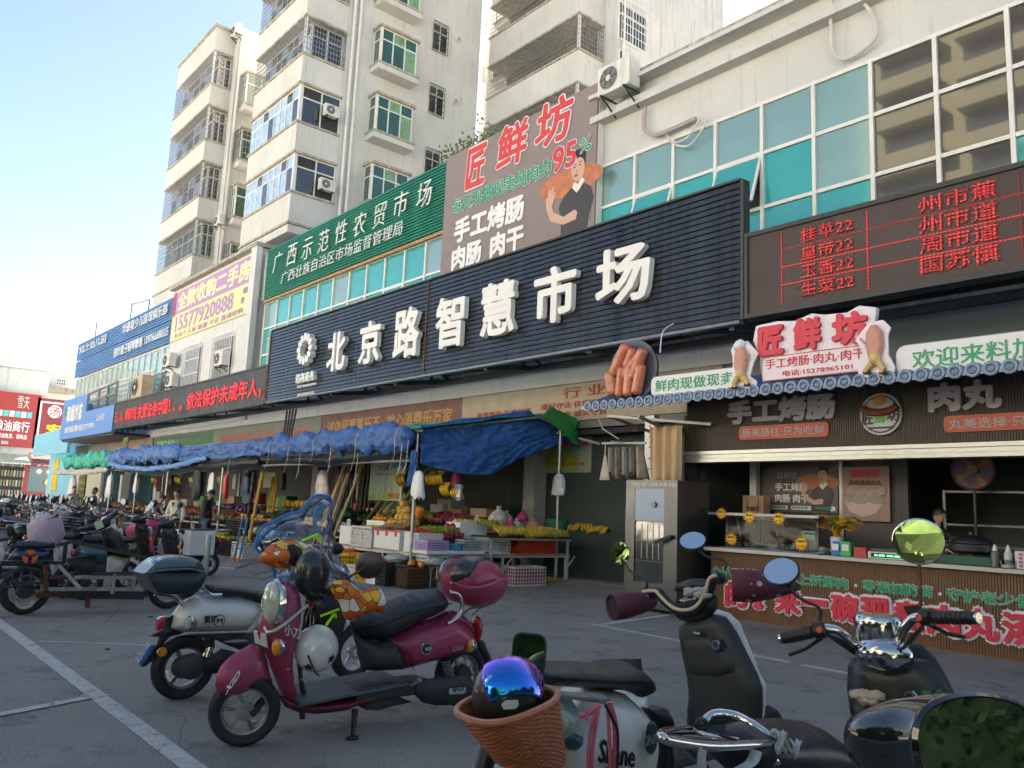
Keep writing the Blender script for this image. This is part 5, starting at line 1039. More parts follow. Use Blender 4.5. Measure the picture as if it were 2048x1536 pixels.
roll(-23.9,-34.2,8.7,2.66,.07,M('sky_blue_roll',(.10,.26,.55),.5,var=.2),'thin sky blue rolled sheet sagging in a long curve',4,.1,7,.26,ties=False)
def f2(a,b):x=-20.3-a*6.3;return(x,8.86+.09*nz(x*1.1,b*2,2)-.10*abs(nz(x*3+b,b*3,7))-.05*abs(nz(x*8,b*6))-.03*b,3.06-.42*b+.03*math.sin(a*11)*b)
sheet('tarpaulin',tarp_b,f2,120,16,'flat blue tarpaulin flap on the front edge between the two tied bundles')
def sag(x0,x1,z0,dz,dep,m,label,sd_):sheet('shade_net',m,lambda a,b:(x0+(x1-x0)*a,8.8+.25*b+.05*nz(a*9,b*3,sd_)+.04*math.sin(b*9),z0-dz*math.sin(a*PI)*(.45+.55*b)-b*dep+.04*math.sin(b*12+a*4)*(1-b)),40,10,label,'shade net')
sag(-13.75,-20.6,2.68,.13,.2,tarp_k,'black shade net drooping under the right blue bundle',2);sag(-20.7,-26.5,2.62,.06,.28,tarp_k,'dark shade net hanging below the flat blue flap',4);sag(-24.2,-34,2.58,.22,.16,M('grey_net',(.09,.12,.16),.7,var=.3),'grey net hanging below the sky blue roll',5)
sheet('tarpaulin',tarp_b,lambda a,b:(-13.58+.16*(a-.5)*(1+b)+.03*nz(a*9,b*3),8.98+.12*math.sin(a*PI)*(b+.3)+.04*nz(a*7,b*4),2.62-b*.72+.1*a*b),14,12,'twisted blue tarpaulin tail hanging beside the right corner pole')
for i,(x,z)in enumerate(((-13.5,2.3),(-13.72,2.25),(-15.4,2.1),(-16.6,2.3),(-18.1,2.2),(-22.4,2.2))):hose(['loop of white rope hanging at the right corner pole','white rope end left of the right corner pole','white rope tail under the black net by the poster','short white rope under the black net','white rope loop under the left end of the black net','white rope hanging from the flat blue flap'][i],[(x,8.8,z+.5),(x+.05,8.75,z+.1),(x-.04,8.75,z-.15),(x+.03,8.78,z+.05)],.007,rope_m,'rope','rope')
alu=M('perforated_angle',(.55,.55,.54),.45,metal=.3,var=.15);wood_b=M('table_board',(.42,.34,.25),.7,var=.3,vs=5,bump=.2);dark_b=M('dark_table_board',(.05,.04,.035),.7,var=.3,vs=5)
def table(label,x0,y0,x1,y1,z,m,legs=True,brace=True):
 t=thing('stall_table',label,'table',((x0+x1)/2,(y0+y1)/2,0));box('tabletop',m,t,x0,y0,z-.03,x1,y1,z)
 for y in(y0+.03,y1-.03):MB().bar((x0,y,z-.055),(x1,y,z-.055),.035,.04).build('frame_rail',alu,t)
 for x in(x0+.03,x1-.03):MB().bar((x,y0,z-.055),(x,y1,z-.055),.035,.04).build('frame_rail',alu,t)
 if legs:
  for x in(x0+.04,x1-.04):
   for y in([y0+.1,y1-.1]if y1-y0<2.5 else[y0+.1,(y0+y1)/2,y1-.1]):
    MB().bar((x,y,.0),(x,y,z-.03),.045).build('leg',alu,t)
    if brace:MB().bar((x,y+.02,z-.32),(x,y+.28,z-.05),.03).build('brace',alu,t)
 return t
table('lower stall table along the right end with pale board top',-14.9,9.15,-13.12,12.95,.64,wood_b)
table('dark raised banana shelf at the right end of the stall',-14.9,10.55,-13.02,12.9,1.0,dark_b,brace=False)
table('front stall table carrying white boxes of oranges and melons',-17.4,9.25,-14.1,10.6,.62,wood_b)
table('separate dark table with bananas and foam box beside the ramp',-14.4,13.7,-12.2,15.4,1.13,dark_b)
for i,(x0,x1)in enumerate(((-27.5,-17.6),(-41,-27.6))):table(['long stall table behind the stacked black crates','long stall table behind the shoppers'][i],x0,9.7,x1,11.3,.78,dark_b,brace=False)
box('back_counter',dark_in,thing('back_counter','dark shelf counter running along the back of the stall','counter',(-25,12.2,0)),-40,12.0,0,-15.5,12.5,1.15)
def crate_mesh(w,d,h,nx,nz_,t=.012):
 a=MB();
 for s in(-1,1):
  for i in range(nx+1):x=-w/2+w*i/nx;a.bar((x,s*d/2,0),(x,s*d/2,h),t)
  ny=max(2,int(nx*d/w))
  for i in range(1,ny):y=-d/2+d*i/ny;a.bar((s*w/2,y,0),(s*w/2,y,h),t)
  for k in range(nz_+1):
   z=h*k/nz_;b=t*1.2+(.02 if k in(0,nz_)else 0)
   a.bar((-w/2,s*d/2,z),(w/2,s*d/2,z),t*1.3,b);a.bar((s*w/2,-d/2,z),(s*w/2,d/2,z),t*1.3,b)
 a.box(-w/2,-d/2,0,w/2,d/2,.015);return a
CRP={}
def crate(label,x,y,z,w,d,h,m,rz=0.,nx=8,nz_=5,fill=None,group=None):
 t=thing('crate',label,'crate');k=(w,d,h,nx,nz_,m.name)
 if k not in CRP:o=crate_mesh(w,d,h,nx,nz_).build('lattice',m,t);CRP[k]=o;o['kind']='stuff'
 else:c=CRP[k].copy();COL.objects.link(c);c.parent=t
 if fill:MB().box(-w/2+.02,-d/2+.02,.02,w/2-.02,d/2-.02,h*.85).build('contents',fill,t)
 if group:t['group']=group
 return put(t,(x,y,z),rz)
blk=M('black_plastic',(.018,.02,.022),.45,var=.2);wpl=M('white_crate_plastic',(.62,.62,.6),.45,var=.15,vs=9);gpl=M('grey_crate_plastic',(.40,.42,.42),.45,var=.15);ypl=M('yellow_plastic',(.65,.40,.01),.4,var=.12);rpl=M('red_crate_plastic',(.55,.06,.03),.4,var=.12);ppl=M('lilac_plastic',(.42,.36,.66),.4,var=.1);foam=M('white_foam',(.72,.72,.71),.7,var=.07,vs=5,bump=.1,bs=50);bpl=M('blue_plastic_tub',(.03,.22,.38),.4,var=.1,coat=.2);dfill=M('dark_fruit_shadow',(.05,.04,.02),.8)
def foambox(label,x,y,z,w,d,h,rz=0,m=None,tape=None,lid=False):
 t=thing('foam_box',label,'box');a=MB();q=.025
 for b in((-w/2,-d/2,0,w/2,d/2,.03),(-w/2,-d/2,.031,-w/2+q,d/2,h),(w/2-q,-d/2,.031,w/2,d/2,h),(-w/2+q+.001,-d/2,.031,w/2-q-.001,-d/2+q,h),(-w/2+q+.001,d/2-q,.031,w/2-q-.001,d/2,h)):MB().box(*b).build('panel',m or foam,t)
 if lid:MB().box(-w/2-.01,-d/2-.01,h+.002,w/2+.01,d/2+.01,h+.035).build('lid',m or foam,t)
 if tape:
  for i in range(3):MB().box(-w/2+w*(.1+.35*i),-d/2-.004,h-.12,-w/2+w*(.2+.35*i),-d/2-.001,h).build('tape',tape,t)
  MB().box(-w/2,-d/2-.005,h-.03,w/2,-d/2-.0045,h+.0).build('tape',tape,t)
 return put(t,(x,y,z),rz)
def card(label,x,y,z,w,d,h,m,rz=0,txt=None,flap=False):
 t=thing('cardboard_box',label,'box');MB().box(-w/2,-d/2,0,w/2,d/2,h).build('body',m,t,bevel=.006)
 if txt:text(txt,(-w*.35,-d/2-.003,h*.3),w*.7,h*.4,red_t,t,depth=.002)
 if flap:MB().add([(-w/2,-d/2,h),(w/2,-d/2,h),(w/2,-d/2-h*.5,h*1.05),(-w/2,-d/2-h*.5,h*1.05)],[(0,1,2,3)]).build('flap',M('cardboard',(.42,.30,.19),.8),t)
 return put(t,(x,y,z),rz)
cdb=M('cardboard',(.42,.30,.19),.8,var=.15);
orange=M('orange_peel',(.72,.25,.02),.4,var=.2,vs=20,bump=.1,bs=80);dragon=M('dragon_fruit_skin',(.50,.02,.10),.4,var=.35,vs=14,coat=.2);ylw=M('yellow_fruit',(.72,.45,.05),.4,var=.25,vs=12);apple=M('apple_red',(.55,.10,.06),.35,var=.4,vs=12);mango=M('green_fruit',(.25,.38,.05),.4,var=.3,vs=12);melon=M('hami_melon',(.55,.32,.06),.5,var=.5,vs=18,bump=.3);bana=M('banana_yellow',(.75,.50,.04),.45,var=.2,vs=9,isl=.35);banag=M('banana_green_tip',(.48,.45,.06),.45,var=.3,vs=9,isl=.35);pear=M('pale_pear',(.70,.58,.28),.45,var=.15,vs=12);leafg=M('green_leaf',(.10,.28,.02),.5,var=.4,vs=9);purp=M('purple_grape',(.09,.03,.10),.35,var=.3,vs=20)
FM={}
def fruit(kind,m,r,p,label,group,sq=.92):
 k=(kind,m.name,r)
 if k not in FM:
  a=MB().ball((0,0,0),(r,r,r*sq),12,8)
  if kind=='dragon_fruit':
   for i in range(10):
    an=random.uniform(0,2*PI);e=random.uniform(-.6,.9);c=Vector((math.cos(an)*math.cos(e),math.sin(an)*math.cos(e),math.sin(e)))*r;d=(c.normalized()+Vector((0,0,.6))).normalized()*r*.4;s=d.cross(c).normalized()*r*.16;a.add([c*.95-s,c*.95+s,c+d],[(0,1,2)])
  o=a.build(kind,m,smooth='all');FM[k]=o
 else:o=FM[k].copy();COL.objects.link(o)
 o.location=p;o.rotation_euler=(random.uniform(-1,1),random.uniform(-1,1),random.uniform(0,6));return tag(o,label,kind.replace('_',' '),group)
def pile(kind,m,r,c,wx,wy,n,label,group,ms=None,sq=.92):
 pts=[];base=c[2]
 k=0;z=base+r*.8;lx,ly=wx,wy
 while k<n and lx>0:
  nx=max(1,int(lx/(2*r)));ny=max(1,int(ly/(2*r)))
  for i in range(nx):
   for j in range(ny):
    if k>=n:break
    pts.append((c[0]+(i-(nx-1)/2)*2*r+random.uniform(-.2,.2)*r,c[1]+(j-(ny-1)/2)*2*r+random.uniform(-.2,.2)*r,z+random.uniform(-.1,.1)*r));k+=1
  z+=r*1.45;lx-=2*r;ly-=2*r
  if lx<=r*.5 or ly<=r*.5:lx=ly=2.1*r if k<n and nx>1 else-1
 for i,p in enumerate(pts):fruit(kind,(ms[i%len(ms)]if ms else m),r,p,label,group,sq)
def heap(name,ms,x0,x1,y0,y1,z,r,n,label,slope=0.,parent=None):
 a=MB()
 for _ in range(n):
  x=random.uniform(x0,x1);y=random.uniform(y0,y1);f=min((x-x0)/(x1-x0),(x1-x)/(x1-x0))*2;a.ball((x,y,z+slope*(y-y0)/(y1-y0)+random.uniform(0,.5)*r+f*r*1.2),(r,r,r*.9),7,5)
 o=a.build(name,ms,smooth='all',kind='stuff');o['label']=label;return o
def banana_mesh(n=7,green=False):
 a=MB()
 for i in range(n):
  f=(i-(n-1)/2)/n;P=[]
  for s in range(7):
   t=s/6;P.append((f*.24+.02*math.sin(t*3)*f,-.02-.17*t-.02*t*t,.10*math.sin(t*2.2)-.16*t*t+.012*(i%2)))
  a.tube(P,[.007,.014,.018,.019,.018,.013,.005],6)
 a.tube([(-.09,0,.01),(.09,0,.01)],.014,6);return a
BM={}
def bananas(p,rz,label,m=bana,n=7,hang=False,s=1.,group=None):
 k=(n,m.name)
 if k not in BM:o=banana_mesh(n).build('banana_bunch',m,smooth='all');BM[k]=o
 else:o=BM[k].copy();COL.objects.link(o)
 o.location=p;o.rotation_euler=((1.25 if hang else random.uniform(-.15,.2)),random.uniform(-.15,.15),rz);o.scale=(s,s,s);return tag(o,label,'bananas',group)
ord_=['first','second','third','fourth','fifth','sixth','seventh','eighth','ninth','tenth','eleventh','twelfth','thirteenth','fourteenth']
for i in range(11):bananas((-13.12,10.85+i*.175,1.08+.02*(i%2)),PI/2+random.uniform(-.25,.25),f'{"green tinged" if i > 6 else "yellow"} banana bunch on the front edge of the dark shelf, {ord_[i]} from the left',bana if i<7 else banag)
for i in range(8):bananas((-13.42,11.0+i*.22,1.13),PI/2+random.uniform(-.4,.4),f'banana bunch in the second row of the dark shelf, {ord_[i]} from the left',banag if i in(2,3,5)else bana)
for i in range(3):bananas((-13.6,10.75+i*.2,1.25),PI/2+.3*i,f'banana bunch leaning on the foam box, {ord_[i]} from the left',banag)
for i in range(6):bananas((-13.7+i*.21,13.68,1.20+.05*(i in(1,2))),random.uniform(-.3,.3),f'banana bunch on the separate table by the ramp, {ord_[i]} from the left',bana)
for i,(u,v)in enumerate(((895,978),(918,985),(882,955),(868,957),(805,958))):
 q=yp(u,v,10.4);bananas((q[0],q[1],q[2]+.12),random.uniform(-.2,.2),f'banana bunch hanging inside the stall, {["lower middle one", "lower right one", "upper one above the pair", "upper one by the white bags", "left one beside the cane juice poster"][i]}',bana,9,True,1.25)
for i,x in enumerate((-27.3,-28.6,-29.6,-24.9,-31.2)):bananas((x,9.6,2.22),random.uniform(-.3,.3),f'dull banana bunch hanging over the shoppers, {["second", "third", "fourth", "first", "fifth"][i]} from the right',banag,9,True,1.3)
def XQ(u,v,X):q=xp(u,v,X);return q[1],q[2]
y_,z_=XQ(838,1087,-13.3)
foambox('white foam box with red nets at the right corner pole',-13.75,9.55,.66,.5,.75,.36,0)
crate('lilac plastic crate of red berries beside the corner pole',-13.38,9.42,.67,.42,.5,.2,ppl,0,10,4,M('red_berries',(.4,.02,.04),.4))
heap('red_berries',M('red_berries',(.4,.02,.04),.4),-13.56,-13.2,9.2,9.64,.85,.02,160,'red berries heaped in the lilac crate')
heap('red_netting',M('red_net_bag',(.62,.06,.05),.5),-13.95,-13.55,9.25,9.8,1.0,.05,40,'crumpled red net bags on the foam box')
t=thing('plastic_tub','round blue plastic tub on the lower table right of the corner pole','tub',(-13.3,9.85,.66));MB().lathe([(0,0),(.16,0),(.21,.16),(.225,.165),(.225,.18),(.2,.175),(.155,.02),(0,.02)],(-13.32,9.92,.66),22).build('tub',bpl,t,smooth=True);MB().lathe([(0,.12),(.18,.11)],(-13.32,9.92,.66),16).build('contents',M('shrimp_pink',(.5,.22,.16),.5),t)
for i,(y,lb,fm)in enumerate(((10.22,'grey slotted crate of green vegetables in the middle of the lower table',M('green_veg',(.12,.3,.04),.5,var=.5,vs=30)),(10.66,'pale slotted crate under clear plastic right of the green vegetables',M('pale_plastic_film',(.45,.46,.48),.3)))):
 crate(lb,-13.38,y,.70,.5,.42,.2,gpl if i==0 else wpl,0,9,4,fm)
 heap('green_vegetables' if i==0 else 'plastic_film',leafg if i==0 else M('pale_plastic_film',(.45,.46,.48),.3),-13.55,-13.2,y-.17,y+.17,.88,.025,90,'small green vegetables in the grey crate' if i==0 else 'crumpled clear film in the pale crate')
crate('small white crate under the left end of the dark shelf',-13.3,11.05,.66,.35,.3,.24,wpl,0,5,4)
for i in range(2):crate(['red slotted crate under the dark shelf, left one','red slotted crate under the dark shelf, right one'][i],-13.32,11.7+i*.52,.66,.4,.5,.26,rpl,0,12,7,M('red_crate_inner',(.3,.03,.02),.5))
t=thing('foam_tray','long white foam lids laid flat under the crates of the lower table','foam lid',(-13.3,9.8,.645));box('lid',foam,t,-13.9,9.1,.642,-13.08,10.05,.70);box('lid',foam,t,-13.9,10.06,.642,-13.08,10.95,.695)
box('sticker',M('blue_red_sticker',(.4,.04,.08),.5),t,-13.079,10.5,.65,-13.07,10.6,.69)
foambox('big white foam box right of the dragon fruit',-13.85,10.6,.98,.5,.7,.26,0);heap('pale_fruit',pear,-14.05,-13.65,10.3,10.9,1.22,.04,60,'pale fruit heaped in the big foam box')
box('box_stack',foam,thing('foam_box','plain foam box under the big foam box on the lower table','box',(-13.85,10.6,.65)),-14.1,10.2,.65,-13.62,10.95,.975)
pile('dragon_fruit',dragon,.062,(-13.62,10.02,.93),.38,.5,26,'dragon fruit in the red heap on the right end table','dragon fruit heap',sq=1.1)
box('crate_base',blk,thing('crate','dark crate carrying the dragon fruit heap','crate',(-13.62,10.0,.65)),-13.85,9.75,.65,-13.42,10.3,.93)
lv=thing('leek_bundle','bundle of bright green leafy stalks left of the dragon fruit','vegetable',(-13.8,9.75,1.0));a=MB()
for _ in range(120):
 y=random.uniform(9.45,9.95);x=random.uniform(-14.1,-13.6);a.tube([(x,y,1.0+random.random()*.1),(x+.15,y+.2*random.random(),1.08+random.random()*.08),(x+.3,y+random.uniform(-.1,.35),1.03)],[.012,.008,.003],4)
a.build('leaves',M('lime_leaf',(.26,.42,.03),.5,var=.3,vs=15),lv,kind='stuff')
bagm=M('milky_bag',(.55,.52,.50),.35,var=.3,vs=9,bump=.5,bs=22);pinkb=M('pink_net_bag',(.62,.05,.20),.4,var=.3,vs=20,bump=.5,bs=40);orb=M('orange_in_bag',(.62,.28,.12),.35,var=.4,vs=10,bump=.5,bs=22)
def bag(label,x,y,z,r,m,cat='bag'):
 t=thing('tied_bag',label,cat,(x,y,z));sd_=random.random()*50
 prof=[(0,0),(.75,.02),(1,.35),(.98,.8),(.7,1.25),(.25,1.55),(.13,1.62),(.3,1.8),(.22,1.9)]
 n=18;a=MB();a.loft([[(x+r*p*math.cos(2*PI*j/n)*(1+.16*nz(j*1.1,p*3,sd_)),y+r*p*math.sin(2*PI*j/n)*(1+.16*nz(j*1.3,p*2,sd_)),z+r*h+.05*r*nz(j,h*3,sd_))for j in range(n)]for p,h in[(max(p,.02),h)for p,h in prof]]);a.build('bag',m,t,smooth='all');return t
for i,(y,x,z,r,m,lb)in enumerate(((11.2,-13.75,1.03,.17,bagm,'tied milky bag left of the pink net bag'),(11.5,-13.9,1.2,.22,bagm,'tallest knotted milky bag on top of the bag heap'),(11.55,-13.55,1.06,.15,pinkb,'pink net bag lying low in front of the milky bags'),(12.1,-13.8,1.3,.13,pinkb,'upright pink net bag at the right of the heap'),(12.25,-13.6,1.03,.2,orb,'orange filled bag behind the right banana bunches'),(11.9,-13.75,1.03,.18,bagm,'milky bag between pink net bag and orange filled bag'),(11.0,-14.0,1.1,.16,bagm,'round milky bag at the left of the heap'),(11.85,-14.05,1.2,.17,M('yellow_fruit_bag',(.6,.5,.25),.35,var=.4,vs=10,bump=.5),'yellowish fruit bag under the tall knotted bag'))):bag(lb,x,y,z,r,m)
for x,y in((-14.2,10.9),(-14.3,11.3)):heap('brown_roots',M('brown_root',(.16,.08,.04),.8,var=.4,vs=20),x-.2,x+.2,y-.2,y+.2,1.25,.05,50,'brown knotty roots piled behind the foam box')
foambox('white printed foam box with orange tape on the separate table',-12.75,14.3,1.14,1.0,.7,.36,0,tape=M('orange_tape',(.5,.15,.04),.4));text('广东海鲜专用',(-13.2,13.94,1.24),.9,.1,M('green_stamp',(.03,.2,.08),.5),None or thing('stamp_print','green stamped characters on the printed foam box','print',(-12.8,13.94,1.24)),depth=.002)
foambox('pale foam box lying on top of the upright apple carton',-14.0,15.4,1.75,.8,.5,.3,0,lid=True);card('white carton standing under the foam box, apple print',-13.6,15.4,.95,.6,.5,.78,M('white_carton',(.5,.5,.47),.7),0)
card('small red carton with round apple print',-14.6,15.2,1.2,.42,.3,.45,M('red_carton',(.45,.04,.06),.6));card('white carton with green pear print',-15.2,14.8,1.2,.4,.3,.6,M('white_carton',(.5,.5,.47),.7))
t=thing('plastic_tub','teal plastic basin on the stacked cartons behind the separate table','basin',(-13.0,15.4,1.6));MB().lathe([(0,0),(.2,0),(.33,.18),(.35,.2),(.32,.2),(.18,.02)],(-12.9,15.1,1.62),20).build('basin',M('teal_plastic',(.02,.20,.26),.4),t,smooth=True);card('brown carton behind the printed foam box',-12.3,15.6,1.0,.9,.6,.9,cdb);card('brown carton supporting the teal basin',-13.0,15.2,1.0,.5,.4,.6,cdb)
crate('tan slatted basket on top of the brown carton',-12.3,15.6,1.92,.9,.6,.5,M('tan_basket',(.32,.22,.08),.6),0,16,4);t=thing('plastic_tub','green plastic tub at the right pole','tub',(-14.5,13.6,1.1));MB().lathe([(0,0),(.24,0),(.3,.22),(.3,.24),(.26,.22),(.2,.02)],(-14.2,13.55,1.14),18).build('tub',M('sea_green_plastic',(.03,.2,.16),.4),t,smooth=True)
t=thing('bucket','blue plastic bucket with wire handle under the separate table','bucket',(-13.9,14.0,0));MB().lathe([(0,0),(.17,0),(.21,.42),(.23,.42),(.23,.45),(.2,.44),(.16,.02)],(-14.15,13.9,.1),22).build('body',bpl,t,smooth=True);MB().tube([(-14.15+.21*math.cos(a),13.85-.05*math.sin(a),.5-.2*math.sin(a))for a in[PI*i/10 for i in range(11)]],.006,5).build('handle',grey_metal,t)
crate('white crate with red lining under the right end table',-13.15,11.6,.02,.5,.85,.36,wpl,0,7,5,M('red_lining',(.45,.04,.1),.5));foambox('old grey foam box beside the white crate under the end table',-13.6,11.05,.02,.4,.4,.42,0,M('grey_foam',(.33,.33,.31),.8))
t=thing('yellow_bag','yellow bag under the right end table','bag',(-13.8,10.6,.3));MB().ball((-13.8,10.7,.42),(.3,.35,.12),12,7,.1).build('bag',M('ochre_sack',(.35,.22,.03),.7),t,smooth=True)
foambox('small white foam box at the left end of the front table',-16.45,9.45,.64,.5,.45,.40,0);crate('white slotted crate second on the front table',-15.95,9.42,.64,.42,.4,.4,wpl,0,7,6,foam);crate('white slotted crate third on the front table',-15.52,9.42,.64,.4,.4,.4,wpl,0,7,6,foam)
foambox('white foam box with red tape on the front table',-14.78,9.5,.64,.98,.5,.38,0,tape=M('red_tape',(.6,.02,.03),.4))
foambox('shallow white tray of mandarins above the slotted crates',-16.0,9.95,1.04,.75,.5,.14,0);pile('mandarin',orange,.042,(-16.0,9.9,1.14),.6,.4,48,'mandarin heaped on the shallow white tray','mandarins on the white tray')
pile('melon',melon,.10,(-15.1,9.85,1.06),.9,.5,14,'mottled yellow melon above the red taped box','mottled melons on the front table',sq=1.2);fruit('pumpkin',orange,.14,(-14.75,10.0,1.42),'round orange pumpkin on top of the melons',None,.85)
heap('peanuts',M('peanut_shell',(.36,.22,.10),.8,var=.3,vs=30,isl=.5),-15.2,-14.3,9.28,9.7,1.06,.022,420,'peanuts spilling over the red taped box',.1)
heap('yellow_flowers',M('yellow_pods',(.62,.5,.10),.6),-15.9,-15.3,9.3,9.6,1.04,.025,90,'small yellow pods on the third crate')
t=thing('round_basket','round yellow basket full of oranges under the front table','basket',(-15.7,8.75,0));a=MB()
bx_,by_=-15.65,8.95
for i in range(26):an=2*PI*i/26;a.bar((bx_+.22*math.cos(an),by_+.22*math.sin(an),0),(bx_+.29*math.cos(an),by_+.29*math.sin(an),.45),.016)
for k in range(6):r=.22+.07*k/5;a.tube([(bx_+r*math.cos(2*PI*i/20),by_+r*math.sin(2*PI*i/20),.45*k/5+.005)for i in range(20)],.012 if k<5 else.02,5,closed=True)
a.build('weave',ypl,t,kind='stuff');MB().lathe([(0,.02),(.2,.02),(.26,.4),(0,.42)],(bx_,by_,0),16).build('lining',M('amber_lining',(.4,.2,.02),.6),t)
pile('orange',orange,.055,(bx_,by_,.42),.44,.44,19,'orange heaped in the round yellow basket','oranges in the round yellow basket')
crate('small white slotted crate between the yellow baskets',-15.1,8.8,0,.34,.3,.28,wpl,0,6,5,foam);crate('yellow slotted crate with lid under the front table',-14.7,8.85,0,.42,.4,.46,ypl,0,6,4,M('amber_lining',(.4,.2,.02),.6))
card('red fruit carton with open flap between yellow and black crates',-14.2,8.75,.12,.34,.3,.34,M('red_carton',(.45,.04,.06),.6),0,'水果',True);foambox('low white foam box under the red carton',-14.2,8.75,0,.36,.32,.11,0)
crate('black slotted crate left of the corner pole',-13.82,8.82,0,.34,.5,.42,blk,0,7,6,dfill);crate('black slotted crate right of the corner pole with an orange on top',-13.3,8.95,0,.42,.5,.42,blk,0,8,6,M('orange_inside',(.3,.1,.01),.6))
fruit('orange',orange,.075,(-13.22,8.86,.46),'single large orange on the black crate right of the corner pole',None);fruit('orange',orange,.07,(-13.08,8.98,.45),'second large orange on the black crate, nearer the white crate',None)
crate('white crate with notched sides right of the black crates',-12.95,9.75,0,.5,.55,.36,wpl,0,6,5,M('pale_green_veg',(.35,.4,.28),.6));heap('cabbage_pieces',M('pale_green_veg',(.35,.45,.25),.6),-13.15,-12.75,9.55,9.95,.38,.045,40,'pale green cabbages in the notched white crate')
for i,(x,y)in enumerate(((-13.9,8.95),(-13.4,9.35),(-13.15,9.3))):a=MB();a.ball((x,y,.50),(.26,.22,.10),22,12,.16);tag(a.build('plastic_wrap',M('clear_wrap',(.42,.42,.42),.2,var=.5,vs=16,bump=.8,bs=20,coat=.5),smooth='all'),['crumpled clear plastic over the left black crate','crumpled clear plastic behind the right black crate','crumpled clear plastic between black and white crates'][i],'plastic wrap')
for j in range(2):
 for i in range(5):
  x=-23.2+i*.62
  if j==0 and i>2:continue
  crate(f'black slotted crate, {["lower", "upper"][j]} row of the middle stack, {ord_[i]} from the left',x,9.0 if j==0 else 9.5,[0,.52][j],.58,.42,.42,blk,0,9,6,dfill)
crate('large white slotted crate at the right of the black crate stack',-21.2,9.0,0,.72,.5,.40,wpl,0,8,6,foam)
pile('citrus',orange,.055,(-22.7,9.0,.42),1.3,.34,44,'orange or yellow citrus on the lower black crates','citrus on the lower black crates',[orange,orange,ylw,mango]);pile('green_mango',mango,.055,(-21.2,9.0,.4),.6,.36,20,'green fruit on the large white crate','green fruit on the large white crate',[mango,mango,M('leafy_dark',(.05,.12,.03),.5),orange])
pile('mixed_fruit',apple,.055,(-22.0,9.6,.95),2.4,.4,90,'apple, lemon or dragon fruit on the upper black crates','mixed fruit on the upper black crates',[apple,ylw,ylw,dragon,dragon,orange,apple,mango]);heap('clear_bags',M('clear_wrap',(.42,.42,.42),.2,var=.5,vs=16,bump=.8,bs=20,coat=.5),-21.6,-20.4,9.1,9.5,.62,.09,40,'clear bags hanging over the upper crates')
pile('pale_pear',pear,.065,(-19.0,9.8,.95),1.7,.45,50,'pale pear or apple behind the rain cover','pale pears behind the rain cover',[pear,pear,ylw])
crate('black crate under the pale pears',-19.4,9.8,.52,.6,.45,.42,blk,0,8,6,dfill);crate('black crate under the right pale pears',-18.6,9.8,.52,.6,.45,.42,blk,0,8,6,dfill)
for i,x in enumerate((-20.0,-19.3,-18.7)):t=thing('green_cloth_bundle',f'dark green cloth bundle behind the pears, {ord_[i]} from the left','bundle',(x,10.3,1.1));MB().ball((x,10.4,1.28),(.33,.25,.16),14,8,.12).build('cloth',M('sea_green_cloth',(.01,.15,.09),.6,bump=.4),t,smooth=True)
for i,(x0,x1,y,z,r,n,m,lb)in enumerate(((-23.6,-20.4,10.2,1.0,.07,260,M('dark_greens',(.04,.075,.03),.6,var=.5,vs=9,isl=.6),'dark leafy greens piled behind the mixed fruit'),(-20.3,-17.8,10.8,1.1,.08,160,M('dark_greens',(.04,.075,.03),.6),'dark greens behind the pears'),(-30.5,-24.5,9.9,.95,.07,330,M('red_produce',(.28,.08,.04),.6,var=.5,vs=7,isl=.6),'reddish root vegetables on the table behind the shoppers'),(-27.5,-24.0,10.4,1.15,.07,180,M('violet_produce',(.16,.08,.18),.6,var=.5,isl=.7),'violet produce behind the woman in the cream jacket'),(-40,-31,9.9,.95,.08,330,M('mixed_produce',(.34,.14,.07),.6,var=.7,vs=5,isl=.7),'mixed produce at the far end of the stall'),(-26.4,-24.4,9.5,.85,.06,120,M('light_greens',(.25,.32,.10),.6,var=.4),'light green vegetables right of the cream jacket'),(-17.6,-15.0,11.5,1.2,.06,200,M('pink_produce',(.36,.06,.10),.6,var=.6,vs=8,isl=.7),'pink and red produce in the dark middle of the stall'))):
 heap('produce',m,x0,x1,y-.25,y+.35,z,r,n,lb,.12)
for i in range(6):fruit('hami_melon',melon,.11,(-23.1+i*.28,10.9,1.45),'yellow green melon on the upper dark shelf','melons on the upper dark shelf',1.2)
tag(box('shelf_board',dark_b,None,-23.6,10.7,1.31,-21.2,11.2,1.34),'dark upper shelf board carrying melons','shelf')
for i in range(5):card(f'shadowed carton on the back counter, {ord_[i]} from the right',-16.2-i*.75,12.2,1.16,.55,.4,.35+.1*(i%2),[cdb,M('white_carton',(.5,.5,.47),.7),M('teal_carton',(.05,.2,.25),.6)][i%3])
for i in range(6):card(f'stacked carton deep in the stall by the right pole, {ord_[i]}',-14.6-(i%3)*.7,13.9,.1+(i//3)*.62,.62,.5,.58,cdb if i%2 else M('dark_carton',(.12,.09,.07),.8))
random.seed(11)
cm=[cdb,M('dark_carton',(.12,.09,.07),.8),M('white_carton',(.5,.5,.47),.7),M('red_carton',(.45,.04,.06),.6),M('teal_carton',(.05,.2,.25),.6),M('green_carton',(.05,.22,.06),.6)]
for i in range(30):
 x=-15.2-i*.82;card('carton standing in the dim rear row of the stall',x,12.15+.1*(i%3),1.16,.6,.4,random.uniform(.2,.62),cm[(i*7+i//3)%6])['group']='cartons in the dim rear row'
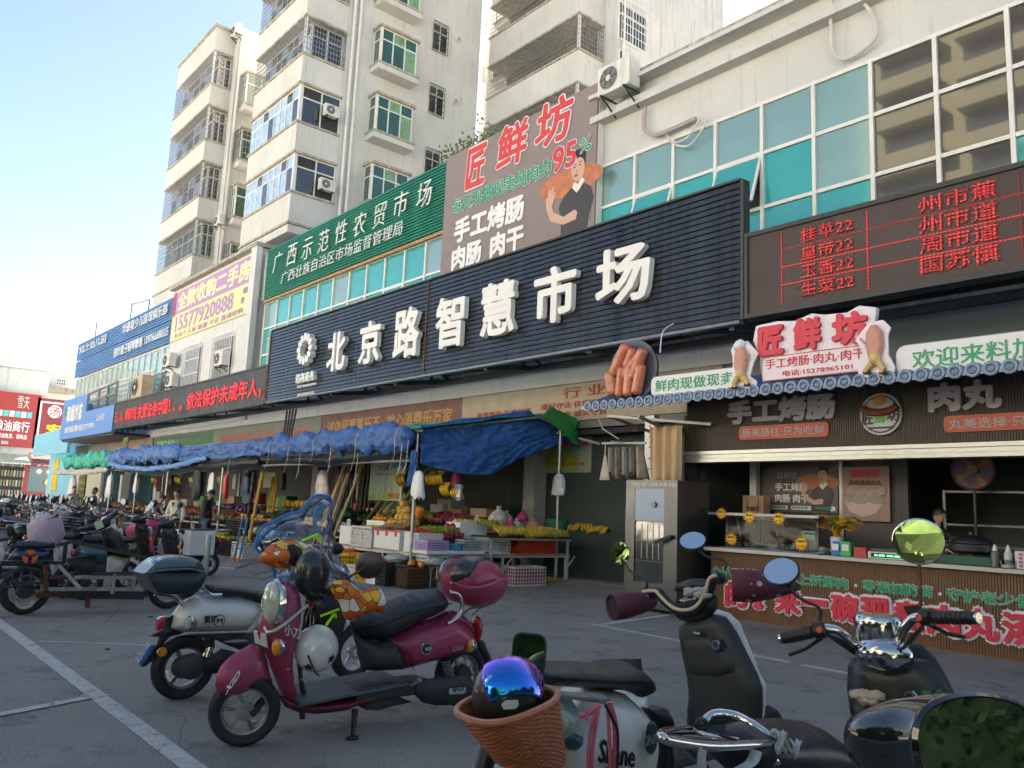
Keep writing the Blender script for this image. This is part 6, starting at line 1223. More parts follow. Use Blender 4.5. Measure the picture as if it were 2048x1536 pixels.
for i in range(14):
 x=-16.0-i*1.8;heap('produce',[M('red_produce',(.28,.08,.04),.6),M('light_greens',(.25,.32,.10),.6),M('orange_heap',(.6,.22,.03),.5,isl=.4),M('yellow_heap',(.6,.45,.06),.5,isl=.4),M('pink_produce',(.36,.06,.10),.6)][(i*3)%5],x-.7,x+.7,10.7,11.25,.88,.065,75,f'loose produce heaped in the second row, place {i+1} from the right',.12)
for i in range(12):
 x=-15.4-i*2.1+random.uniform(-.3,.3);cloth(f'packet or garment hung from the rear roof pipe, place {i+1} from the right',*[(0,0)][0],.35,.5,9.0,wb_)if False else None
 t=thing('hanging_bag','small bag hung from the rear roof pipe of the stall','bag',(x,11.2,2.4),'bags on the rear roof pipe');MB().puff([(x-.13,1.85),(x-.18,2.2),(x-.05,2.42),(x+.06,2.42),(x+.17,2.2),(x+.15,1.85)],lambda a,b,c:(a,11.2+c,b),.07,.1,cell=.04).build('bag',[M('pink_net_bag',(.62,.05,.20),.4),M('white_film_bag',(.66,.66,.67),.35),M('green_net',(.05,.25,.1),.5),M('blue_pack',(.06,.14,.4),.4),M('black_plastic',(.02,.02,.02),.5)][i%5],t,smooth='all');MB().bar((x,11.2,2.4),(x,11.2,3.3),.01).build('string',ws,t)
for i in range(5):foambox(f'white foam box on the second row table, {ord_[i]} from the right',-19.5-i*3.1,11.0,.79,.6,.5,.26,0)
heap('pineapples',M('pineapple_skin',(.35,.22,.05),.6,bump=.5,bs=60,isl=.3),-17.6,-16.0,10.9,11.4,1.25,.1,40,'pineapples piled left of the pumpkin in shade')
t=thing('juice_poster','cane juice poster with green grass picture hanging in the stall','poster',(-17.3,10.5,2));a=yp(742,925,10.6);b=yp(802,1002,10.6)
box('sheet',M('pale_green_paper',(.42,.52,.44),.6),t,a[0],10.6,b[2],b[0],10.62,a[2]);w=b[0]-a[0];h=a[2]-b[2]
text('甘蔗汁',(a[0]+w*.25,10.597,b[2]+h*.78),w*.55,h*.15,M('dark_green_print',(.02,.15,.08),.5),t,off=.0,depth=.002);text('现榨一杯五元',(a[0]+w*.2,10.597,b[2]+h*.66),w*.6,h*.05,red_t,t,depth=.002)
for i in range(30):MB().add([(a[0]+w*(.03+.03*i),10.596,b[2]+.02),(a[0]+w*(.06+.03*i),10.596,b[2]+.02),(a[0]+w*(.05+.03*i+.03*math.sin(i)),10.596,b[2]+h*(.45+.15*math.sin(i*2.3)))],[(0,1,2)]).build('printed_grass',[M('grass_print',(.06,.28,.04),.5),M('cane_print',(.35,.42,.10),.5)][i%2],t)
text('现榨甘蔗',(a[0]+w*.6,10.592,b[2]+h*.06),w*.36,h*.14,red_t,t,depth=.002)
def cloth(label,u,v,w,h,y,m,name='plastic_bags',cat='bags',flare=1.05):
 q=yp(u,v,y);sd_=random.random()*30;a=MB();n=20;w*=.85
 a.loft([[(q[0]+w/2*f*math.cos(2*PI*j/n)*(1+.28*nz(j*.8,k*1.5,sd_)+.1*(j%2)*k),y+w*.22*f*math.sin(2*PI*j/n)*(1+.5*nz(j*1.4,k,sd_)),q[2]-h*k*(1+.22*nz(j*.9,3,sd_))+.02*nz(j*2,k*5,sd_))for j in range(n)]for k,f in((0,.3),(.05,.6),(.2,.78),(.4,.85),(.6,.92),(.8,1.0),(1,flare*.9))],cap=False);o=a.build(name,m,smooth='all');return tag(o,label,cat)
wb_=M('white_film_bag',(.66,.66,.67),.35,var=.15,vs=8,bump=.5,bs=18,coat=.3)
cloth('sheaf of white shopping bags hung on the right corner pole',838,942,.46,.52,8.98,wb_);cloth('sheaf of clear shopping bags hung on the back right pole',1118,948,.46,.45,12.4,M('clear_film_bag',(.5,.5,.51),.3,var=.4,vs=8,bump=.6,bs=18,coat=.4),flare=1.15)
cloth('clear bag packet hanging near the middle of the stall',648,940,.75,.75,9.8,M('beige_film',(.5,.45,.42),.35,var=.4,vs=7,bump=.4),flare=1.0)
cloth('white sheaf of bags behind the middle pole',426,945,.5,.65,9.1,wb_,flare=1.0);cloth('red sheaf of bags right of the middle pole',452,948,.5,.7,9.2,M('red_film_bag',(.65,.02,.02),.35,bump=.5,bs=18),flare=1.1);cloth('blue strip of bag above the red bags',447,905,.16,.5,9.1,tarp_b,flare=1.0);cloth('grey and blue jacket like bag left of the net',495,945,.5,.6,9.6,M('dark_blue_bag',(.03,.05,.14),.5),flare=.9)
cloth('white bags on the pole behind the woman in black vest',222,950,.75,.85,8.8,wb_,flare=.8);cloth('white bags on the far pole by the sugar cane',147,955,.8,.9,8.7,wb_,flare=.9);cloth('white towel like bags left of the hanging bananas',275,948,.5,.7,9.2,wb_,flare=.8)
cloth('dark cloth hanging beside the middle pole',400,925,.7,1.1,9.1,tarp_k,flare=.7)
def pay(label,u,v,w,h,y,m):
 q=yp(u,v,y);t=thing('payment_card',label,'card',(q[0],y,q[2]));box('card',m,t,q[0]-w/2,y,q[2]-h,q[0]+w/2,y+.01,q[2]);box('white_square',ws,t,q[0]-w*.35,y-.004,q[2]-h*.8,q[0]+w*.35,y-.001,q[2]-h*.35);return t
pay('green payment card hanging by the middle pole',443,986,.22,.36,9.0,M('pay_green',(.02,.45,.12),.4));pay('blue payment card hanging among the bananas',918,968,.16,.34,10.3,M('pay_blue',(.02,.14,.50),.4));pay('pale price card with yellow fruits on the dark box',678,1028,.3,.36,9.9,M('card_pale',(.55,.6,.4),.5));pay('small white price card right of the pale card',698,1038,.17,.26,9.9,M('card_white',(.6,.6,.58),.5))
t=thing('hanging_board','pale picture board hanging left of the cane stalks','board',(-21,10.5,2));a=yp(528,945,10.6);b=yp(545,975,10.6);box('board',M('pale_picture',(.55,.5,.4),.5,var=.3),t,a[0],10.6,b[2],b[0]+.1,10.62,a[2])
cane_d=M('dark_cane',(.035,.025,.025),.5,var=.5,vs=12);cane_y=M('yellow_cane',(.48,.32,.03),.45,var=.3,vs=10);cane_g=M('green_cane',(.16,.17,.04),.5,var=.4,vs=10)
def cane(label,b,tp,r,m,n=9,group=None):
 b=Vector(b);tp=Vector(tp);P=[];R_=[]
 for i in range(n):
  for e,k in((0,1),(.06,1.28),(.12,1)):P.append(b.lerp(tp,(i+e)/n));R_.append(r*k)
 P.append(tp);R_.append(r);o=MB().tube(P,R_,7).build('sugar_cane',m,smooth=True);return tag(o,label,'sugar cane',group)
cane('bright yellow sugar cane leaning in front of the middle stall',(-20.95,8.9,.1),(-21.3,9.3,2.25),.045,cane_y);cane('black wrapped cane left of the bright yellow cane',(-21.25,8.95,.1),(-21.6,9.2,2.45),.05,cane_d)
for i in range(3):cane(f'short yellow cane behind the black cane, {ord_[i]} from the left',(-22.9+i*.16,10.2,.3),(-22.85+i*.16,10.3,2.2),.04,cane_y)
for i in range(12):x=-20.3+i*.16+random.uniform(-.03,.03);cane('dark sugar cane standing in the shaded bundle',(x,10.9,.1),(x+random.uniform(-.1,.1),11.1,2.6+random.random()*.3),.032,cane_d,8,'dark canes in the shaded bundle')
for i in range(10):x=-18.5+i*.09;cane('dark sugar cane in the bundle leaning behind the rain cover',(x-.2+random.uniform(-.05,.05),9.5,.1),(x+.45+random.uniform(-.2,.2),9.9,2.5),.036,cane_d if i%3 else M('pale_cane',(.4,.27,.12),.5),8,'canes leaning behind the rain cover')
for i in range(5):cane('dark cane slanting through the dark middle of the stall',(-18.0+i*.3,10.4,.8),(-16.6+i*.35,10.9,2.6),.04,cane_g,7,'slanting canes in the dark middle')
for i in range(8):cane('green brown cane in the bundle at the far pole',(-38.6+i*.12,8.75+.08*(i%2),.0),(-38.6+i*.12,8.8,2.35),.05,cane_g,9,'cane bundle at the far pole')
for i in range(4):cane('dark cane tips above the blue canopy',(-25.1+i*.14,11.5,2.6),(-25.3+i*.22,11.7,4.5),.035,cane_d,8,'dark cane tips above the canopy')
for i in range(3):cane('cane tips above the green canopy end',(-40.2+i*.2,10.8,2.4),(-40.2+i*.25,10.8,4.1),.05,cane_g,7,'cane tips above the green canopy end')
t=thing('hand_cart','small blue folded hand cart with orange castors beside the rain cover','cart',(-20.3,8.5,0));bl_=M('blue_cart_frame',(.03,.15,.35),.5)
for x in(-20.45,-20.15):MB().bar((x,8.4,.08),(x+.05,8.5,1.1),.04).build('rail',bl_,t);MB().lathe([(0,-.02),(.06,-.02),(.06,.02),(0,.02)],(x,8.38,.06),12,'Y').build('castor',M('orange_castor',(.6,.15,.03),.5),t)
for z in(.3,.55,.8):MB().bar((-20.45,8.44,z),(-20.12,8.44,z),.03).build('rung',bl_,t)
heap('straw_litter',M('pale_straw',(.45,.42,.32),.8),-19.5,-17.5,7.6,8.0,-.02,.025,6,'bits of white litter on the asphalt before the stall')
for i,pts in enumerate((((508,1150),(545,1140),(575,1132)),((520,1158),(560,1150),(610,1148)),((430,1135),(470,1138),(500,1128)))):tag(MB().tube([Vector(gp(u,v))+Vector((0,0,.012))for u,v in pts],.012,4).build('straw',M('pale_straw',(.45,.42,.32),.8)),['longest pale straw on the asphalt left of the rain cover','pale straw close to the rain cover on the asphalt','pale straw on the asphalt by the steel bollard'][i],'straw')
bo=thing('steel_bollard','round steel bollard behind the white scooter seat','bollard',tuple(gp(408,1170)));q=gp(408,1170);MB().lathe([(0,0),(.05,0),(.05,.84),(.045,.86),(0,.86)],q,14).build('post',galv,bo,smooth=True);MB().lathe([(0,0),(.1,0),(.1,.012),(0,.012)],q,14).build('flange',galv,bo)
# ================================================================== SCOOTERS
rub=M('tyre_rubber',(.022,.022,.023),.7,var=.25,vs=9,bump=.2,bs=60);rimg=M('rim_grey',(.30,.29,.27),.4,metal=.7,var=.4,vs=12);rimw=M('rim_white',(.65,.63,.6),.4,var=.2)
chrome=M('chrome',(.62,.62,.63),.12,metal=1.,var=.05,bump=.06,bs=9);blkp=M('black_scooter_plastic',(.014,.015,.017),.42,var=.35,vs=6,streak=.35,dirt=(.06,.06,.058),ramp=.5);dkp=M('dusty_dark_plastic',(.04,.045,.047),.6,var=.35,vs=7);seatm=M('black_vinyl_seat',(.018,.021,.026),.36,var=.3,vs=6,streak=.25,dirt=(.07,.07,.07),ramp=.5,bump=.12,bs=120)
maroon=M('satin_maroon_paint',(.38,.045,.11),.36,var=.12,vs=4,coat=.2,metal=.15,streak=.3,dirt=(.30,.2,.2),ramp=.5);maroon_d=M('dark_maroon',(.12,.01,.025),.4,var=.2)
whitep=M('dusty_white_paint',(.74,.72,.69),.35,var=.08,vs=5,coat=.5,streak=.15,ramp=.55);mint=M('mint_paint',(.30,.42,.38),.25,var=.08,coat=.7);amber=M('amber_lens',(.75,.25,.01),.25,coat=.6);redl=M('red_lens',(.50,.01,.02),.22,coat=.7);lensm=M('headlight_lens',(.52,.52,.42),.12,coat=1,var=.25,vs=14);mirrorg=M('mirror_glass',(.78,.80,.83),.01,metal=1.,var=0)
def ell(a,b,n=24):return[(a*math.cos(2*PI*i/n),b*math.sin(2*PI*i/n))for i in range(n)]
def wheel(t,c,r,w,axis,rim=None,spokes=6,disc_=True,hub=False):
 """c centre, axis unit vector; tyre, rim and spokes are parts"""
 c=Vector(c);ax=Vector(axis).normalized();u=Vector((0,0,1));u=(u-ax*u.dot(ax)).normalized();v=ax.cross(u);rim=rim or rimg
 def P(rad,an,off):return c+(u*math.cos(an)+v*math.sin(an))*rad+ax*off
 prof=[(r*.66,-w*.36),(r*.74,-w*.5),(r*.88,-w*.52),(r*.965,-w*.36),(r,-w*.1),(r,w*.1),(r*.965,w*.36),(r*.88,w*.52),(r*.74,w*.5),(r*.66,w*.36)]
 n=40;a=MB();a.add([P(p,2*PI*j/n,o)for j in range(n)for p,o in prof],[(j*10+k,j*10+k+1,((j+1)%n)*10+k+1,((j+1)%n)*10+k)for j in range(n)for k in range(9)]+[(j*10+9,j*10,((j+1)%n)*10,((j+1)%n)*10+9)for j in range(n)])
 ty=a.build('tyre',rub,t,smooth=True)
 g=MB()
 for j in range(44):
  an=2*PI*j/44;g.add([P(r*1.004,an,-w*.02),P(r*1.004,an+.03,-w*.02),P(r*.972,an+.11,w*.36),P(r*.972,an+.08,w*.36)],[(0,1,2,3)]);g.add([P(r*1.004,an+.07,w*.02),P(r*1.004,an+.1,w*.02),P(r*.972,an+.18,-w*.36),P(r*.972,an+.15,-w*.36)],[(0,1,2,3)])
 g.build('tread',M('tread_groove',(.006,.006,.006),.9),ty,kind='stuff')
 pr=[(r*.67,-w*.34),(r*.60,-w*.30),(r*.58,-w*.2),(r*.58,w*.2),(r*.60,w*.30),(r*.67,w*.34)];a=MB();a.add([P(p,2*PI*j/n,o)for j in range(n)for p,o in pr],[(j*6+k,j*6+k+1,((j+1)%n)*6+k+1,((j+1)%n)*6+k)for j in range(n)for k in range(5)]);rm=a.build('rim',rim,t,smooth=True)
 for k in range(spokes):
  an=2*PI*k/spokes+.3;MB().bar(P(r*.14,an,0),P(r*.6,an+.12,0),w*.30,w*.25).build('spoke',rim,rm)
 a=MB()
 for s,rr in((-1,r*(.36 if hub else.17)),(1,r*(.36 if hub else.17))):q=[P(rr,2*PI*j/16,s*w*.1)for j in range(16)];q2=[P(rr*.8,2*PI*j/16,s*w*.55)for j in range(16)];a.loft([q,q2])
 a.build('hub',dkp if hub else rim,rm,smooth=True)
 if disc_:q=[P(r*.27,2*PI*j/20,w*.42)for j in range(20)];q2=[p+ax*.005 for p in q];MB().loft([q,q2]).build('brake_disc',grey_metal,rm)
def mirror(t,foot,head,r,facing,m=None,rect=None,back=None,stalk=None,sr=.007):
 """round or rectangular mirror: housing, glass facing the given direction"""
 foot=Vector(foot);head=Vector(head);f=Vector(facing).normalized();u=Vector((0,0,1));u=(u-f*u.dot(f)).normalized();v=f.cross(u)
 mid=foot.lerp(head,.6)+Vector((0,0,-.02));MB().tube(crv([foot,foot+Vector((0,0,.05)),mid,head-f*.02]),sr,6).build('mirror_stalk',stalk or blkp,t,smooth=True)
 sh=rect or ell(r,r*.86,28)
 def R_(k,o):return[head+v*(a*k)+u*(b*k)+f*o for a,b in sh]
 h=MB().loft([R_(.45,-.045),R_(.8,-.032),R_(1.0,-.008),R_(1.03,.004),R_(.97,.006)]).build('mirror_housing',back or blkp,t,smooth=True)
 MB().loft([R_(.95,.0065),R_(.95,.008)]).build('mirror_glass',m or mirrorg,h)
def muff(t,poly,T,th,m,R=.06,cell=.02):return MB().puff(poly,T,th,R,cell=cell).build('hand_muff',m,t,smooth='all')
def scooter(label,body,shield=None,seat=seatm,box_=None,basket=False,rack=True,lamp=True,cover=None,mirrors=True,bars=.33,steer=.25,seat_bumps=False,group=None):
 t=thing('scooter',label,'scooter');sh=shield or body;T=lambda a,b,c:(a,c,b)
 wheel(t,(-.62,0,.21),.21,.09,(0,1,0),spokes=5,hub=True);ca,sa=math.cos(steer),math.sin(steer)
 wheel(t,(.62,.0,.21),.21,.08,(-sa,ca,0),spokes=6)
 MB().puff([(.32,.43),(.44,.50),(.60,.49),(.76,.41),(.85,.29),(.80,.27),(.70,.36),(.56,.40),(.44,.36)],T,.06,.05,cell=.03).build('front_fender',body,t,smooth=True)
 MB().puff([(.42,.25),(.34,.55),(.27,.85),(.25,.93),(.34,.97),(.43,.88),(.48,.68),(.50,.45),(.50,.28)],T,.17,.12,f0=.1,cell=.035).build('leg_shield',sh,t,smooth=True)
 MB().puff([(.40,.3),(.30,.55),(.23,.84),(.24,.9),(.30,.86),(.36,.6),(.44,.3)],T,.14,.06,f0=.2,cell=.04).build('inner_shield',blkp,t,smooth=True)
 MB().box(-.2,-.14,.26,.40,.14,.32).build('floorboard',dkp,t,bevel=.02)
 MB().puff([(-.78,.48),(-.80,.60),(-.72,.70),(-.4,.74),(-.16,.70),(-.12,.52),(-.18,.32),(-.3,.30),(-.45,.42),(-.62,.45)],T,.16,.12,f0=.1,cell=.04).build('body_panel',body,t,smooth=True)
 MB().puff([(-.20,.66),(-.12,.30),(-.3,.26),(-.55,.30),(-.5,.5)],T,.12,.05,f0=.3,cell=.05).build('under_body',dkp,t,smooth=True)
 MB().puff([(-.72,.72),(-.70,.80),(-.5,.83),(-.25,.80),(-.08,.80),(-.06,.73),(-.2,.70),(-.5,.70)],T,.13,.06,f0=.1,cell=.03).build('seat',seat,t,smooth=True)
 MB().ball((-.80,0,.58),(.035,.08,.05),12,7).build('tail_light',redl,t,smooth=True);MB().add([(-.85,-.06,.38),(-.85,.06,.38),(-.80,.07,.5),(-.80,-.07,.5)],[(0,1,2,3)]).build('rear_flap',blkp,t)
 if lamp:MB().ball((.47,0,.80),(.03,.09,.07),14,8).build('headlight',lensm,t,smooth=True)
 for s in(-1,1):MB().ball((.45,s*.12,.68),.028,8,6).build('indicator',amber,t,smooth=True)
 hb=Vector((.27,0,1.0));L_=hb+Vector((-sa*bars-.05,ca*bars,.04));R_=hb+Vector((sa*bars-.05,-ca*bars,.04));MB().tube(crv([L_,hb+Vector((0,.12,.0)),hb+Vector((.02,0,-.02)),hb+Vector((0,-.12,0)),R_]),.014,8).build('handlebar',chrome if rack else blkp,t,smooth=True)
 for e,k in((L_,1),(R_,-1)):d=(hb-e).normalized();MB().tube([e-d*.06,e+d*.05],.02,8).build('grip',blkp,t,smooth=True);MB().tube([e+d*.1,e+d*.02+Vector((.06,0,-.02)),e-d*.05+Vector((.07,0,-.02))],.007,5).build('brake_lever',grey_metal,t)
 MB().puff([(.16,.94),(.2,1.02),(.3,1.05),(.38,1.0),(.4,.92),(.28,.9)],T,.1,.07,f0=.1,cell=.025).build('handle_cowl',sh if not cover else blkp,t,smooth=True);MB().tube([(.3,0,.9),(.6,0,.25)],.025,8).build('fork',blkp,t)
 if mirrors:
  for s,e in((1,L_),(-1,R_)):mirror(t,e.lerp(hb,.35),e+Vector((.03,s*.06,.2)),.055,(-1,0,.1))
 if rack:MB().tube(crv([(-.5,.13,.76),(-.8,.12,.80),(-.95,.06,.80),(-.95,-.06,.80),(-.8,-.12,.80),(-.5,-.13,.76)]),.011,6).build('rear_rack',chrome,t,smooth=True)
 if box_:MB().puff([(-1.08,.80),(-1.1,.98),(-1.04,1.08),(-.86,1.1),(-.7,1.04),(-.68,.92),(-.74,.8)],T,.19,.1,f0=.1,cell=.035).build('top_box',box_,t,smooth=True)
 if basket:
  a=MB();
  for k in range(6):z=.72+k*.045;w=.13+k*.01;a.tube([(.5+w*p,w*1.2*q,z)for p,q in((0,-1),(1.6,-1),(1.6,1),(0,1))],.006,4,closed=True)
  for q in(-.12,-.04,.04,.12):a.bar((.72,q,.72),(.74,q*1.3,.95),.008)
  a.build('front_basket',blkp,t)
 if cover=='pink':MB().puff([(.15,1.0),(.08,.9),(.12,.7),(.25,.52),(.42,.58),(.52,.8),(.46,1.0),(.3,1.07)],T,.22,.12,f0=.2,cell=.04).build('wind_apron',M('pink_quilt',(.50,.38,.46),.8,bump=.5,bs=20),t,smooth=True)
 MB().bar((-.05,.1,.28),(-.1,.22,.01),.02).build('kick_stand',grey_metal,t);return t
class Side:
 def __init__(s,X,off=.1):s.X=X;s.off=off
 def pts(s,L,sc=None,off=None):
  out=[]
  for u,v in L:
   if sc:u,v=sc[0]+u*sc[2],sc[1]+v*sc[2]
   q=xp(u,v,s.X+(s.off if off is None else off));out.append((q[1],q[2]))
  return out
 def T(s,a,b,c):return(s.X+c,a,b)
 def p3(s,u,v,off=0,sc=None):
  if sc:u,v=sc[0]+u*sc[2],sc[1]+v*sc[2]
  return Vector(xp(u,v,s.X+off))
Z4=(400,980,.3386);Z8=(240,1040,.2605);Z5=(500,980,.15625)
# ======== red scooter
rs=thing('scooter','satin maroon scooter with matching top box parked in the foreground','scooter',(-5.11,3.0,0));R1=Side(-5.11)
def puf(S_,name,L,m,th,R,t,sc=Z4,f0=.08,cell=.022,off=None,c=0.):return MB().puff(S_.pts(L,sc,off),S_.T,th,R,f0=f0,cell=cell,c=c).build(name,m,t,smooth='all' if f0<.15 else True)
cw=R1 .p3(921,1349,.0);wheel(rs,(-5.11,cw[1],cw[2]),.225,.10,(1,0,0),spokes=9,hub=True)
cf=R1 .p3(482,1432,0.);wheel(rs,(cf[0],cf[1]+.02,.215),.215,.10,(.93,-.36,-.06),spokes=6)
puf(R1,'body_panel',[(1115,912),(1180,862),(1250,820),(1330,790),(1420,765),(1500,722),(1530,740),(1580,775),(1625,820),(1652,880),(1655,950),(1600,975),(1500,1000),(1400,1028),(1260,1066),(1215,1030),(1160,960)],maroon,.16,.10,rs)
puf(R1,'tail_panel',[(1400,770),(1440,740),(1500,712),(1560,740),(1620,800),(1655,850),(1650,900),(1600,860),(1520,800)],maroon,.15,.1,rs,off=.02)
puf(R1,'under_seat_panel',[(940,840),(1000,885),(1100,905),(1190,870),(1230,1000),(1250,1072),(1080,1082),(1000,1075),(985,1000),(965,920)],dkp,.13,.08,rs)
puf(R1,'seat',[(930,790),(950,752),(1010,718),(1090,690),(1200,645),(1290,615),(1380,595),(1440,592),(1478,610),(1500,650),(1492,715),(1440,745),(1360,778),(1280,815),(1200,870),(1110,903),(1000,886),(948,848)],seatm,.145,.085,rs)
MB().tube([R1 .p3(u,v,.155,Z4)for u,v in((960,800),(1100,790),(1220,740),(1340,700),(1490,670))],.004,5).build('seat_seam',M('seam',(.01,.01,.012),.6),rs)
fl=R1 .p3(620,1250,0,Z4);fr_=R1 .p3(1230,1085,0,Z4)
puf(R1,'floor_skirt',[(520,1235),(610,1270),(900,1222),(1240,1150),(1262,1200),(1120,1262),(980,1305),(860,1338),(740,1350),(640,1342),(565,1310)],maroon_d,.17,.05,rs,off=.15)
q0=R1 .p3(612,1262,.17,Z4);q1=R1 .p3(1240,1140,.17,Z4);MB().add([(-5.34,q0[1],q0[2]-.02),(-4.945,q0[1],q0[2]-.02),(-4.945,q1[1],q1[2]-.02),(-5.34,q1[1],q1[2]-.02),(-5.33,q0[1],q0[2]+.03),(-4.95,q0[1],q0[2]),(-4.95,q1[1],q1[2]),(-5.33,q1[1],q1[2]+.03)],[(0,1,2,3),(7,6,5,4),(0,4,5,1),(1,5,6,2),(2,6,7,3),(3,7,4,0)]).build('floorboard',M('grey_floor_mat',(.075,.085,.10),.55,var=.3,vs=14,bump=.3,bs=30),rs,bevel=.008)
puf(R1,'leg_shield',[(465,640),(480,590),(510,562),(560,550),(600,575),(625,620),(634,690),(628,790),(612,870),(590,950),(580,1020),(588,1100),(600,1180),(622,1270),(590,1282),(550,1255),(510,1190),(470,1090),(430,980),(395,900),(380,860),(390,800),(410,720),(430,680)],maroon,.16,.13,rs,f0=.05)
puf(R1,'inner_shield',[(628,640),(640,700),(632,800),(612,900),(600,1000),(600,1090),(622,1200),(612,1262),(590,1150),(575,1020),(590,900),(610,780)],blkp,.15,.06,rs,off=.0)
puf(R1,'front_fender',[(126,1170),(132,1120),(160,1060),(210,1005),(280,960),(345,925),(395,940),(435,1010),(448,1090),(470,1155),(420,1172),(360,1186),(300,1215),(240,1232),(180,1230),(140,1205)],maroon,.085,.10,rs,f0=.05)
MB().loft([ring(R1 .p3(440,662,.1,Z4)+Vector((0,k*.02,0)),rx,ry,28)for k,rx,ry in((1.2,.12,.135),(0,.125,.145),(-.8,.115,.135))]).build('headlight_ring',chrome,rs,smooth=True)
MB().ball(R1 .p3(432,664,.1,Z4)+Vector((0,-.012,0)),(.108,.05,.128),24,12).build('headlight',lensm,rs,smooth=True)
MB().tube([R1 .p3(u,v,o,Z4)for u,v,o in((384,812,.05),(400,842,.12),(440,832,.155),(500,795,.165),(570,735,.168),(636,682,.15))],.012,8).build('chrome_trim',M('worn_silver_trim',(.5,.52,.46),.35,metal=.6),rs,smooth=True)
for nm,(u,v),r in(('front_indicator',(465,925),.06),('rear_indicator',(1595,917),.055)):
 c=R1 .p3(u,v,.13,Z4);MB().ball(c,(.045,r*.75,r),16,9).build(nm,chrome,rs,smooth=True);MB().ball(c+Vector((.012,-.022,0)),(.04,r*.45,r*.93),14,8).build('amber_half',amber,rs,smooth=True)
MB().ball(R1 .p3(383,800,-.1,Z4),(.04,.04,.05),12,7).build('far_indicator',amber,rs,smooth=True);MB().ball(R1 .p3(1632,820,.03,Z4),(.07,.03,.1),14,8).build('tail_light',redl,rs,smooth=True)
c=R1 .p3(1335,936,.163,Z4);
for rr,mm,o in((.048,chrome,0),(.035,blkp,.008)):MB().loft([ring(c+Vector((o,0,0)),rr,rr,22,(0,1,0)),ring(c+Vector((o+.008,0,0)),rr*.9,rr*.9,22,(0,1,0))]).build('emblem',mm,rs)
text('小刀',c+Vector((.018,-.022,-.012)),.045,.024,wht,rs,r=(0,1,0),depth=.001);
c=R1 .p3(495,855,.175,Z4);text('小刀',c+Vector((.0,0,-.0)),.12,.07,M('silver_print',(.6,.58,.55),.4),rs,r=(0,1,-.35),depth=.002,off=.03)
c=R1 .p3(150,1215,.1,Z4);text('XID',c+Vector((.0,0,.0)),.13,.05,wht,rs,r=(0,.6,.8),depth=.002,off=.03)
c=R1 .p3(1490,955,.168,Z4);text('lotus',c,.1,.045,M('pink_print',(.45,.2,.26),.4),rs,r=(0,1,.08),depth=.001)
puf(R1,'leg_shield_letters',[(372,850),(380,845),(392,930),(382,925)],M('silver_print',(.6,.58,.55),.4),.1,.01,rs,f0=.9,off=.06)
puf(R1,'drive_cover',[(1290,1150),(1350,1125),(1430,1110),(1540,1100),(1600,1105),(1628,1140),(1620,1195),(1580,1245),(1500,1275),(1400,1275),(1330,1262),(1285,1215)],M('dusty_black_cover',(.03,.035,.04),.55,var=.3,vs=8),.05,.03,rs,f0=.3,off=.16,c=.13)
MB().prism([(p[0],p[1])for p in R1 .pts([(1472,1172),(1560,1162),(1570,1172),(1566,1195),(1556,1203),(1474,1206),(1468,1196)],Z4,.185)],(-4.925,0,0),(0,1,0),(0,0,1),(.004,0,0)).build('maker_plate',M('pale_plate',(.5,.52,.5),.35,metal=.3),rs);c=R1 .p3(1490,1197,.19,Z4);text('小刀',c+Vector((.002,0,0)),.1,.045,blkp,rs,r=(0,1,.05),depth=.001,off=.03)
a=MB();p0,p1=R1 .p3(1450,1010,.12,Z4),R1 .p3(1480,1110,.12,Z4)
for k in range(40):pass
a.tube([p0 .lerp(p1,i/48)+Vector((.028*math.sin(i*.9),.028*math.cos(i*.9),0))for i in range(49)],.007,5);a.build('shock_spring',grey_metal,rs,smooth=True);MB().tube([p0,p1],.018,8).build('shock_body',blkp,rs)
ks=R1 .p3(915,1300,.1,Z4);ke=R1 .p3(897,1495,.22,Z4);MB().tube([ks,ks.lerp(ke,.5),(ke[0],ke[1],.02)],[.022,.018,.014],8).build('kick_stand',blkp,rs,smooth=True);MB().ball((ke[0],ke[1],.012),(.035,.05,.012),12,6).build('stand_foot',blkp,rs,smooth=True)
MB().tube([R1 .p3(600,1275,.17,Z4),R1 .p3(606,1350,.17,Z4)],.02,6).build('rubber_flap',blkp,rs);MB().bar(R1 .p3(430,1170,.04,Z4),R1 .p3(300,1330,.06,Z4),.035).build('fork_leg',blkp,rs);MB().bar(R1 .p3(1250,1150,.18,Z4),R1 .p3(1300,1120,.26,Z4),.03).build('footrest',grey_metal,rs)
puf(R1,'rear_flap',[(1640,880),(1670,890),(1700,960),(1735,1035),(1690,1060),(1660,1010),(1645,950)],blkp,.07,.03,rs,f0=.2,off=.0)
MB().box(-5.2,R1 .p3(905,1250,0,Z4)[1]-.05,.2,-4.98,R1 .p3(1300,1250,0,Z4)[1],.30).build('battery_tray',dkp,rs,bevel=.02)
MB().puff(R1 .pts([(985,1270),(1010,1310),(1080,1310),(1150,1290),(1280,1260),(1200,1230),(1100,1240)],Z4,.1),R1 .T,.1,.03,f0=.5,cell=.04).build('battery_tray',dkp,rs)
MB().tube(crv([R1 .p3(u,v,.13,Z4)for u,v in((1460,790),(1500,768),(1535,735),(1548,690),(1540,640),(1520,612),(1480,604))]),.016,10).build('grab_rail',chrome,rs,smooth=True)
for du in(0,60):MB().tube([R1 .p3(1550+du,735,.02,Z4),R1 .p3(1590+du,700,.02,Z4),R1 .p3(1700,680,.02,Z4)],.008,5).build('rack_wire',grey_metal,rs)
puf(R1,'top_box',[(1478,560),(1476,500),(1500,440),(1540,405),(1600,390),(1660,388),(1710,405),(1760,445),(1792,490),(1806,530),(1800,575),(1785,620),(1750,665),(1690,690),(1610,690),(1530,660),(1490,610)],maroon,.20,.15,rs,f0=.3,off=.06)
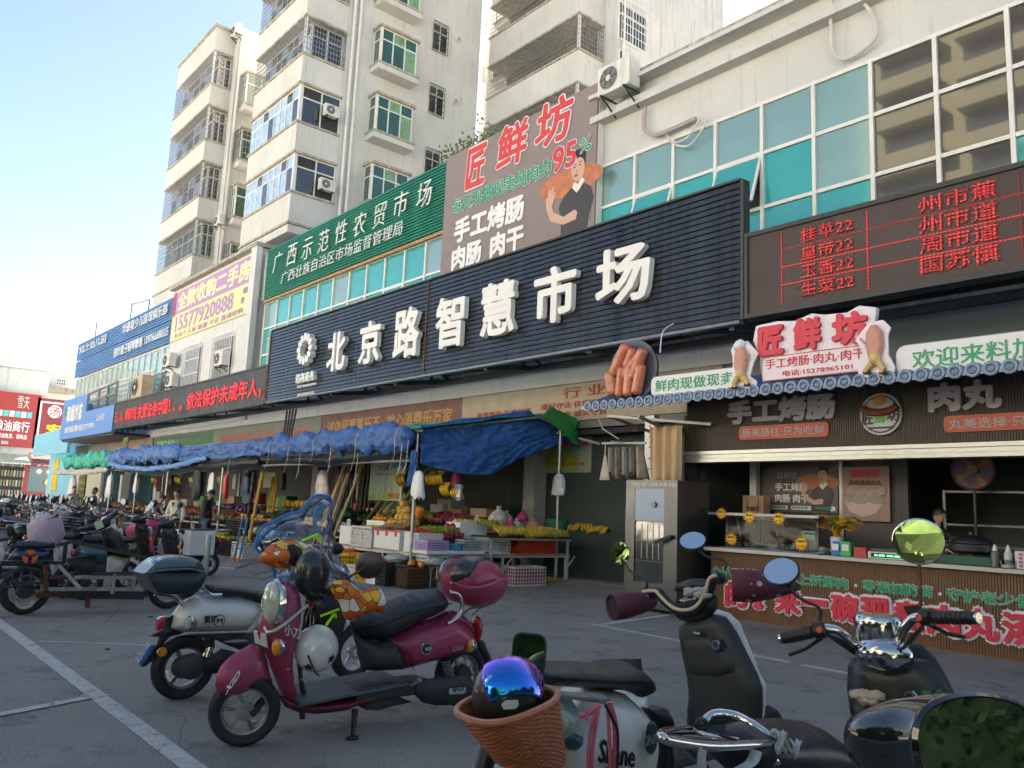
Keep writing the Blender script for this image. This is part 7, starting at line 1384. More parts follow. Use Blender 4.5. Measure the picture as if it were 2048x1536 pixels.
puf(R1,'top_box_band',[(1476,500),(1500,440),(1540,405),(1600,390),(1660,388),(1715,408),(1700,430),(1650,440),(1600,470),(1572,520),(1562,565),(1478,545)],M('slate_black_band',(.02,.03,.036),.3,coat=.4),.222,.15,rs,f0=.42,off=.06)
MB().tube(crv([R1 .p3(u,v,.25,Z4)for u,v in((1482,548),(1560,572),(1640,578),(1720,560),(1800,528))]),.012,8).build('box_seam',M('pink_trim',(.42,.06,.12),.3),rs,smooth=True)
hbc=R1 .p3(655,590,0,Z4);puf(R1,'handle_cowl',[(560,555),(600,548),(660,580),(720,600),(725,640),(690,660),(640,650),(600,610)],blkp,.12,.07,rs,off=.0)
MB().tube(crv([R1 .p3(545,390,-.3,Z4),R1 .p3(600,480,-.15,Z4),R1 .p3(660,585,0,Z4),R1 .p3(760,600,.12,Z4),R1 .p3(870,650,.28,Z4)]),.018,8).build('handlebar',blkp,rs,smooth=True)
hh=R1 .p3(660,490,.05,Z4);MB().ball(hh,(.10,.12,.155),24,14).build('rear_view_mirror',M('gloss_black_mirror_back',(.02,.02,.024),.3,coat=.6),rs,smooth=True);MB().tube([hh-Vector((0,0,.13)),hh+Vector((0,.05,-.25))],.014,8).build('mirror_stalk',blkp,rs)
mc=R1 .p3(1000,443,.3,Z4);MB().tube(crv([R1 .p3(770,570,.15,Z4),R1 .p3(860,525,.2,Z4),R1 .p3(940,480,.28,Z4),mc]),.009,6).build('mirror_stalk',blkp,rs,smooth=True);MB().loft([ring(mc+Vector((0,o,0)),a_,b_,26,(1,.25,.1))for o,a_,b_ in((-.03,.05,.035),(-.015,.10,.075),(0,.125,.09),(.01,.12,.086))]).build('round_mirror',blkp,rs,smooth=True)
def patch_mat():
 m=M('orange_white_patchwork',(.7,.3,.05),.7,var=.05);nt=m.node_tree;N=nt.nodes;L=nt.links;b=N['Principled BSDF'];tc=[n for n in N if n.bl_idname=='ShaderNodeTexCoord'][0]
 vo=N.new('ShaderNodeTexVoronoi');vo.inputs['Scale'].default_value=15;L.new(tc.outputs['Object'],vo.inputs['Vector'])
 cr=N.new('ShaderNodeValToRGB');cr.color_ramp.interpolation='CONSTANT';e=cr.color_ramp.elements;e[0].position=0;e[0].color=(.72,.12,.02,1);e[1].position=.3;e[1].color=(.80,.42,.03,1)
 for p,c in((.55,(.78,.76,.70,1)),(.75,(.74,.20,.02,1)),(.88,(.8,.78,.7,1))):x=e.new(p);x.color=c
 sp=N.new('ShaderNodeSeparateColor');L.new(vo.outputs['Color'],sp.inputs[0]);L.new(sp.outputs[0],cr.inputs[0])
 v2=N.new('ShaderNodeTexVoronoi');v2 .feature='DISTANCE_TO_EDGE';v2 .inputs['Scale'].default_value=15;L.new(tc.outputs['Object'],v2 .inputs['Vector']);r=N.new('ShaderNodeMapRange');r.inputs[1].default_value=.02;r.inputs[2].default_value=.04;L.new(v2 .outputs['Distance'],r.inputs[0])
 k=N.new('ShaderNodeMix');k.data_type='RGBA';L.new(r.outputs[0],k.inputs[0]);k.inputs[6].default_value=(.08,.05,.03,1);L.new(cr.outputs[0],k.inputs[7]);L.new(k.outputs[2],b.inputs['Base Color']);return m
pm=patch_mat()
def muffs(S_,L,off,th,lb,t,sc=Z4):o=MB().puff(S_.pts(L,sc,off),lambda a,b,c:(S_.X+off+c,a,b),th,.07,f0=.05,cell=.018).build('hand_muff',pm,t,smooth='all');o['label']=lb;return o
o=muffs(R1,[(345,405),(380,360),(430,315),(480,297),(540,296),(600,308),(650,320),(678,365),(680,400),(640,405),(600,400),(560,440),(520,465),(460,466),(400,445),(352,425)],-.2,.11,'padded hand muff printed in orange, yellow and white patches, far side',rs)
MB().puff(R1 .pts([(525,330),(560,318),(610,350),(625,400),(600,440),(560,455),(530,430),(518,380)],Z4,-.08),lambda a,b,c:(R1 .X-.10+c,a,b),.02,.03,cell=.018).build('muff_opening',blkp,o,smooth=True)
muffs(R1,[(762,560),(800,535),(860,530),(900,555),(960,600),(1010,580),(1060,575),(1090,625),(1097,690),(1080,728),(1020,722),(960,740),(900,768),(860,768),(840,730),(825,670),(790,620)],.3,.09,'padded hand muff printed in orange, yellow and white patches, near side',rs)
lm=M('lime_strap',(.38,.75,.01),.6,var=.05)
for a_,b_,o_ in(((600,300),(700,262),-.1),((700,262),(712,310),-.1),((712,745),(820,705),.35),((745,800),(800,720),.35),((795,715),(803,755),.35)):MB().bar(R1 .p3(*a_,o_,Z4),R1 .p3(*b_,o_,Z4),.03 if o_<0 else.012,.012).build('lime_strap',lm,rs)
for k in range(4):MB().tube(crv([R1 .p3(600+k*12,430,.05,Z4),R1 .p3(580+k*10,520,.1,Z4),R1 .p3(600+k*14,590,.08,Z4),R1 .p3(650,620,.06,Z4)]),.006,5).build('cable',blkp,rs,smooth=True)
for u_,v_ in((600,1120),(520,1060),(1240,880),(1570,985),(1180,980),(560,640),(1400,1010)):MB().ball(R1 .p3(u_,v_,.165,Z4),(.006,.008,.008),8,5).build('screw',grey_metal,rs)
MB().tube([R1 .p3(u_,v_,.172,Z4)for u_,v_ in((1130,905),(1220,960),(1262,1062))],.003,4).build('panel_gap',blkp,rs)
hm=thing('helmet','glossy white helmet with black star patches hanging behind the maroon leg shield','helmet',tuple(R1 .p3(690,950,.05,Z4)))
hc=R1 .p3(688,935,.1,Z4);MB().ball(hc,(.13,.145,.15),28,16).build('shell',M('gloss_white_helmet',(.70,.70,.68),.15,coat=1,var=.05),hm,smooth=True)
def star(c,r,up,rt,nrm,m,par,n=5,nm='star'):c=Vector(c);MB().loft([[c+Vector(rt)*(rr*math.cos(an))+Vector(up)*(rr*math.sin(an))+Vector(nrm)*o for rr,an in[((r if k%2==0 else r*.45),PI/2+PI*k/n)for k in range(2*n)]]for o in(0,.004)]).build(nm,m,par)
for dy,dz in((.11,.09),(.05,-.05),(-.08,-.10)):
 nrm=Vector((math.sqrt(max(0,1-(dy/.145)**2-(dz/.15)**2)),dy/.145,dz/.15)).normalized();p=hc+Vector((.13*nrm.x,.145*nrm.y,.15*nrm.z));rt=nrm.cross(Vector((0,0,1))).normalized();star(p,.035,rt.cross(nrm),rt,nrm,blkp,hm)
MB().tube(crv([hc+Vector((.1,-.11,-.02)),hc+Vector((.12,-.06,-.12)),hc+Vector((.06,0,-.16))]),.006,5).build('chin_strap',blkp,hm)
bt=thing('drink_bottle','dark cola bottle with red cap in the maroon scooter pocket','bottle',tuple(R1 .p3(650,760,.02,Z4)));c=R1 .p3(652,780,.05,Z4);MB().lathe([(0,0),(.03,.0),(.033,.12),(.014,.18),(.014,.2)],c-Vector((0,0,.1)),14).build('body',M('cola',(.03,.008,.006),.1,coat=1),bt,smooth=True);MB().lathe([(.017,0),(.017,.03),(0,.032)],c+Vector((0,0,.1)),12).build('cap',redl,bt)
# ======== white scooter with rain cover
wsx=thing('scooter','dusty white scooter with dark top box parked behind the maroon one','scooter',(-6.5,3.0,0));W1=Side(-6.52)
cw=W1 .p3(370,1341,.05);wheel(wsx,(-6.52,cw[1],.23),.235,.11,(1,0,0),rim=rimg,spokes=3,hub=True,disc_=False)
cf=W1 .p3(712,1283,.05);wheel(wsx,(-6.52,cf[1],.235),.23,.09,(.97,.2,0),rim=rimw,spokes=6)
P8=lambda name,L,m,th,R,**k:puf(W1,name,L,m,th,R,wsx,sc=Z8,**k)
P8('body_panel',[(405,850),(420,800),(440,735),(500,660),(560,615),(620,590),(700,598),(800,602),(900,605),(980,615),(1060,635),(1120,680),(1135,705),(1090,750),(1050,800),(1012,860),(850,866),(700,870),(520,872)],whitep,.17,.12)
P8('tail_panel',[(252,905),(300,880),(370,850),(385,760),(440,738),(412,845),(520,874),(470,895),(400,905),(320,908)],blkp,.13,.04,f0=.2)
P8('tail_light',[(308,862),(318,775),(345,755),(384,748),(370,800),(355,850)],redl,.12,.05,f0=.2)
P8('seat',[(650,515),(700,503),(820,508),(920,518),(1000,535),(1080,548),(1160,560),(1230,590),(1220,640),(1140,668),(1050,628),(960,606),(860,600),(760,592),(680,572)],seatm,.14,.05)
P8('lower_body',[(520,876),(1010,866),(1100,780),(1260,700),(1330,900),(1200,1000),(1100,1030),(950,1010),(820,960),(740,920),(600,900)],dkp,.12,.05,f0=.3,off=.0)
P8('rear_fender',[(188,1140),(240,1080),(300,990),(330,905),(420,900),(380,940),(330,1010),(270,1100),(215,1140)],blkp,.07,.02,f0=.3)
P8('swing_arm',[(640,1060),(700,1045),(780,985),(880,1010),(960,1045),(940,1080),(840,1130),(760,1175),(680,1180),(620,1150)],blkp,.04,.03,f0=.3,off=.12,c=.12)
c=W1 .p3(548,1125,.14,Z8);MB().loft([ring(c+Vector((o,0,0)),r,r,26,(0,1,0))for o,r in((-.02,.095),(.03,.09),(.045,.06),(.05,.0001))]).build('motor_hub',dkp,wsx,smooth=True)
a=MB();p0,p1=W1 .p3(685,895,.15,Z8),W1 .p3(690,975,.15,Z8);a.tube([p0 .lerp(p1,i/56)+Vector((.032*math.sin(i*.8),.032*math.cos(i*.8),0))for i in range(57)],.007,5);a.build('shock_spring',blkp,wsx,smooth=True);MB().tube([p1,W1 .p3(665,1050,.15,Z8)],.03,12).build('shock_sleeve',chrome,wsx,smooth=True)
q=[Vector((-6.52-.02,*p))for p in W1 .pts([(140,1115),(215,1118),(305,958),(232,962)],Z8,0)];MB().loft([q,[p+Vector((.01,0,0))for p in q]]).build('number_plate',M('plate_blue',(.05,.22,.60),.4),wsx)
text('北海7168',q[0]+Vector((.016,.0,.02)),.14,.045,wht,wsx,r=(0,.55,.83),u=(0,-.83,.55),depth=.001)
c=W1 .p3(322,1012,.06,Z8);MB().loft([ring(c,.035,.035,18,(0,1,0)),ring(c+Vector((.012,0,0)),.033,.033,18,(0,1,0))]).build('reflector',amber,wsx)
c=W1 .p3(540,790,.16,Z8);MB().ball(c,(.035,.05,.055),14,8).build('rear_indicator',chrome,wsx,smooth=True);MB().ball(c+Vector((.008,-.02,0)),(.03,.03,.048),12,7).build('indicator_lens',lensm,wsx,smooth=True)
c=W1 .p3(638,792,.178,Z8);text('爱玛',c,.11,.055,blkp,wsx,r=(0,1,0),depth=.002,off=.03);c=W1 .p3(762,772,.175,Z8);
for rr,mm,o in((.045,blkp,0),(.038,M('silver_print',(.6,.58,.55),.4),.004)):MB().loft([ring(c+Vector((o,0,0)),rr,rr,22,(0,1,0)),ring(c+Vector((o+.004,0,0)),rr,rr,22,(0,1,0))]).build('emblem',mm,wsx)
text('M',c+Vector((.012,-.022,-.018)),.044,.036,blkp,wsx,r=(0,1,0),depth=.002,off=.03)
P8('top_box',[(185,415),(260,400),(400,402),(560,402),(640,398),(632,430),(600,500),(560,545),(480,560),(340,562),(265,555),(225,500)],M('teal_black_box',(.022,.035,.036),.4,var=.15),.22,.07,f0=.85)
P8('top_box_lid',[(176,412),(200,385),(245,340),(300,305),(360,288),(450,280),(540,284),(590,305),(618,350),(634,385),(642,402),(500,406),(300,408)],M('slate_blue_lid',(.06,.10,.12),.3,var=.12,coat=.5),.232,.12,f0=.62)
MB().tube(crv([W1 .p3(u,v,.22,Z8)for u,v in((178,415),(260,395),(400,380),(540,376),(640,396))]),.008,6).build('lid_seam',M('slate_seam',(.10,.15,.18),.4),wsx,smooth=True)
MB().tube(crv([W1 .p3(u,v,.14,Z8)for u,v in((780,575),(710,576),(660,548),(630,510),(590,496))]),.014,8).build('grab_rail',chrome,wsx,smooth=True)
for L in(((265,565),(430,552),(650,548)),((265,572),(400,590),(490,660)),((430,560),(490,655))):MB().tube([W1 .p3(u,v,.1,Z8)for u,v in L],.01,6).build('rack_bar',chrome,wsx,smooth=True)
MB().ball(W1 .p3(890,930,.22,Z8),(.03,.1,.012),10,6).build('foot_peg',grey_metal,wsx,smooth=True)
puf(W1,'front_shield',[(640,640),(700,600),(760,560),(800,430),(860,440),(880,520),(870,640),(850,760),(800,900),(720,960),(660,900),(640,760)],blkp,.16,.08,wsx,off=.0)
puf(W1,'shield_edge',[(850,770),(940,755),(900,790),(850,850),(830,900),(792,948),(815,890),(838,830)],whitep,.17,.02,wsx,off=.05);puf(W1,'front_cowl',[(720,430),(760,418),(830,420),(870,500),(880,560),(850,560),(800,500),(740,450)],whitep,.13,.05,wsx,off=.0)
MB().tube([W1 .p3(715,440,0,Z4),W1 .p3(710,330,0,Z4)],.02,8).build('steering_stem',blkp,wsx);hq=W1 .p3(712,335,0,Z4);MB().tube([hq+Vector((-.33,-.03,0)),hq+Vector((.33,.03,0))],.016,8).build('handlebar',blkp,wsx);MB().ball(hq+Vector((.3,0,0)),(.05,.05,.05),12,8).build('switch_box',blkp,wsx,smooth=True)
mirror(wsx,hq+Vector((-.2,0,0)),W1 .p3(575,1120,-.3)+Vector((0,0,.02)),.08,(-.3,-.9,.1));hose(None,[W1 .p3(552,1105,.2),W1 .p3(545,1080,.2),W1 .p3(572,1048,.2)],.006,blkp,'antenna_wire').parent=wsx
rc=thing('rain_cover','clear plastic rain cover with blue piping draped over the white scooter front','rain cover',(-6.4,3.3,.9));film=glassy('clear_rain_film',(.90,.93,.96),.08,.10);pip=M('blue_piping',(.01,.20,.55),.5)
rcp=[(60,730),(78,640),(110,560),(165,470),(300,405),(480,310),(620,280),(700,205),(760,130),(810,85),(880,65),(960,75),(1010,95),(1042,160),(1040,330),(1060,480),(1090,640),(1120,790),(1200,960),(1300,1120),(1330,1240),(1150,1200),(1000,1250),(800,1260),(600,1240),(380,1235),(330,1140),(290,1000),(150,820)]
def rcT(a,b,c):return(W1 .X+.16+c*1.0+.05*nz(a*5,b*5)+.02*nz(a*16,b*14,3),a,b)
o=MB().puff(W1 .pts(rcp,Z5,.16),rcT,.24,.4,f0=.02,cell=.035).build('film',film,rc,smooth='all')
def pl(L,r=.012,off=.2):MB().tube(crv([W1 .p3(u,v,off,Z5)for u,v in L],4),r,6).build('piping',pip,rc,smooth=True)
pl(rcp[:14]+[(1035,330),(1020,520),(1010,640)]);pl([(60,730),(150,820),(290,1000),(310,1100),(375,1235)]);pl([(60,720),(130,620),(240,520),(330,500),(400,530),(450,590),(455,640)]);pl([(1040,190),(920,210),(860,250),(825,340),(835,430),(870,530),(1020,545)],.016);pl([(1010,640),(1005,760),(1000,900),(1050,1040),(1130,1160)],.009)
# ======== mint scooter
mn_=thing('scooter','mint and white scooter with wicker basket cut by the lower picture edge','scooter',(-2.25,2.2,0));M1=Side(-2.32)
ZN=(900,1230,.24414)
P3_=lambda name,L,m,th,R,**k:MB().puff(M1 .pts(L,ZN,k.pop('off',.12)),M1 .T,th,R,f0=k.get('f0',.08),cell=k.get('cell',.02),c=k.get('c',0.)).build(name,m,mn_,smooth='all')
P3_('side_panel',[(1300,640),(1480,650),(1600,690),(1690,770),(1745,880),(1772,1000),(1765,1120),(1740,1300),(1650,1500),(1000,1500),(960,1330),(1050,1050),(1180,880),(1250,760)],whitep,.17,.14)
P3_('seat_base',[(1640,780),(1700,745),(1745,760),(1775,900),(1790,1200),(1790,1500),(1700,1500),(1720,1100),(1690,900),(1600,760)],blkp,.13,.04,f0=.2,off=.0)
P3_('seat',[(740,520),(730,480),(800,445),(900,428),(1050,420),(1200,425),(1350,432),(1450,420),(1560,412),(1640,432),(1700,480),(1750,560),(1772,640),(1775,700),(1740,722),(1690,690),(1600,660),(1400,655),(1200,640),(950,620),(820,600)],seatm,.15,.07,cell=.013)
P3_('mint_panel',[(790,700),(960,700),(1150,720),(1180,800),(1130,890),(1050,1010),(960,1110),(860,1250),(760,1500),(500,1500),(560,1280),(700,1150),(840,1000),(820,850)],mint,.18,.1)
P3_('mint_stripe',[(1040,970),(1170,1030),(1170,1140),(1350,1210),(1500,1320),(1450,1400),(1200,1200),(960,1070)],M('dark_teal_stripe',(.02,.09,.09),.35,coat=.5),.177,.14,f0=.5)
P3_('arm_rest',[(780,620),(800,608),(1000,630),(1230,645),(1290,665),(1310,700),(1270,728),(1180,715),(1000,690),(800,665)],M('grey_arm',(.30,.30,.29),.35,var=.1),.03,.02,off=.2,c=.2,f0=.2)
c=M1 .p3(1645,1010,.19,ZN)
for rr,mm,o in((1.0,chrome,0),(.88,M('dark_green_badge',(.02,.05,.05),.3),.004)):MB().loft([ring(c+Vector((o+d,0,0)),.038*rr,.062*rr,24,(0,1,0))for d in(0,.003)]).build('badge',mm,mn_)
text('DNG',c+Vector((.012,-.055,-.02)),.08,.04,M('badge_grey',(.25,.25,.25),.4),mn_,r=(0,1,0),depth=.002)
c=M1 .p3(1200,1130,.205,ZN);text('Shane',c+Vector((0,0,-.03)),.2,.08,blkp,mn_,r=(0,1,-.25),depth=.002,shear=.2,back=whitep,boff=.05);c=M1 .p3(840,1250,.2,ZN);text('L',c,.05,.06,M('gold_letter',(.6,.5,.25),.35),mn_,r=(0,1,-.2),depth=.002)
wheel(mn_,(-2.15,1.58,.22),.22,.1,(1,0,0));wheel(mn_,(-2.32,2.72,.22),.22,.1,(1,0,0),hub=True);MB().tube([(-2.2,1.85,.8),(-2.15,1.62,.25)],.03,8).build('fork',blkp,mn_);MB().box(-2.45,1.75,.25,-2.2,2.2,.32).build('floorboard',dkp,mn_)
c=M1 .p3(800,1140,.1,ZN);MB().loft([ring(c+Vector((0,o,0)),r,r,22,(1,.3,0))for o,r in((0,.06),(-.03,.07),(-.035,.055))]).build('headlight_ring',chrome,mn_,smooth=True)
rb_=M('pink_ribbon',(.75,.16,.24),.5,var=.3,vs=14)
rbn=thing('ribbon_bundle','pink and black plastic ribbons tied on the mint scooter arm','ribbon',tuple(M1 .p3(1230,730,.25,ZN)))
for i,L in enumerate((((1210,735),(1160,900),(1135,1100),(1125,1500)),((1225,735),(1190,920),(1160,1200),(1150,1500)),((1290,720),(1300,900),(1310,1200),(1300,1500)),((1300,715),(1340,880),(1350,1100),(1320,1500)),((1315,715),(1370,950),(1360,1250),(1330,1500)),((1200,740),(1150,800),(1065,825)),((1205,745),(1140,800),(1110,870)),((1270,730),(1330,850),(1375,1000),(1360,1500)))):MB().tube([M1 .p3(u,v,.26+.006*i,ZN)for u,v in crv([(a_,b_,0)for a_,b_ in L],4)for u,v in[(u,v)]]if False else[M1 .p3(p.x,p.y,.26+.006*i,ZN)for p in crv([(a_,b_,0)for a_,b_ in L],4)],.006 if i!=7 else.004,4,sq=1.6).build('ribbon',rb_ if i!=7 else blkp,rbn)
MB().tube([(-2.25,1.95,.72),(-2.2,1.88,.96)],.03,8).build('steering_column',blkp,mn_);MB().tube([xp(1030,1365,-2.2),xp(1085,1375,-2.08)],.014,8).build('handlebar',blkp,mn_)
mh=Vector(xp(1058,1308,-2.12));MB().tube([xp(1085,1378,-2.1),mh+Vector((0,0,-.05))],.01,6).build('mirror_stalk',blkp,mn_)
fdir=Vector((.5,-.85,.10)).normalized()
mirror(mn_,mh+Vector((.0,.0,-.08)),mh,.07,fdir,m=M('reflection_tinted_mirror',(.30,.42,.32),.03,metal=1),rect=[(a-.058,b-.066)for a,b in rrect(.116,.132,.03)])  # green of reflected leaves is put into the glass colour
wk=M('terracotta_wicker',(.48,.15,.06),.5,var=.25,vs=20)
bk_=thing('wicker_basket','terracotta woven basket on the front of the mint scooter','basket',(-2.0,1.72,.7))
def Bp(u,v,o=0.):q=xp(u,v,-1.98+o);return Vector(q)
top=[Bp(930,1418,.12),Bp(960,1395,.0),Bp(1000,1370,-.08),Bp(1050,1350,-.14),Bp(1086,1360,-.08),Bp(1100,1385,.02),Bp(1080,1400,.08),Bp(1040,1425,.14),Bp(990,1440,.16),Bp(945,1435,.16)]
cen=Vector(xp(1015,1405,-1.98));bot=Vector(xp(1062,1525,-2.0));A=Vector((.18,.05,0));
def bring(k,nn=48,gr=0.):
 c=cen.lerp(bot,k);rx=.125-.035*k;ry=.15-.05*k;out=[]
 for j in range(nn):
  an=2*PI*j/nn;sx=math.copysign(abs(math.cos(an))**.75,math.cos(an));sy=math.copysign(abs(math.sin(an))**.75,math.sin(an));out.append(c+Vector((sx*(rx+gr),sy*(ry+gr),.03*sy*(1-k))))
 return out
for k in range(26):
 kk_=.03+k*.037;nn=96;r_=bring(kk_,nn);c=cen.lerp(bot,kk_);ph=PI*(k%2)
 MB().tube([p+(p-c).normalized()*(.0035*math.cos(j*PI/2+ph))for j,p in enumerate(r_)],.0052,5,closed=True).build('weave_strand',wk,bk_,smooth=True)
for j in range(24):MB().tube([bring(k/6,48,-.001)[j*2]for k in range(7)],.0045,5).build('stake',wk,bk_)
MB().tube(bring(0,48),.011,8,closed=True).build('rim',M('terracotta_rim',(.55,.20,.11),.45),bk_,smooth=True);MB().loft([bring(1,32),[p+Vector((0,0,.004))for p in bring(1,32)]]).build('base',wk,bk_);MB().loft([bring(.02,32,-.008),bring(.98,32,-.006)],cap=False).build('inner_weave',wk,bk_)
hl=thing('helmet','black helmet with blue violet mirrored visor lying in the wicker basket','helmet',tuple(cen));hc=Vector(xp(1022,1372,-1.98));MB().ball(hc+Vector((-.01,.0,-.028)),(.106,.118,.114),30,18).build('shell',M('matt_black_helmet',(.02,.02,.022),.35,coat=.3),hl,smooth=True)
vis=M('iridescent_visor',(.02,.18,.75),.05,metal=.9,var=0);nt=vis.node_tree;lw=nt.nodes.new('ShaderNodeLayerWeight');lw.inputs[0].default_value=.35;cr=nt.nodes.new('ShaderNodeValToRGB');e=cr.color_ramp.elements;e[0].color=(.01,.25,.80,1);e[1].color=(.55,.12,.85,1);e[0].position=.1;e[1].position=.65;nt.links.new(lw.outputs['Facing'],cr.inputs[0]);nt.links.new(cr.outputs[0],nt.nodes['Principled BSDF'].inputs['Base Color'])
vd=Vector((.62,-.25,.74)).normalized();v1=vd.cross(Vector((0,0,1))).normalized();v2=v1 .cross(vd)
def vg(a,b):th=(a-.5)*1.9;ph=(b-.5)*1.25;d=(vd*math.cos(th)*math.cos(ph)+v1*math.sin(th)*math.cos(ph)+v2*math.sin(ph));return hc+Vector((-.01,0,-.028))+Vector((d.x*.112,d.y*.124,d.z*.120))
o=MB().grid(vg,22,14).build('visor',vis,hl,smooth='all');o.modifiers.new('s','SOLIDIFY').thickness=.004
c=hc+Vector((.082,-.085,-.035));MB().prism([(0,.012),(.012,.022),(.05,.018),(.055,.004),(.045,-.006),(.008,-.002)],c+Vector((.01,-.03,0)),(.35,.9,.1),(0,.1,1),(.003,-.001,0)).build('maker_sticker',M('pale_sticker',(.55,.55,.52),.4),hl)
# ======== white bar scooter with maroon muffs (4)
s4=thing('scooter','scooter with dark inner shield, cream handlebar trim and maroon hand muffs','scooter',(-2.9,3.6,0));Zs=(1180,1040,.32298);F4=3.97
class Front:
 def __init__(s,Y):s.Y=Y
 def pts(s,L,sc,dy=0):return[((lambda q:(q[0],q[2]))(yp(sc[0]+u*sc[2],sc[1]+v*sc[2],s.Y+dy)))for u,v in L]
 def p3(s,u,v,dy=0,sc=(0,0,1)):return Vector(yp(sc[0]+u*sc[2],sc[1]+v*sc[2],s.Y+dy))
 def puff(s,name,L,m,th,R,t,sc,dy=0.,f0=.08,cell=.02):return MB().puff(s.pts(L,sc,dy),lambda a,b,c:(a,s.Y+dy+c,b),th,R,f0=f0,cell=cell).build(name,m,t,smooth=True)
Q4=Front(F4)
Q4 .puff('outer_shield',[(640,600),(770,548),(860,575),(930,640),(955,720),(1000,830),(1050,950),(1085,1020),(1085,1150),(1060,1290),(990,1270),(700,900)],whitep,.07,.05,s4,Zs,.12)
Q4 .puff('inner_shield',[(552,700),(556,660),(590,630),(660,600),(770,580),(840,600),(880,650),(930,740),(990,860),(1040,960),(1066,1040),(1070,1150),(1060,1270),(1000,1320),(600,1320),(605,1200),(615,1080),(600,960),(570,820)],M('satin_black_shield',(.03,.034,.036),.45,var=.25,vs=5),.06,.05,s4,Zs)
Q4 .puff('glove_panel',[(578,760),(590,700),(640,690),(780,680),(860,720),(930,820),(965,900),(960,950),(930,985),(820,1005),(680,995),(620,960),(590,880)],M('satin_black_shield',(.03,.034,.036),.45),.06,.03,s4,Zs,-.015)
Q4 .puff('pocket',[(560,690),(600,670),(640,760),(650,815),(590,810),(566,770)],dark_in,.062,.01,s4,Zs,-.02)
c=Q4 .p3(782,772,-.09,Zs)
for rr,mm,o in((.038,blkp,0),(.028,chrome,-.006),(.017,blkp,-.01)):MB().loft([ring(c+Vector((0,o,0)),rr,rr,20),ring(c+Vector((0,o-.005,0)),rr*.9,rr*.9,20)]).build('key_switch',mm,s4)
c=Q4 .p3(665,700,-.085,Zs);MB().box(c.x-.03,c.y-.003,c.z-.012,c.x+.03,c.y,c.z+.012).build('switch_label',blkp,s4);text('启动键',c+Vector((-.022,-.005,-.007)),.044,.014,wht,s4,depth=.001)
bar4=[Q4 .p3(u,v,-.06,Zs)for u,v in((345,455),(420,450),(450,480),(500,530),(560,565),(640,565),(700,520),(740,430),(760,375),(800,355))]
MB().tube(crv(bar4),.030,10).build('handle_cowl',blkp,s4,smooth=True);MB().tube([p+Vector((0,-.028,.012))for p in crv(bar4)],.010,6).build('cream_trim',M('cream_trim',(.68,.56,.38),.4),s4,smooth=True)
Q4 .puff('cowl_body',[(480,540),(560,570),(650,570),(710,520),(760,440),(790,480),(780,560),(720,620),(640,640),(560,620)],blkp,.06,.04,s4,Zs,-.03)
Q4 .puff('dash_panel',[(510,520),(600,470),(700,450),(735,470),(690,520),(600,545)],M('dash_glass',(.02,.025,.03),.1,coat=1),.05,.02,s4,Zs,-.06);Q4 .puff('meter_hood',[(520,440),(540,395),(620,365),(700,362),(745,390),(740,430),(640,450)],blkp,.05,.03,s4,Zs,.04)
rag=M('grey_rag',(.42,.40,.38),.9,bump=.5,bs=40);o=MB();[o.ball(Q4 .p3(510+random.random()*215,470-random.random()*40*1,-.07,Zs),(.035,.03,.018),9,6,.2)for _ in range(16)];tag(o.build('rag',rag,None,smooth='all'),'crumpled grey rag lying on the dash of the cream trimmed handlebar','rag')
def patt():
 m=M('maroon_bear_muff',(.11,.022,.045),.7,var=.1,vs=6);nt=m.node_tree;N=nt.nodes;L=nt.links;b=N['Principled BSDF'];src=b.inputs['Base Color'].links[0].from_socket;tc=[n for n in N if n.bl_idname=='ShaderNodeTexCoord'][0]
 vo=N.new('ShaderNodeTexVoronoi');vo.inputs['Scale'].default_value=13;L.new(tc.outputs['Object'],vo.inputs['Vector']);r=N.new('ShaderNodeMath');r.operation='LESS_THAN';r.inputs[1].default_value=.20;L.new(vo.outputs['Distance'],r.inputs[0])
 k=N.new('ShaderNodeMix');k.data_type='RGBA';L.new(r.outputs[0],k.inputs[0]);L.new(src,k.inputs[6]);k.inputs[7].default_value=(.5,.42,.36,1);L.new(k.outputs[2],b.inputs['Base Color']);return m
mm_=patt()
def muff4(lb,cen,ax,r0,r1,L_):
 cen=Vector(cen);ax=Vector(ax).normalized();rt=ax.cross(Vector((0,0,1))).normalized();up=rt.cross(ax)
 R_=lambda k,r,w=1.:[cen+ax*k+rt*(r*math.cos(2*PI*j/22)*w)+up*(r*.9*math.sin(2*PI*j/22)*(1+.08*math.sin(4*PI*j/22)))for j in range(22)]
 o=MB().loft([R_(0,r0),R_(L_*.3,r0*1.02),R_(L_*.6,(r0+r1)*.55),R_(L_*.9,r1),R_(L_,r1*.4)],cap=False).build('hand_muff',mm_,s4,smooth='all',label=lb);o.modifiers.new('s','SOLIDIFY').thickness=.008
 MB().loft([R_(.012,r0*.93),R_(L_*.5,r0*.7),R_(L_*.8,r1*.6)],cap=True).build('muff_lining',M('muff_lining',(.02,.025,.03),.8),o)
muff4('left maroon hand muff with pale bear print, opening towards the camera',Q4 .p3(135,540,-.28,Zs),(.35,.9,.12),.085,.045,.30);muff4('right maroon hand muff with pale bear print, opening towards the camera',Q4 .p3(880,405,-.22,Zs),(.80,.55,.04),.092,.035,.34)
mirror(s4,Q4 .p3(345,430,-.05,Zs),Q4 .p3(185,205,-.05,Zs),.064,(.55,-.75,.1),rect=ell(.062,.072,28));mirror(s4,Q4 .p3(835,310,-.05,Zs),Q4 .p3(637,130,0,Zs),.075,(.22,-.6,.52),rect=ell(.078,.064,28))
for e in(Q4 .p3(350,455,-.04,Zs),Q4 .p3(800,360,-.04,Zs)):MB().ball(e,(.04,.04,.035),12,8).build('switch_box',blkp,s4,smooth=True)
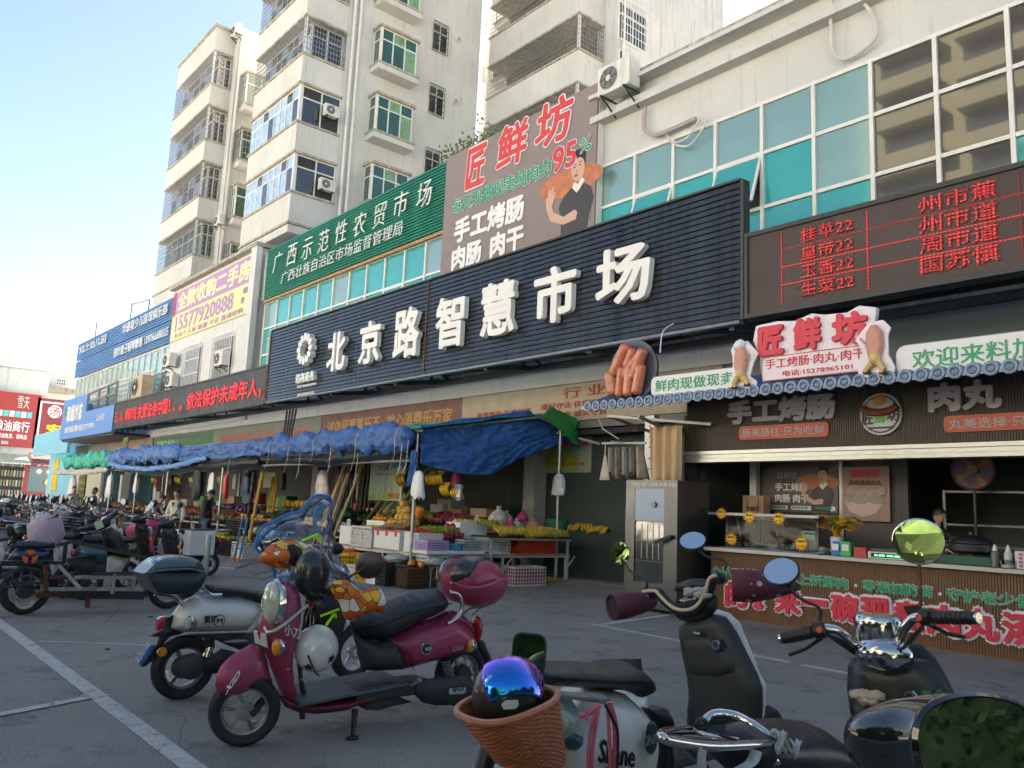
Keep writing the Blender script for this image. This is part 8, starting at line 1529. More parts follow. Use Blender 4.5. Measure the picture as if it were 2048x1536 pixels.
wheel(s4,(-2.85,4.45,.22),.22,.09,(.98,.1,0));wheel(s4,(-2.9,3.1,.22),.22,.1,(1,0,0),hub=True);MB().box(-3.05,3.3,.25,-2.75,3.95,.32).build('floorboard',dkp,s4,bevel=.02)
S4s=Side(-2.9);MB().puff([(3.35,.35),(3.4,.7),(3.0,.76),(2.75,.62),(2.8,.4),(3.1,.35)],S4s.T,.15,.1,cell=.03).build('body_panel',whitep,s4,smooth=True);MB().puff([(3.42,.70),(3.4,.78),(3.1,.80),(2.85,.78),(2.85,.72),(3.1,.7)],S4s.T,.13,.05,cell=.03).build('seat',seatm,s4,smooth=True)
# ======== dark chrome scooter (5)
s5=thing('scooter','black cruiser scooter with chrome bars, chrome headlamp pod and long rear rack','scooter',(-1.7,2.9,0));Z7=(1540,1030,.32944);Q5=Front(3.42);S5=Side(-1.62)
Q5 .puff('outer_shield',[(475,920),(500,870),(560,840),(700,800),(830,765),(920,790),(1000,860),(1060,960),(1110,1060),(1150,1150),(1150,1350),(560,1350),(520,1310),(490,1200),(470,1050)],blkp,.06,.04,s5,Z7,.05)
Q5 .puff('inner_shield',[(490,930),(520,880),(590,850),(720,900),(830,860),(960,880),(1040,980),(1100,1090),(1125,1180),(1120,1330),(560,1340),(530,1290),(505,1180),(485,1050)],M('satin_black_shield',(.03,.034,.036),.45),.06,.05,s5,Z7)
Q5 .puff('pocket_recess',[(530,960),(560,900),(640,905),(700,990),(700,1100),(690,1170),(600,1140),(530,1110),(515,1030)],dark_in,.062,.01,s5,Z7,-.012)
Q5 .puff('pocket',[(500,1105),(560,1140),(640,1175),(720,1185),(900,1200),(900,1340),(560,1340),(520,1270),(505,1180)],blkp,.04,.03,s5,Z7,-.06)
c=Q5 .p3(860,1105,-.08,Z7)
for rr,mm,o in((.036,blkp,0),(.028,chrome,-.008),(.018,blkp,-.012)):MB().loft([ring(c+Vector((0,o,0)),rr,rr,20),ring(c+Vector((0,o-.005,0)),rr*.9,rr*.9,20)]).build('key_switch',mm,s5)
c=Q5 .p3(690,840,-.05,Z7);MB().ball(c,(.115,.09,.075),26,14).build('steering_shroud',chrome,s5,smooth=True);c=Q5 .p3(655,700,-.03,Z7)
MB().loft([ring(c+Vector((0,0,z)),r,r*.9,28,(1,0,0),(0,1,0))for z,r in((-.085,.05),(-.07,.075),(-.03,.09),(.03,.095),(.055,.09),(.06,.085))]).build('meter_pod',chrome,s5,smooth=True);MB().loft([ring(c+Vector((0,0,z)),.084,.075,28,(1,0,0),(0,1,0))for z in(.0595,.063)]).build('meter_lens',M('amber_meter',(.40,.33,.17),.2,coat=.6),s5)
bl=[Q5 .p3(u,v,d,Z7)for u,v,d in((590,820,-.05),(520,790,-.06),(440,720,-.1),(390,695,-.12),(330,690,-.14))];br=[Q5 .p3(u,v,d,Z7)for u,v,d in((770,800,-.04),(790,740,-.05),(820,680,-.06),(870,630,-.07),(920,620,-.08))]
for q in(bl,br):MB().tube(crv(q),.020,12).build('handlebar',chrome,s5,smooth=True)
for k,(a_,b_,e_,d)in enumerate(((330,695,(75,750),-.2),(930,620,(1250,625),-.10))):
 p=Q5 .p3(a_,b_,d,Z7);e=Q5 .p3(*e_,d-.05,Z7);v=(e-p).normalized();MB().tube([p,p+v*.04],.033,12).build('switch_box',blkp,s5,smooth=True);MB().tube([p+v*.05,e],[.024,.023],12).build('grip',blkp,s5,smooth=True);
 a=MB();[a.tube([p+v*(.06+i*.02)+Vector((0,0,.0)),p+v*(.068+i*.02)],.0255,12)for i in range(int(((e-p).length-.07)/.02))];a.build('grip_ribs',dkp,s5,kind='stuff');MB().tube([e,e+v*.012],.02,10).build('bar_end',chrome,s5,smooth=True)
 o=p+Vector((.0,-.035,.0));MB().loft([ring(o,.014,.014,14),ring(o+Vector((0,-.008,0)),.012,.012,14)]).build('red_button',M('orange_red_button',(.7,.12,.05),.4),s5);MB().tube([p+v*.02+Vector((0,.02,-.03)),p+v*.09+Vector((0,.02,-.06)),p+v*.16+Vector((0,.02,-.07))],.008,6).build('brake_lever',blkp,s5,smooth=True)
for k in range(3):MB().tube(crv([Q5 .p3(330+k*6,720,-.15,Z7),Q5 .p3(430,760+k*12,-.12,Z7),Q5 .p3(520,830+k*8,-.06,Z7),Q5 .p3(600,870,-.03,Z7)]),.006,5).build('cable',blkp,s5,smooth=True);MB().tube(crv([Q5 .p3(930,670+k*5,-.09,Z7),Q5 .p3(860,740+k*10,-.09,Z7),Q5 .p3(800,820,-.05,Z7)]),.006,5).build('cable',blkp,s5,smooth=True)
Q5 .puff('left_switch_hood',[(810,555),(900,545),(930,570),(880,600),(840,620)],blkp,.03,.02,s5,Z7,-.05)
mirror(s5,Q5 .p3(300,640,-.14,Z7),Q5 .p3(68,345,-.14,Z7),.078,(.15,-.6,.5),rect=ell(.077,.072,28));mirror(s5,Q5 .p3(915,550,-.08,Z7),Q5 .p3(902,160,-.06,Z7),.095,(.45,-.85,.05),rect=ell(.094,.088,32),back=chrome,stalk=rust)
c=Q5 .p3(900,130,-.07,Z7)
MB().puff([(x*1.0,z)for x,z in S5 .pts([(0,1330),(100,1300),(260,1290),(400,1300),(520,1350),(600,1430),(660,1560),(640,1680),(300,1700),(0,1640),(-60,1500),(-60,1380)],Z7,.13)],S5 .T,.15,.09,f0=.1,cell=.018).build('seat',seatm,s5,smooth='all')
MB().puff(S5 .pts([(40,1600),(500,1600),(640,1640),(560,1900),(300,2000),(100,1900),(0,1750)],Z7,.13),S5 .T,.15,.09,f0=.1,cell=.04).build('body_panel',blkp,s5,smooth=True)
wheel(s5,(-1.62,1.95,.22),.22,.1,(1,0,0),hub=True);wheel(s5,(-1.62,3.85,.22),.22,.09,(1,0,0));MB().box(-1.76,2.6,.25,-1.48,3.4,.32).build('floorboard',dkp,s5,bevel=.02);MB().tube([(-1.7,3.45,.95),(-1.62,3.8,.3)],.03,8).build('fork',chrome,s5)
RK=lambda u,v,o=0.:S5 .p3(Zs[0]+u*Zs[2],Zs[1]+v*Zs[2],o)
for L,r in((((1130,1390,.1),(1060,1390,.1),(760,1400,.1),(520,1370,.1),(450,1350,.1),(445,1325,.06),(520,1310,-.02),(700,1300,-.06)),.015),(((700,1265,-.1),(740,1220,-.1),(800,1200,-.08),(900,1215,-.04),(1000,1265,.02),(1080,1320,.06),(1140,1370,.09)),.017),(((560,1355,.06),(660,1350,.02),(860,1370,.0)),.010),(((640,1290,-.04),(740,1340,0),(1000,1372,.05)),.010),(((560,1390,.1),(640,1460,.05),(720,1536,0)),.010)):MB().tube(crv([RK(*p)for p in L]),r,10).build('rack_tube',chrome,s5,smooth=True)
MB().tube([RK(1130,1490,.12),RK(1350,1480,.12)],.018,12).build('chrome_peg',chrome,s5,smooth=True)
a=MB();random.seed(4)
for k in range(7):a.tube(crv([RK(660+k*8,1260+k*6,-.05),RK(700+k*20,1310-k*5,-.02),RK(820+k*20,1340+k*6,.02),RK(960+k*10,1380,.05)]),.006,5)
for k in range(5):a.tube([RK(690+32*math.cos(t),1262+30*math.sin(t),-.06+.01*k)for t in[2*PI*i/14 for i in range(14)]],.007,5,closed=True)
a.build('bungee_cord',blkp,s5,smooth=True);tp=thing('plastic_wrapping','white plastic bag strips knotted round the chrome rear rack','plastic wrapping',tuple(RK(1150,1420,.1)))
for k in range(9):MB().tube([RK(1150+15*k+45*math.cos(t+k)*.6,1370+k*9+60*math.sin(t),.11+.03*math.cos(t))for t in[2*PI*i/16 for i in range(16)]],.012,5,closed=True,sq=.5).build('strip',M('crumpled_white_plastic',(.5,.5,.5),.45,var=.3,vs=30,bump=.5),tp,smooth=True)
for L in(((700,1420),(690,1480),(700,1560)),((1030,1430),(1000,1500),(900,1560))):MB().tube(crv([RK(u,v,.12)for u,v in L]),.02,6,sq=.4).build('tail',M('crumpled_white_plastic',(.5,.5,.5),.45),tp,smooth=True)
gl=MB();[gl.ball(Q5 .p3(530+random.random()*150,1085+random.random()*50+((u_-0)*0),-.06,Z7),(.035,.03,.02),9,6,.25)for u_ in range(12)];tag(gl.build('work_glove',M('cream_glove',(.55,.44,.36),.9,bump=.4),None,smooth='all'),'crumpled cream work gloves stuffed in the black scooter pocket','gloves')
gb=thing('cloth_bag','dark grey cloth bag hanging from the hook of the black scooter','bag',tuple(Q5 .p3(700,1300,-.15,Z7)));MB().puff(Q5 .pts([(735,1115),(760,1180),(800,1250),(820,1300),(700,1480),(640,1440),(570,1380),(590,1280),(630,1200),(690,1150)],Z7,-.16),lambda a,b,c:(a,3.26+c+.01*nz(a*30,b*30),b),.05,.06,cell=.015).build('bag',M('washed_grey_cloth',(.09,.08,.085),.85,bump=.3,bs=60),gb,smooth='all');MB().tube([Q5 .p3(750,1125,-.14,Z7),Q5 .p3(770,1140,-.12,Z7),Q5 .p3(760,1160,-.12,Z7)],.008,5).build('strap',M('washed_grey_cloth',(.09,.08,.085),.85),gb)
a=MB();[a.ball(Q5 .p3(920+random.random()*110,1180-random.random()*110*(i%2),-.05,Z7),.022,10,6)for i in range(10)];tag(a.build('bead_string',M('dark_green_beads',(.01,.09,.05),.3,coat=.4),None,smooth=True),'string of dark green round beads inside the black scooter shield','beads')
# ======== close mirror at the lower right corner
bmr=thing('large_mirror','very close glossy black wing mirror cut by the lower right corner','mirror',(-.45,1.2,0));bc=Vector((-.462,1.235,1.205));vr=Vector((_R@np.array([1,0,0])));vu=Vector((_R@np.array([0,1,0])));vb=Vector((_R@np.array([0,0,1])));fd=(vb*.935+vr*.14+vu*.25).normalized();rr_=Vector((0,0,1)).cross(fd).normalized();uu=fd.cross(rr_)
RM=lambda k,o,ox=0.:[bc+fd*o+rr_*(.098*k*math.cos(2*PI*j/40)+ox)+uu*(.092*k*math.sin(2*PI*j/40)+.012*k*math.cos(4*PI*j/40))for j in range(40)]
MB().loft([RM(.05,-.13,-.10),RM(.35,-.125,-.092),RM(.6,-.11,-.075),RM(.8,-.08,-.05),RM(.93,-.045,-.022),RM(1.0,-.012),RM(1.02,.0),RM(.97,.006),RM(.93,.0)],cap=True).build('housing',M('gloss_black_housing',(.01,.012,.015),.05,coat=1),bmr,smooth=True);MB().loft([RM(.94,.001),RM(.94,.003)]).build('glass',mirrorg,bmr)
MB().tube(crv([bc-uu*.07-fd*.05,bc-uu*.18-fd*.08,Vector((-.45,1.2,.95)),Vector((-.42,1.15,.7))]),.012,8).build('stalk',blkp,bmr,smooth=True)
s6=scooter('black scooter just below the picture edge carrying the close mirror',blkp,mirrors=False,steer=.0);put(s6,(-.38,.72,0),PI/2)
# ================================================================== CARGO SCOOTER AND LEFT ROWS
navy=M('navy_paint',(.015,.03,.075),.3,coat=.5,var=.1);rustf=M('rusty_brown_frame',(.12,.045,.03),.7,var=.5,vs=9);agedw=M('worn_grey_timber',(.30,.29,.27),.7,var=.5,vs=9,streak=.5);plk=M('dark_old_plank',(.06,.045,.035),.8,var=.4,vs=7,bump=.4)
cgx=thing('scooter','old navy cargo scooter with welded side rails and a slanting dark plank','scooter',(-11.7,3.0,0));CG=Side(-11.75);ZC=(0,1020,.16114)
K=lambda u,v,o=.15:CG.p3(u,v,o,ZC)
c=K(300,1085,0);wheel(cgx,(-11.75,c[1],.29),.29,.12,(1,0,0),hub=True,spokes=3);MB().tube([c+Vector((.07,.10*math.cos(a),.10*math.sin(a)-.02))for a in[PI*1.05+i*PI*.9/10 for i in range(11)]],.018,6).build('hub_band',M('cream_band',(.6,.52,.42),.6),cgx)
c=K(2080,1040,0);wheel(cgx,(-11.75,c[1],.26),.26,.1,(1,0,0))
PC=lambda name,L,m,th,R,**k:puf(CG,name,L,m,th,R,cgx,sc=ZC,cell=.035,**k)
PC('body_panel',[(110,635),(180,530),(240,490),(690,500),(700,600),(700,640),(400,650)],navy,.16,.06,off=.15);PC('seat',[(130,460),(170,430),(260,395),(420,385),(700,410),(705,480),(500,490),(200,485)],M('slate_seat',(.03,.045,.07),.4,var=.2),.16,.06)
PC('floor_body',[(820,600),(1150,560),(1200,600),(1140,800),(1000,800),(900,690),(820,650)],dkp,.14,.05,f0=.3,off=.0);PC('front_shield',[(1350,560),(1590,590),(1480,780),(1330,780)],whitep,.14,.03,f0=.4,off=.0);PC('inner_shield',[(1250,260),(1380,210),(1480,280),(1600,520),(1590,600),(1340,580),(1300,420)],blkp,.14,.05,f0=.2,off=.0)
c=K(375,580,.34)
for k in range(3):a0=PI/2+k*2*PI/3;MB().loft([[c+Vector((o,.085*math.cos(a0+d),.085*math.sin(a0+d)))for d in(-.75,-.4,0,.4,.75)]+[c+Vector((o,.02*math.cos(a0),.02*math.sin(a0)))]for o in(0,.006)]).build('orange_mark',M('orange_red_mark',(.75,.12,.03),.5),cgx)
for L,m,w in((((560,640),(575,1000)),rustf,.07),(((600,830),(900,830)),rustf,.06),(((920,835),(1790,835)),agedw,.065),(((560,980),(1780,980)),agedw,.06),(((1320,840),(1310,990)),agedw,.055),(((1415,790),(1390,1040)),agedw,.055),(((1660,830),(1650,960)),agedw,.05),(((710,670),(1000,980)),M('pale_metal_strip',(.42,.42,.41),.5,var=.3),.07),(((820,400),(790,660)),blkp,.05),(((0,650),(800,655)),blkp,.07),(((1140,790),(1760,790)),plk,.04)):
 MB().bar(K(*L[0],.28),K(*L[1],.28),w,.04).build('side_rail',m,cgx)
for L in(((60,800),(280,710),(500,750),(520,900),(60,960)),((120,900),(520,900)),((160,760),(160,900)),((270,750),(270,900)),((390,750),(390,900)),((60,800),(60,960))):MB().tube([K(u,v,.3)for u,v in L],.014,6).build('guard_tube',dkp,cgx)
MB().loft([[K(*p,o)for o in(-.25,.3)][::1]+[K(p[0],p[1]+45,o)for o in(.3,-.25)]for p in((700,420),(900,370),(1400,480),(1910,585))]).build('plank',plk,cgx)
MB().bar(K(450,1060,.1),K(820,1040,.1),.06).build('swing_arm',rustf,cgx);MB().bar(K(820,1040,.0),K(1780,1060,.0),.1).build('chassis',dkp,cgx);MB().bar(K(1080,1050,.1),K(1085,1215,.1),.05).build('kick_stand',rustf,cgx);MB().bar(K(1820,900,0),K(1790,1080,0),.12,.05).build('mud_flap',blkp,cgx)
MB().tube(crv([K(940,260,.3),K(1060,230,.1),K(1200,200,0),K(1320,120,-.2),K(1440,30,-.4)]),.035,8).build('handlebar',blkp,cgx,smooth=True);PC('handle_cowl',[(1060,200),(1250,140),(1400,90),(1380,200),(1260,260),(1100,250)],blkp,.08,.05,off=.05);MB().bar(K(1180,205,.14),K(1275,165,.14),.005,.10).build('sticker',M('card_pale',(.55,.6,.4),.5),cgx)
PC('rear_mirror',[(145,220),(170,205),(225,215),(232,300),(200,345),(160,340),(145,300)],blkp,.05,.04,off=.3);MB().tube([K(190,340,.3),K(170,430,.2)],.012,6).build('mirror_stalk',blkp,cgx)
def place(label,x,y,rz,*a,**k):o=scooter(label,*a,**k);put(o,(x,y,0),rz,sc=1.12);return o
red_p=M('wine_paint',(.16,.02,.03),.3,coat=.5);beige=M('beige_paint',(.5,.42,.32),.35,coat=.4);skyp=M('pale_blue_paint',(.35,.48,.55),.3,coat=.5);grn_p=M('petrol_paint',(.02,.09,.10),.3,coat=.5);brseat=M('brown_grey_seat',(.16,.14,.13),.5)
pp_=[('white scooter with brown grey seat and pink quilted apron behind the cargo scooter',-13.35,2.35,PI/2+.05,whitep,None,brseat,None,False,True,True,'pink'),
('white scooter with beige shield just left of the pink quilt',-14.3,2.45,PI/2,whitep,beige,brseat,None,True,False,True,None),
('black scooter with raised handlebar behind the cargo plank',-13.0,3.9,PI/2-.1,grn_p,blkp,seatm,None,False,False,True,None),
('white scooter with dark steering stem behind the plank',-14.0,3.35,PI/2+.1,whitep,whitep,seatm,None,False,False,True,None),
('pale blue scooter with black basket near the left edge',-15.6,2.75,PI/2,skyp,None,seatm,None,True,True,True,None),
('black scooter with low seat between two white ones',-15.0,4.1,PI/2+.1,blkp,None,seatm,None,False,True,True,None),
('wine red scooter with covered seat in the left row',-17.0,4.0,PI/2-.1,red_p,None,seatm,None,False,True,False,None),
('white scooter with yellow sticker at the left edge',-17.3,2.9,PI/2,whitep,None,seatm,whitep,False,True,True,None),
('black scooter in front of the bending man in white shirt',-16.4,5.5,-PI/2,blkp,M('pink_shield',(.5,.1,.2),.5),seatm,None,False,True,False,None)]
bx2=[('black scooter',blkp),('white scooter',whitep),('navy scooter',navy),('petrol green scooter',grn_p),('wine red scooter',red_p),('grey scooter',M('grey_paint',(.16,.17,.18),.35,coat=.4)),('beige scooter',beige),('pale blue scooter',skyp)]
for lb,x,y,rz,b,s_,se,tb_,bk2,rk,mi,cv in pp_:place(lb,x,y,rz,b,s_,se,tb_,bk2,rk,True,cv,mi)
protos=[]
for i in range(5):o=scooter('p',[blkp,whitep,navy,bx2[5][1],red_p][i],[None,None,blkp,None,None][i],seatm,[None,blkp,None,None,whitep][i],i in(0,3),True,True,None,True);protos.append(o)
random.seed(21);used=set();n_=0
spots=[]
for r_i,(ylo,xs)in enumerate(((4.1,[-19.6-1.25*k for k in range(9)]),(5.9,[-23.5-1.3*k for k in range(13)]),(8.2,[-36-1.5*k for k in range(9)]))):
 for k,x in enumerate(xs):spots.append((x,ylo+abs(x+20)*.045,r_i,k))
rn=['nearest left row','middle left row','farthest left row'];cn=['black scooter with basket','white scooter with black box','navy scooter','grey scooter with basket','wine red scooter with white box']
for x,y,r_i,k in spots:
 p=n_%5;o=protos[p]if n_<5 else copy_tree(protos[p]);n_+=1
 lab=f'{cn[p]} in the {rn[r_i]}, {ord_[k]} from the camera'
 put(o,(x+random.uniform(-.15,.15),y+random.uniform(-.2,.2),0),PI/2+random.uniform(-.25,.25),label=lab,sc=1.08,group='scooters parked in the left rows')
pw_=thing('wrapped_bundle','pink sheet wrapped round a handlebar in front of the shoppers','bundle',(-14.6,5.0,1.0));a0=Vector(yp(264,1062,4.9));a1=Vector(yp(308,1050,4.9));MB().tube([a0,a0 .lerp(a1,.3),a0 .lerp(a1,.7),a1],[.12,.16,.15,.1],12).build('sheet',M('pink_sheet',(.50,.06,.16),.7,bump=.5,bs=15),pw_,smooth='all');MB().prism([(0,0),(.5,.35),(.6,.1)],a0+Vector((-.3,-.02,-.35)),(1,0,0),(0,0,1),(0,.02,0)).build('corner',M('pink_sheet',(.50,.06,.16),.7),pw_)
rbs=thing('ribbon_bundle','red and green plastic ribbons fanning out below the pink wrap','ribbon',tuple(a1))
for i in range(26):
 e=Vector(yp(252+i*2.2+random.uniform(-4,4),(1095 if i<9 else 1110)+random.uniform(-6,8),4.7));MB().tube(crv([a1+Vector((-.02,-.1,-.08)),a1 .lerp(e,.5)+Vector((0,-.05,.06)),e],3),.012,4,sq=.5).build('ribbon',M('green_ribbon',(.05,.5,.12),.5)if i<9 else M('red_ribbon',(.60,.05,.07),.5),rbs)
q=yp(338,1105,5.6);foambox('white foam box strapped on a bike rack in front of the black jacketed man',q[0]+.36,5.9,q[2],.86,.5,.46,.12);t=thing('wire_rack','dark wire rack under the white foam box','rack',(q[0]+.45,5.9,q[2]))
for k in range(9):MB().bar((q[0]-.05+k*.125,5.6,q[2]-.12),(q[0]-.05+k*.125,5.6,q[2]-.01),.015).build('bar',blkp,t)
MB().bar((q[0]-.1,5.6,q[2]-.02),(q[0]+1.0,5.6,q[2]-.02),.025).build('top_bar',blkp,t);MB().bar((q[0]+.5,5.9,.0),(q[0]+.5,5.9,q[2]-.02),.04).build('post',blkp,t)
# ================================================================== PEOPLE
skin=M('skin',(.50,.29,.20),.5,var=.08,vs=12);hairm=M('black_hair',(.012,.01,.009),.45,var=.3,vs=20,bump=.4,bs=40)
def skinmesh(name,chains,m,parent,root=0,sub=2):
 """chains: lists of (point, radius); shared points by key string"""
 bm=bmesh.new();ly=bm.verts.layers.skin.verify();vm={}
 def V(k,p,r):
  if k in vm:return vm[k]
  v=bm.verts.new(p);v[ly].radius=(r,r)if not isinstance(r,tuple)else r;vm[k]=v;return v
 for ch in chains:
  pv=None
  for k,p,r in ch:
   v=V(k,p,r)
   if pv is not None and pv is not v:
    try:bm.edges.new((pv,v))
    except ValueError:pass
   pv=v
 for i,v in enumerate(bm.verts):v[ly].use_root=(i==root)
 me=bpy.data.meshes.new(name);bm.to_mesh(me);bm.free();me.materials.append(m);o=link(name,me,parent);CH.setdefault(parent.name,[]).append(o)
 sk_=o.modifiers.new('skin','SKIN');sk_.use_smooth_shade=True;sb=o.modifiers.new('sub','SUBSURF');sb.levels=sub;sb.render_levels=sub;return o
def person(label,loc,rz,h,top,pants,J=None,hair='short',vest=None,sex='m',topo=0.,shoes=None,jacket=0.,long_=False,head=(0,0),sc=1.):
 """local frame: faces -Y, z up; J overrides joints (unit body of 1.7 m)"""
 t=thing('person',label,'person');w=.19 if sex=='m' else.165
 j=dict(pel=(0,0,.92),spi=(0,.0,1.12),che=(0,.01,1.32),nec=(0,.0,1.46),hea=(0,-.02,1.56),shl=(w,.01,1.40),shr=(-w,.01,1.40),ell=(w+.07,.03,1.12),elr=(-w-.07,.03,1.12),hal=(w+.06,-.06,.87),har=(-w-.06,-.06,.87),hil=(.09,0,.88),hir=(-.09,0,.88),knl=(.10,-.02,.49),knr=(-.10,-.02,.49),anl=(.11,.02,.08),anr=(-.11,.02,.08))
 j.update(J or{});s=h/1.7*sc;j={k:Vector(v)*s for k,v in j.items()};r=lambda x:x*s
 def C(*a):return[(k,j[k],r(q))for k,q in a]
 skinmesh('body',[C(('pel',.11),('spi',.105),('che',.12),('nec',.05),('hea',.05)),C(('che',.12),('shl',.05),('ell',.038),('hal',.026)),C(('che',.12),('shr',.05),('elr',.038),('har',.026)),C(('pel',.11),('hil',.08),('knl',.055),('anl',.036)),C(('pel',.11),('hir',.08),('knr',.055),('anr',.036))],skin,t)
 e=jacket
 cl=[C(('pel',.125+e),('spi',.12+e),('che',.135+e),('nec',.07)),C(('che',.135+e),('shl',.066+e*.6))+[('ell',j['ell'],r(.055+e*.7)),('cl',j['ell'].lerp(j['hal'],.8 if topo==0 else topo),r(.045+e*.7))],C(('che',.135+e),('shr',.066+e*.6))+[('elr',j['elr'],r(.055+e*.7)),('cr',j['elr'].lerp(j['har'],.8 if topo==0 else topo),r(.045+e*.7))]]
 if long_:cl.append([('pel',j['pel'],r(.125+e)),('hem',j['pel']+(j['hil']+j['hir']-j['pel']*2)*.5*3+Vector((0,0,-.08*s)),r(.14+e))])
 skinmesh('jacket' if jacket else 'shirt',cl,top,t)
 skinmesh('trousers',[C(('pel',.118),('hil',.094),('knl',.072))+[('bl',j['knl'].lerp(j['anl'],.92),r(.055))],C(('pel',.118),('hir',.094),('knr',.072))+[('br',j['knr'].lerp(j['anr'],.92),r(.055))]],pants,t)
 hd=j['hea']+Vector((0,-.01,.085))*s;ya,pi_=head;Rm=Matrix.Rotation(ya,3,'Z')@Matrix.Rotation(pi_,3,'X');H_=lambda x,y,z:hd+Rm@(Vector((x,y,z))*s)
 a=MB();n=20;m_=14;vs=[]
 for i in range(m_+1):
  ph=-PI/2+PI*i/m_
  for k in range(n):
   an=2*PI*k/n;cx,cy,cz=math.cos(ph)*math.cos(an),math.cos(ph)*math.sin(an),math.sin(ph)
   wx=.074*(1-.22*max(0,-cz));wy=.092*(1-.10*max(0,-cz));vs.append(H_(cx*wx,cy*wy-.012*max(0,-cz)*(cy<0),cz*.115))
 a.add(vs,[(i*n+k,i*n+(k+1)%n,(i+1)*n+(k+1)%n,(i+1)*n+k)for i in range(m_)for k in range(n)]);a.ball(H_(0,-.098,-.012),(.012*s,.018*s,.020*s),8,6)
 for sx in(-1,1):a.ball(H_(sx*.076,.005,-.005),(.01*s,.018*s,.028*s),8,6)
 hdo=a.build('head',skin,t,smooth='all')
 ey=MB()
 for sx in(-1,1):ey.ball(H_(sx*.028,-.083,.012),(.012*s,.006*s,.006*s),8,5);ey.ball(H_(sx*.03,-.084,.035),(.018*s,.004*s,.004*s),8,4)
 ey.build('eyes',hairm,hdo,smooth=True,kind='stuff');MB().ball(H_(0,-.087,-.052),(.024*s,.006*s,.007*s),8,5).build('mouth',M('lips',(.38,.10,.08),.5),hdo,smooth=True)
 hm_=MB();vs=[];nn=22;lowz={'short':-.1,'bob':-.95,'bun':-.15}[hair]
 for i in range(11):
  for k in range(nn):
   an=2*PI*k/nn;face=max(0,-math.sin(an));lo=((.5+.12*math.sin(k*2.1))*face+(1-face)*lowz)if math.sin(an)<-.25 else lowz-.25*max(0,math.sin(an))
   cz=1-(1-lo)*i/10;cz=max(-1.2,cz);q=math.sqrt(max(.02,1-min(1,max(-.0,cz))**2))if cz>0 else 1.0;q*=1+.03*math.sin(k*5+i)
   vs.append(H_(math.cos(an)*.083*q*(1+.05*nz(k*.9,i*.7,h*9)),math.sin(an)*.100*q+.006,cz*.123))
 hm_.add(vs,[(i*nn+k,i*nn+(k+1)%nn,(i+1)*nn+(k+1)%nn,(i+1)*nn+k)for i in range(10)for k in range(nn)]);hm_.build('hair',hairm,t,smooth='all')
 if hair=='bun':MB().ball(H_(0,.12,.02),.05*s,12,8).build('hair_bun',hairm,t,smooth=True)
 for side,ek,hk in((1,'ell','hal'),(-1,'elr','har')):
  p=j[hk];d=(j[hk]-j[ek]).normalized();f=Vector((0,-1,0));f=(f-d*f.dot(d)).normalized();sd_=d.cross(f)*side
  a=MB();a.tube([p-d*.01*s,p+d*.03*s,p+d*.085*s],[.024*s,.034*s,.032*s],10,sq=.55);hn=a.build('hand',skin,t,smooth='all')
  for k in range(4):o_=f*((k-1.5)*.017*s);b=p+d*.08*s+o_;L_=(.06,.072,.068,.052)[k]*s;MB().tube([b,b+d*L_*.55-sd_*.004*s,b+d*L_*.9-sd_*.022*s],[.0095*s,.009*s,.007*s],6).build('finger',skin,hn,smooth=True)
  b=p+d*.03*s+f*.028*s;MB().tube([b,b+d*.03*s+f*.022*s,b+d*.055*s+f*.026*s],[.012*s,.010*s,.008*s],6).build('thumb',skin,hn,smooth=True)
 for k in('anl','anr'):p=j[k];MB().puff([(-.05*s,0),(-.05*s,.07*s),(.03*s,.09*s),(.12*s,.05*s),(.19*s,.04*s),(.2*s,0)],lambda a_,b_,c,p=p:(p.x+c,p.y-a_,max(0,p.z-.08*s)+b_),.042*s,.03*s,f0=.4,cell=.02).build('shoe',shoes or blkp,t,smooth=True)
 t['_s']=s;put(t,loc,rz);return t,j,H_,s
cream=M('cream_wool_jacket',(.62,.58,.48),.9,bump=.4,bs=60);blkj=M('black_jacket',(.016,.018,.02),.7,var=.2,bump=.3,bs=30);jean=M('faded_jeans',(.12,.19,.26),.8,var=.3,vs=8);dpant=M('dark_trousers',(.02,.025,.035),.8);wsh=M('white_shirt',(.62,.66,.76),.7,bump=.3,bs=20);gsh=M('grey_tshirt',(.42,.44,.46),.8,bump=.2);tansh=M('tan_plaid',(.42,.30,.22),.8,var=.35,vs=30);camo=M('camouflage_jacket',(.07,.09,.05),.8,var=.7,vs=14);pinkp=M('pinkish_clothes',(.50,.38,.32),.8,var=.25,vs=16)
t,j,H_,s=person('woman in cream wool jacket turning towards the camera and smiling',(-22.6,7.55,0),.65,1.64,cream,dpant,J=dict(hal=(.24,-.08,.84),har=(-.20,-.16,.86),elr=(-.25,.0,1.1)),hair='bun',sex='f',jacket=.022,long_=True,head=(.25,.05))
for x in(-.09,.09):MB().box(x-.05*s,-.205*s,1.0*s,x+.05*s,-.19*s,1.1*s).build('pocket_flap',cream,t)
MB().box(.02*s,-.21*s,1.06*s,.09*s,-.195*s,1.10*s).build('black_buckle',blkj,t);MB().prism([(-.05*s,1.42*s),(.05*s,1.42*s),(0,1.28*s)],(0,-.14*s,0),(1,0,0),(0,0,1),(0,-.02*s,0)).build('neckline',blkj,t)
t,j,H_,s=person('man in black jacket and faded jeans seen from behind at the fruit',(-22.05,8.15,0),PI-.45,1.72,blkj,jean,J=dict(hea=(0,-.08,1.52),nec=(0,-.03,1.44),hal=(.2,-.2,1.0),har=(-.2,-.25,1.05)),jacket=.045,long_=True,head=(0,.5))
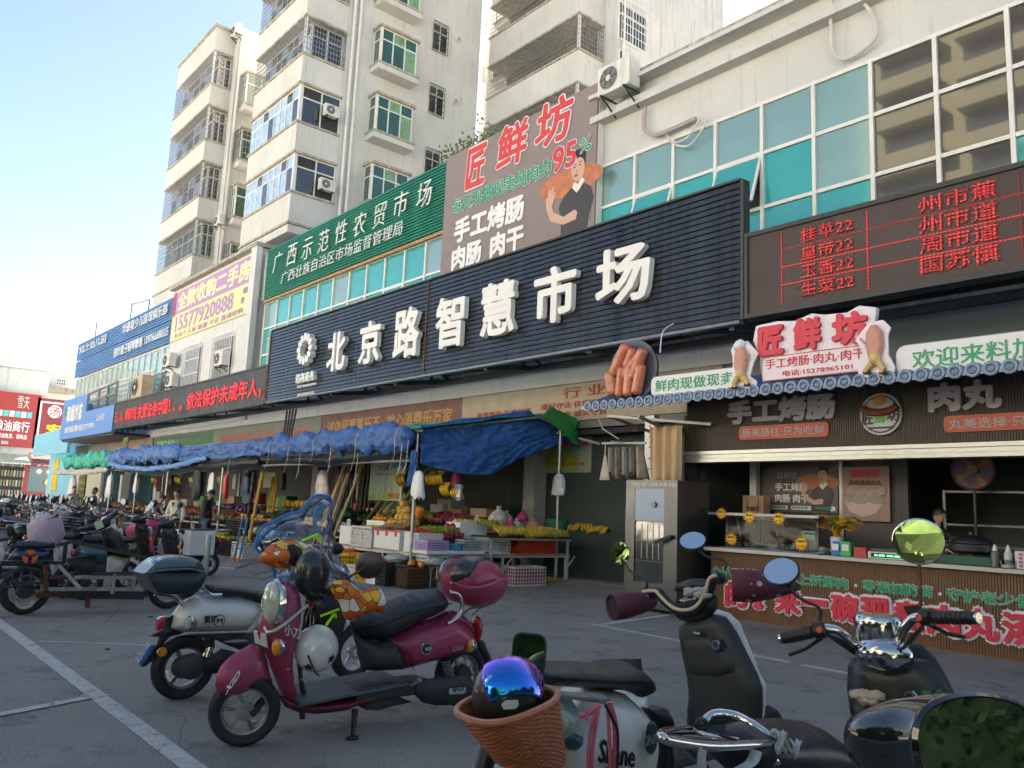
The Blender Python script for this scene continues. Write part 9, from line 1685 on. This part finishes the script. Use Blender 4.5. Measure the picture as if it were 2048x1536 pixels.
t,j,H_,s=person('man in pale blue white shirt bending over the stall with a blue bag',(-26.3,7.95,0),2.2,1.70,wsh,dpant,J=dict(che=(0,-.22,1.24),spi=(0,-.06,1.1),nec=(0,-.36,1.32),hea=(0,-.46,1.36),shl=(.19,-.26,1.30),shr=(-.19,-.26,1.30),ell=(.22,-.38,1.05),elr=(-.22,-.38,1.05),hal=(.12,-.55,.95),har=(-.12,-.55,.95)),head=(0,.7),topo=.3)
MB().box(.12*s,-.1*s,.85*s,.2*s,.12*s,1.02*s).build('blue_bag',M('royal_blue_bag',(.06,.10,.35),.6),t,bevel=.02);MB().tube(crv([Vector((-.17,-.25,1.36))*s,Vector((-.05,-.05,1.3))*s,Vector((.16,.0,1.02))*s]),.014*s,5).build('bag_strap',M('dark_blue_strap',(.02,.03,.08),.6),t)
t,j,H_,s=person('woman with bobbed hair in black vest with round white print, seen from behind',(-31.2,7.6,0),PI-.6,1.66,tansh,dpant,J=dict(hal=(.22,-.25,.98),har=(-.22,-.25,.98)),hair='bob',sex='f',jacket=.01)
skinmesh('vest',[[('a',Vector((0,0,.9))*s,.150*s),('b',Vector((0,.01,1.12))*s,.148*s),('c',Vector((0,.02,1.34))*s,.158*s)]],blkj,t)
MB().lathe([(0,.175),(.07,.175),(.07,.18),(0,.182)],(0,0,1.22*s),20,'Y').build('round_print',M('cream_print',(.75,.7,.6),.5),t)
person('man with dark wavy hair in grey t-shirt among the parked bikes',(-37.5,8.35,0),1.9,1.72,gsh,dpant,J=dict(hal=(.2,-.3,1.0),har=(-.2,-.3,1.0)),topo=.05)
person('small child in pinkish clothes reaching up to the fruit table',(-27.6,7.55,0),PI-.2,1.18,pinkp,pinkp,J=dict(hal=(.16,-.35,1.45),har=(-.12,-.35,1.4),ell=(.2,-.2,1.35),elr=(-.2,-.2,1.3)),head=(0,-.2))
person('crouching man in camouflage jacket looking down behind the produce',(-24.3,7.9,0),.9,1.68,camo,dpant,J=dict(pel=(0,.1,.42),spi=(0,.02,.62),che=(0,-.08,.82),nec=(0,-.18,.96),hea=(0,-.24,1.02),shl=(.19,-.1,.9),shr=(-.19,-.1,.9),ell=(.25,-.28,.68),elr=(-.25,-.28,.68),hal=(.1,-.48,.62),har=(-.1,-.48,.62),hil=(.1,.1,.40),hir=(-.1,.1,.40),knl=(.17,-.3,.5),knr=(-.17,-.3,.5),anl=(.15,-.2,.08),anr=(-.15,-.2,.08)),jacket=.02,head=(0,.5))
person('stall keeper in black with cap deep behind the cream jacketed woman',(-25.6,10.9,0),.5,1.66,blkj,dpant,J=dict(hal=(.16,-.3,1.1),har=(-.16,-.3,1.1)),jacket=.01)
person('shop woman with short dark hair and brown apron looking down over the pot',(-5.1,12.25,.18),1.25,1.62,M('dark_brown_shirt',(.035,.022,.02),.7),dpant,J=dict(hea=(0,-.10,1.52),nec=(0,-.05,1.44),hal=(.15,-.4,1.1),har=(-.15,-.4,1.1),ell=(.22,-.2,1.2),elr=(-.22,-.2,1.2)),hair='short',sex='f',head=(0,.35))
for i,(u,v)in enumerate(((540,1436),(170,1395),(215,1225),(300,1235),(505,1448),(1180,1105),(1055,1190),(1110,1192),(1260,1325),(215,1300),(640,1330))):
 p=gp(u,v);a=MB();a.ball((p[0],p[1],.012),(.022,.03,.012),7,5,.3);tag(a.build('litter_scrap',M('litter_pale',(.5,.47,.4),.8)if i%3 else M('litter_brown',(.2,.12,.07),.8)),['brown scrap by the maroon front wheel','small pale scrap on the asphalt far left','pale scrap below the cargo scooter stand','white scrap near the white scooter tail','pale crumb beside the maroon front tyre','scrap by the white crate','pale scrap in front of the stall crates','second pale scrap in front of the stall crates','scrap by the parking line tip','pale scrap under the cargo scooter','scrap between the two scooters'][i],'litter')
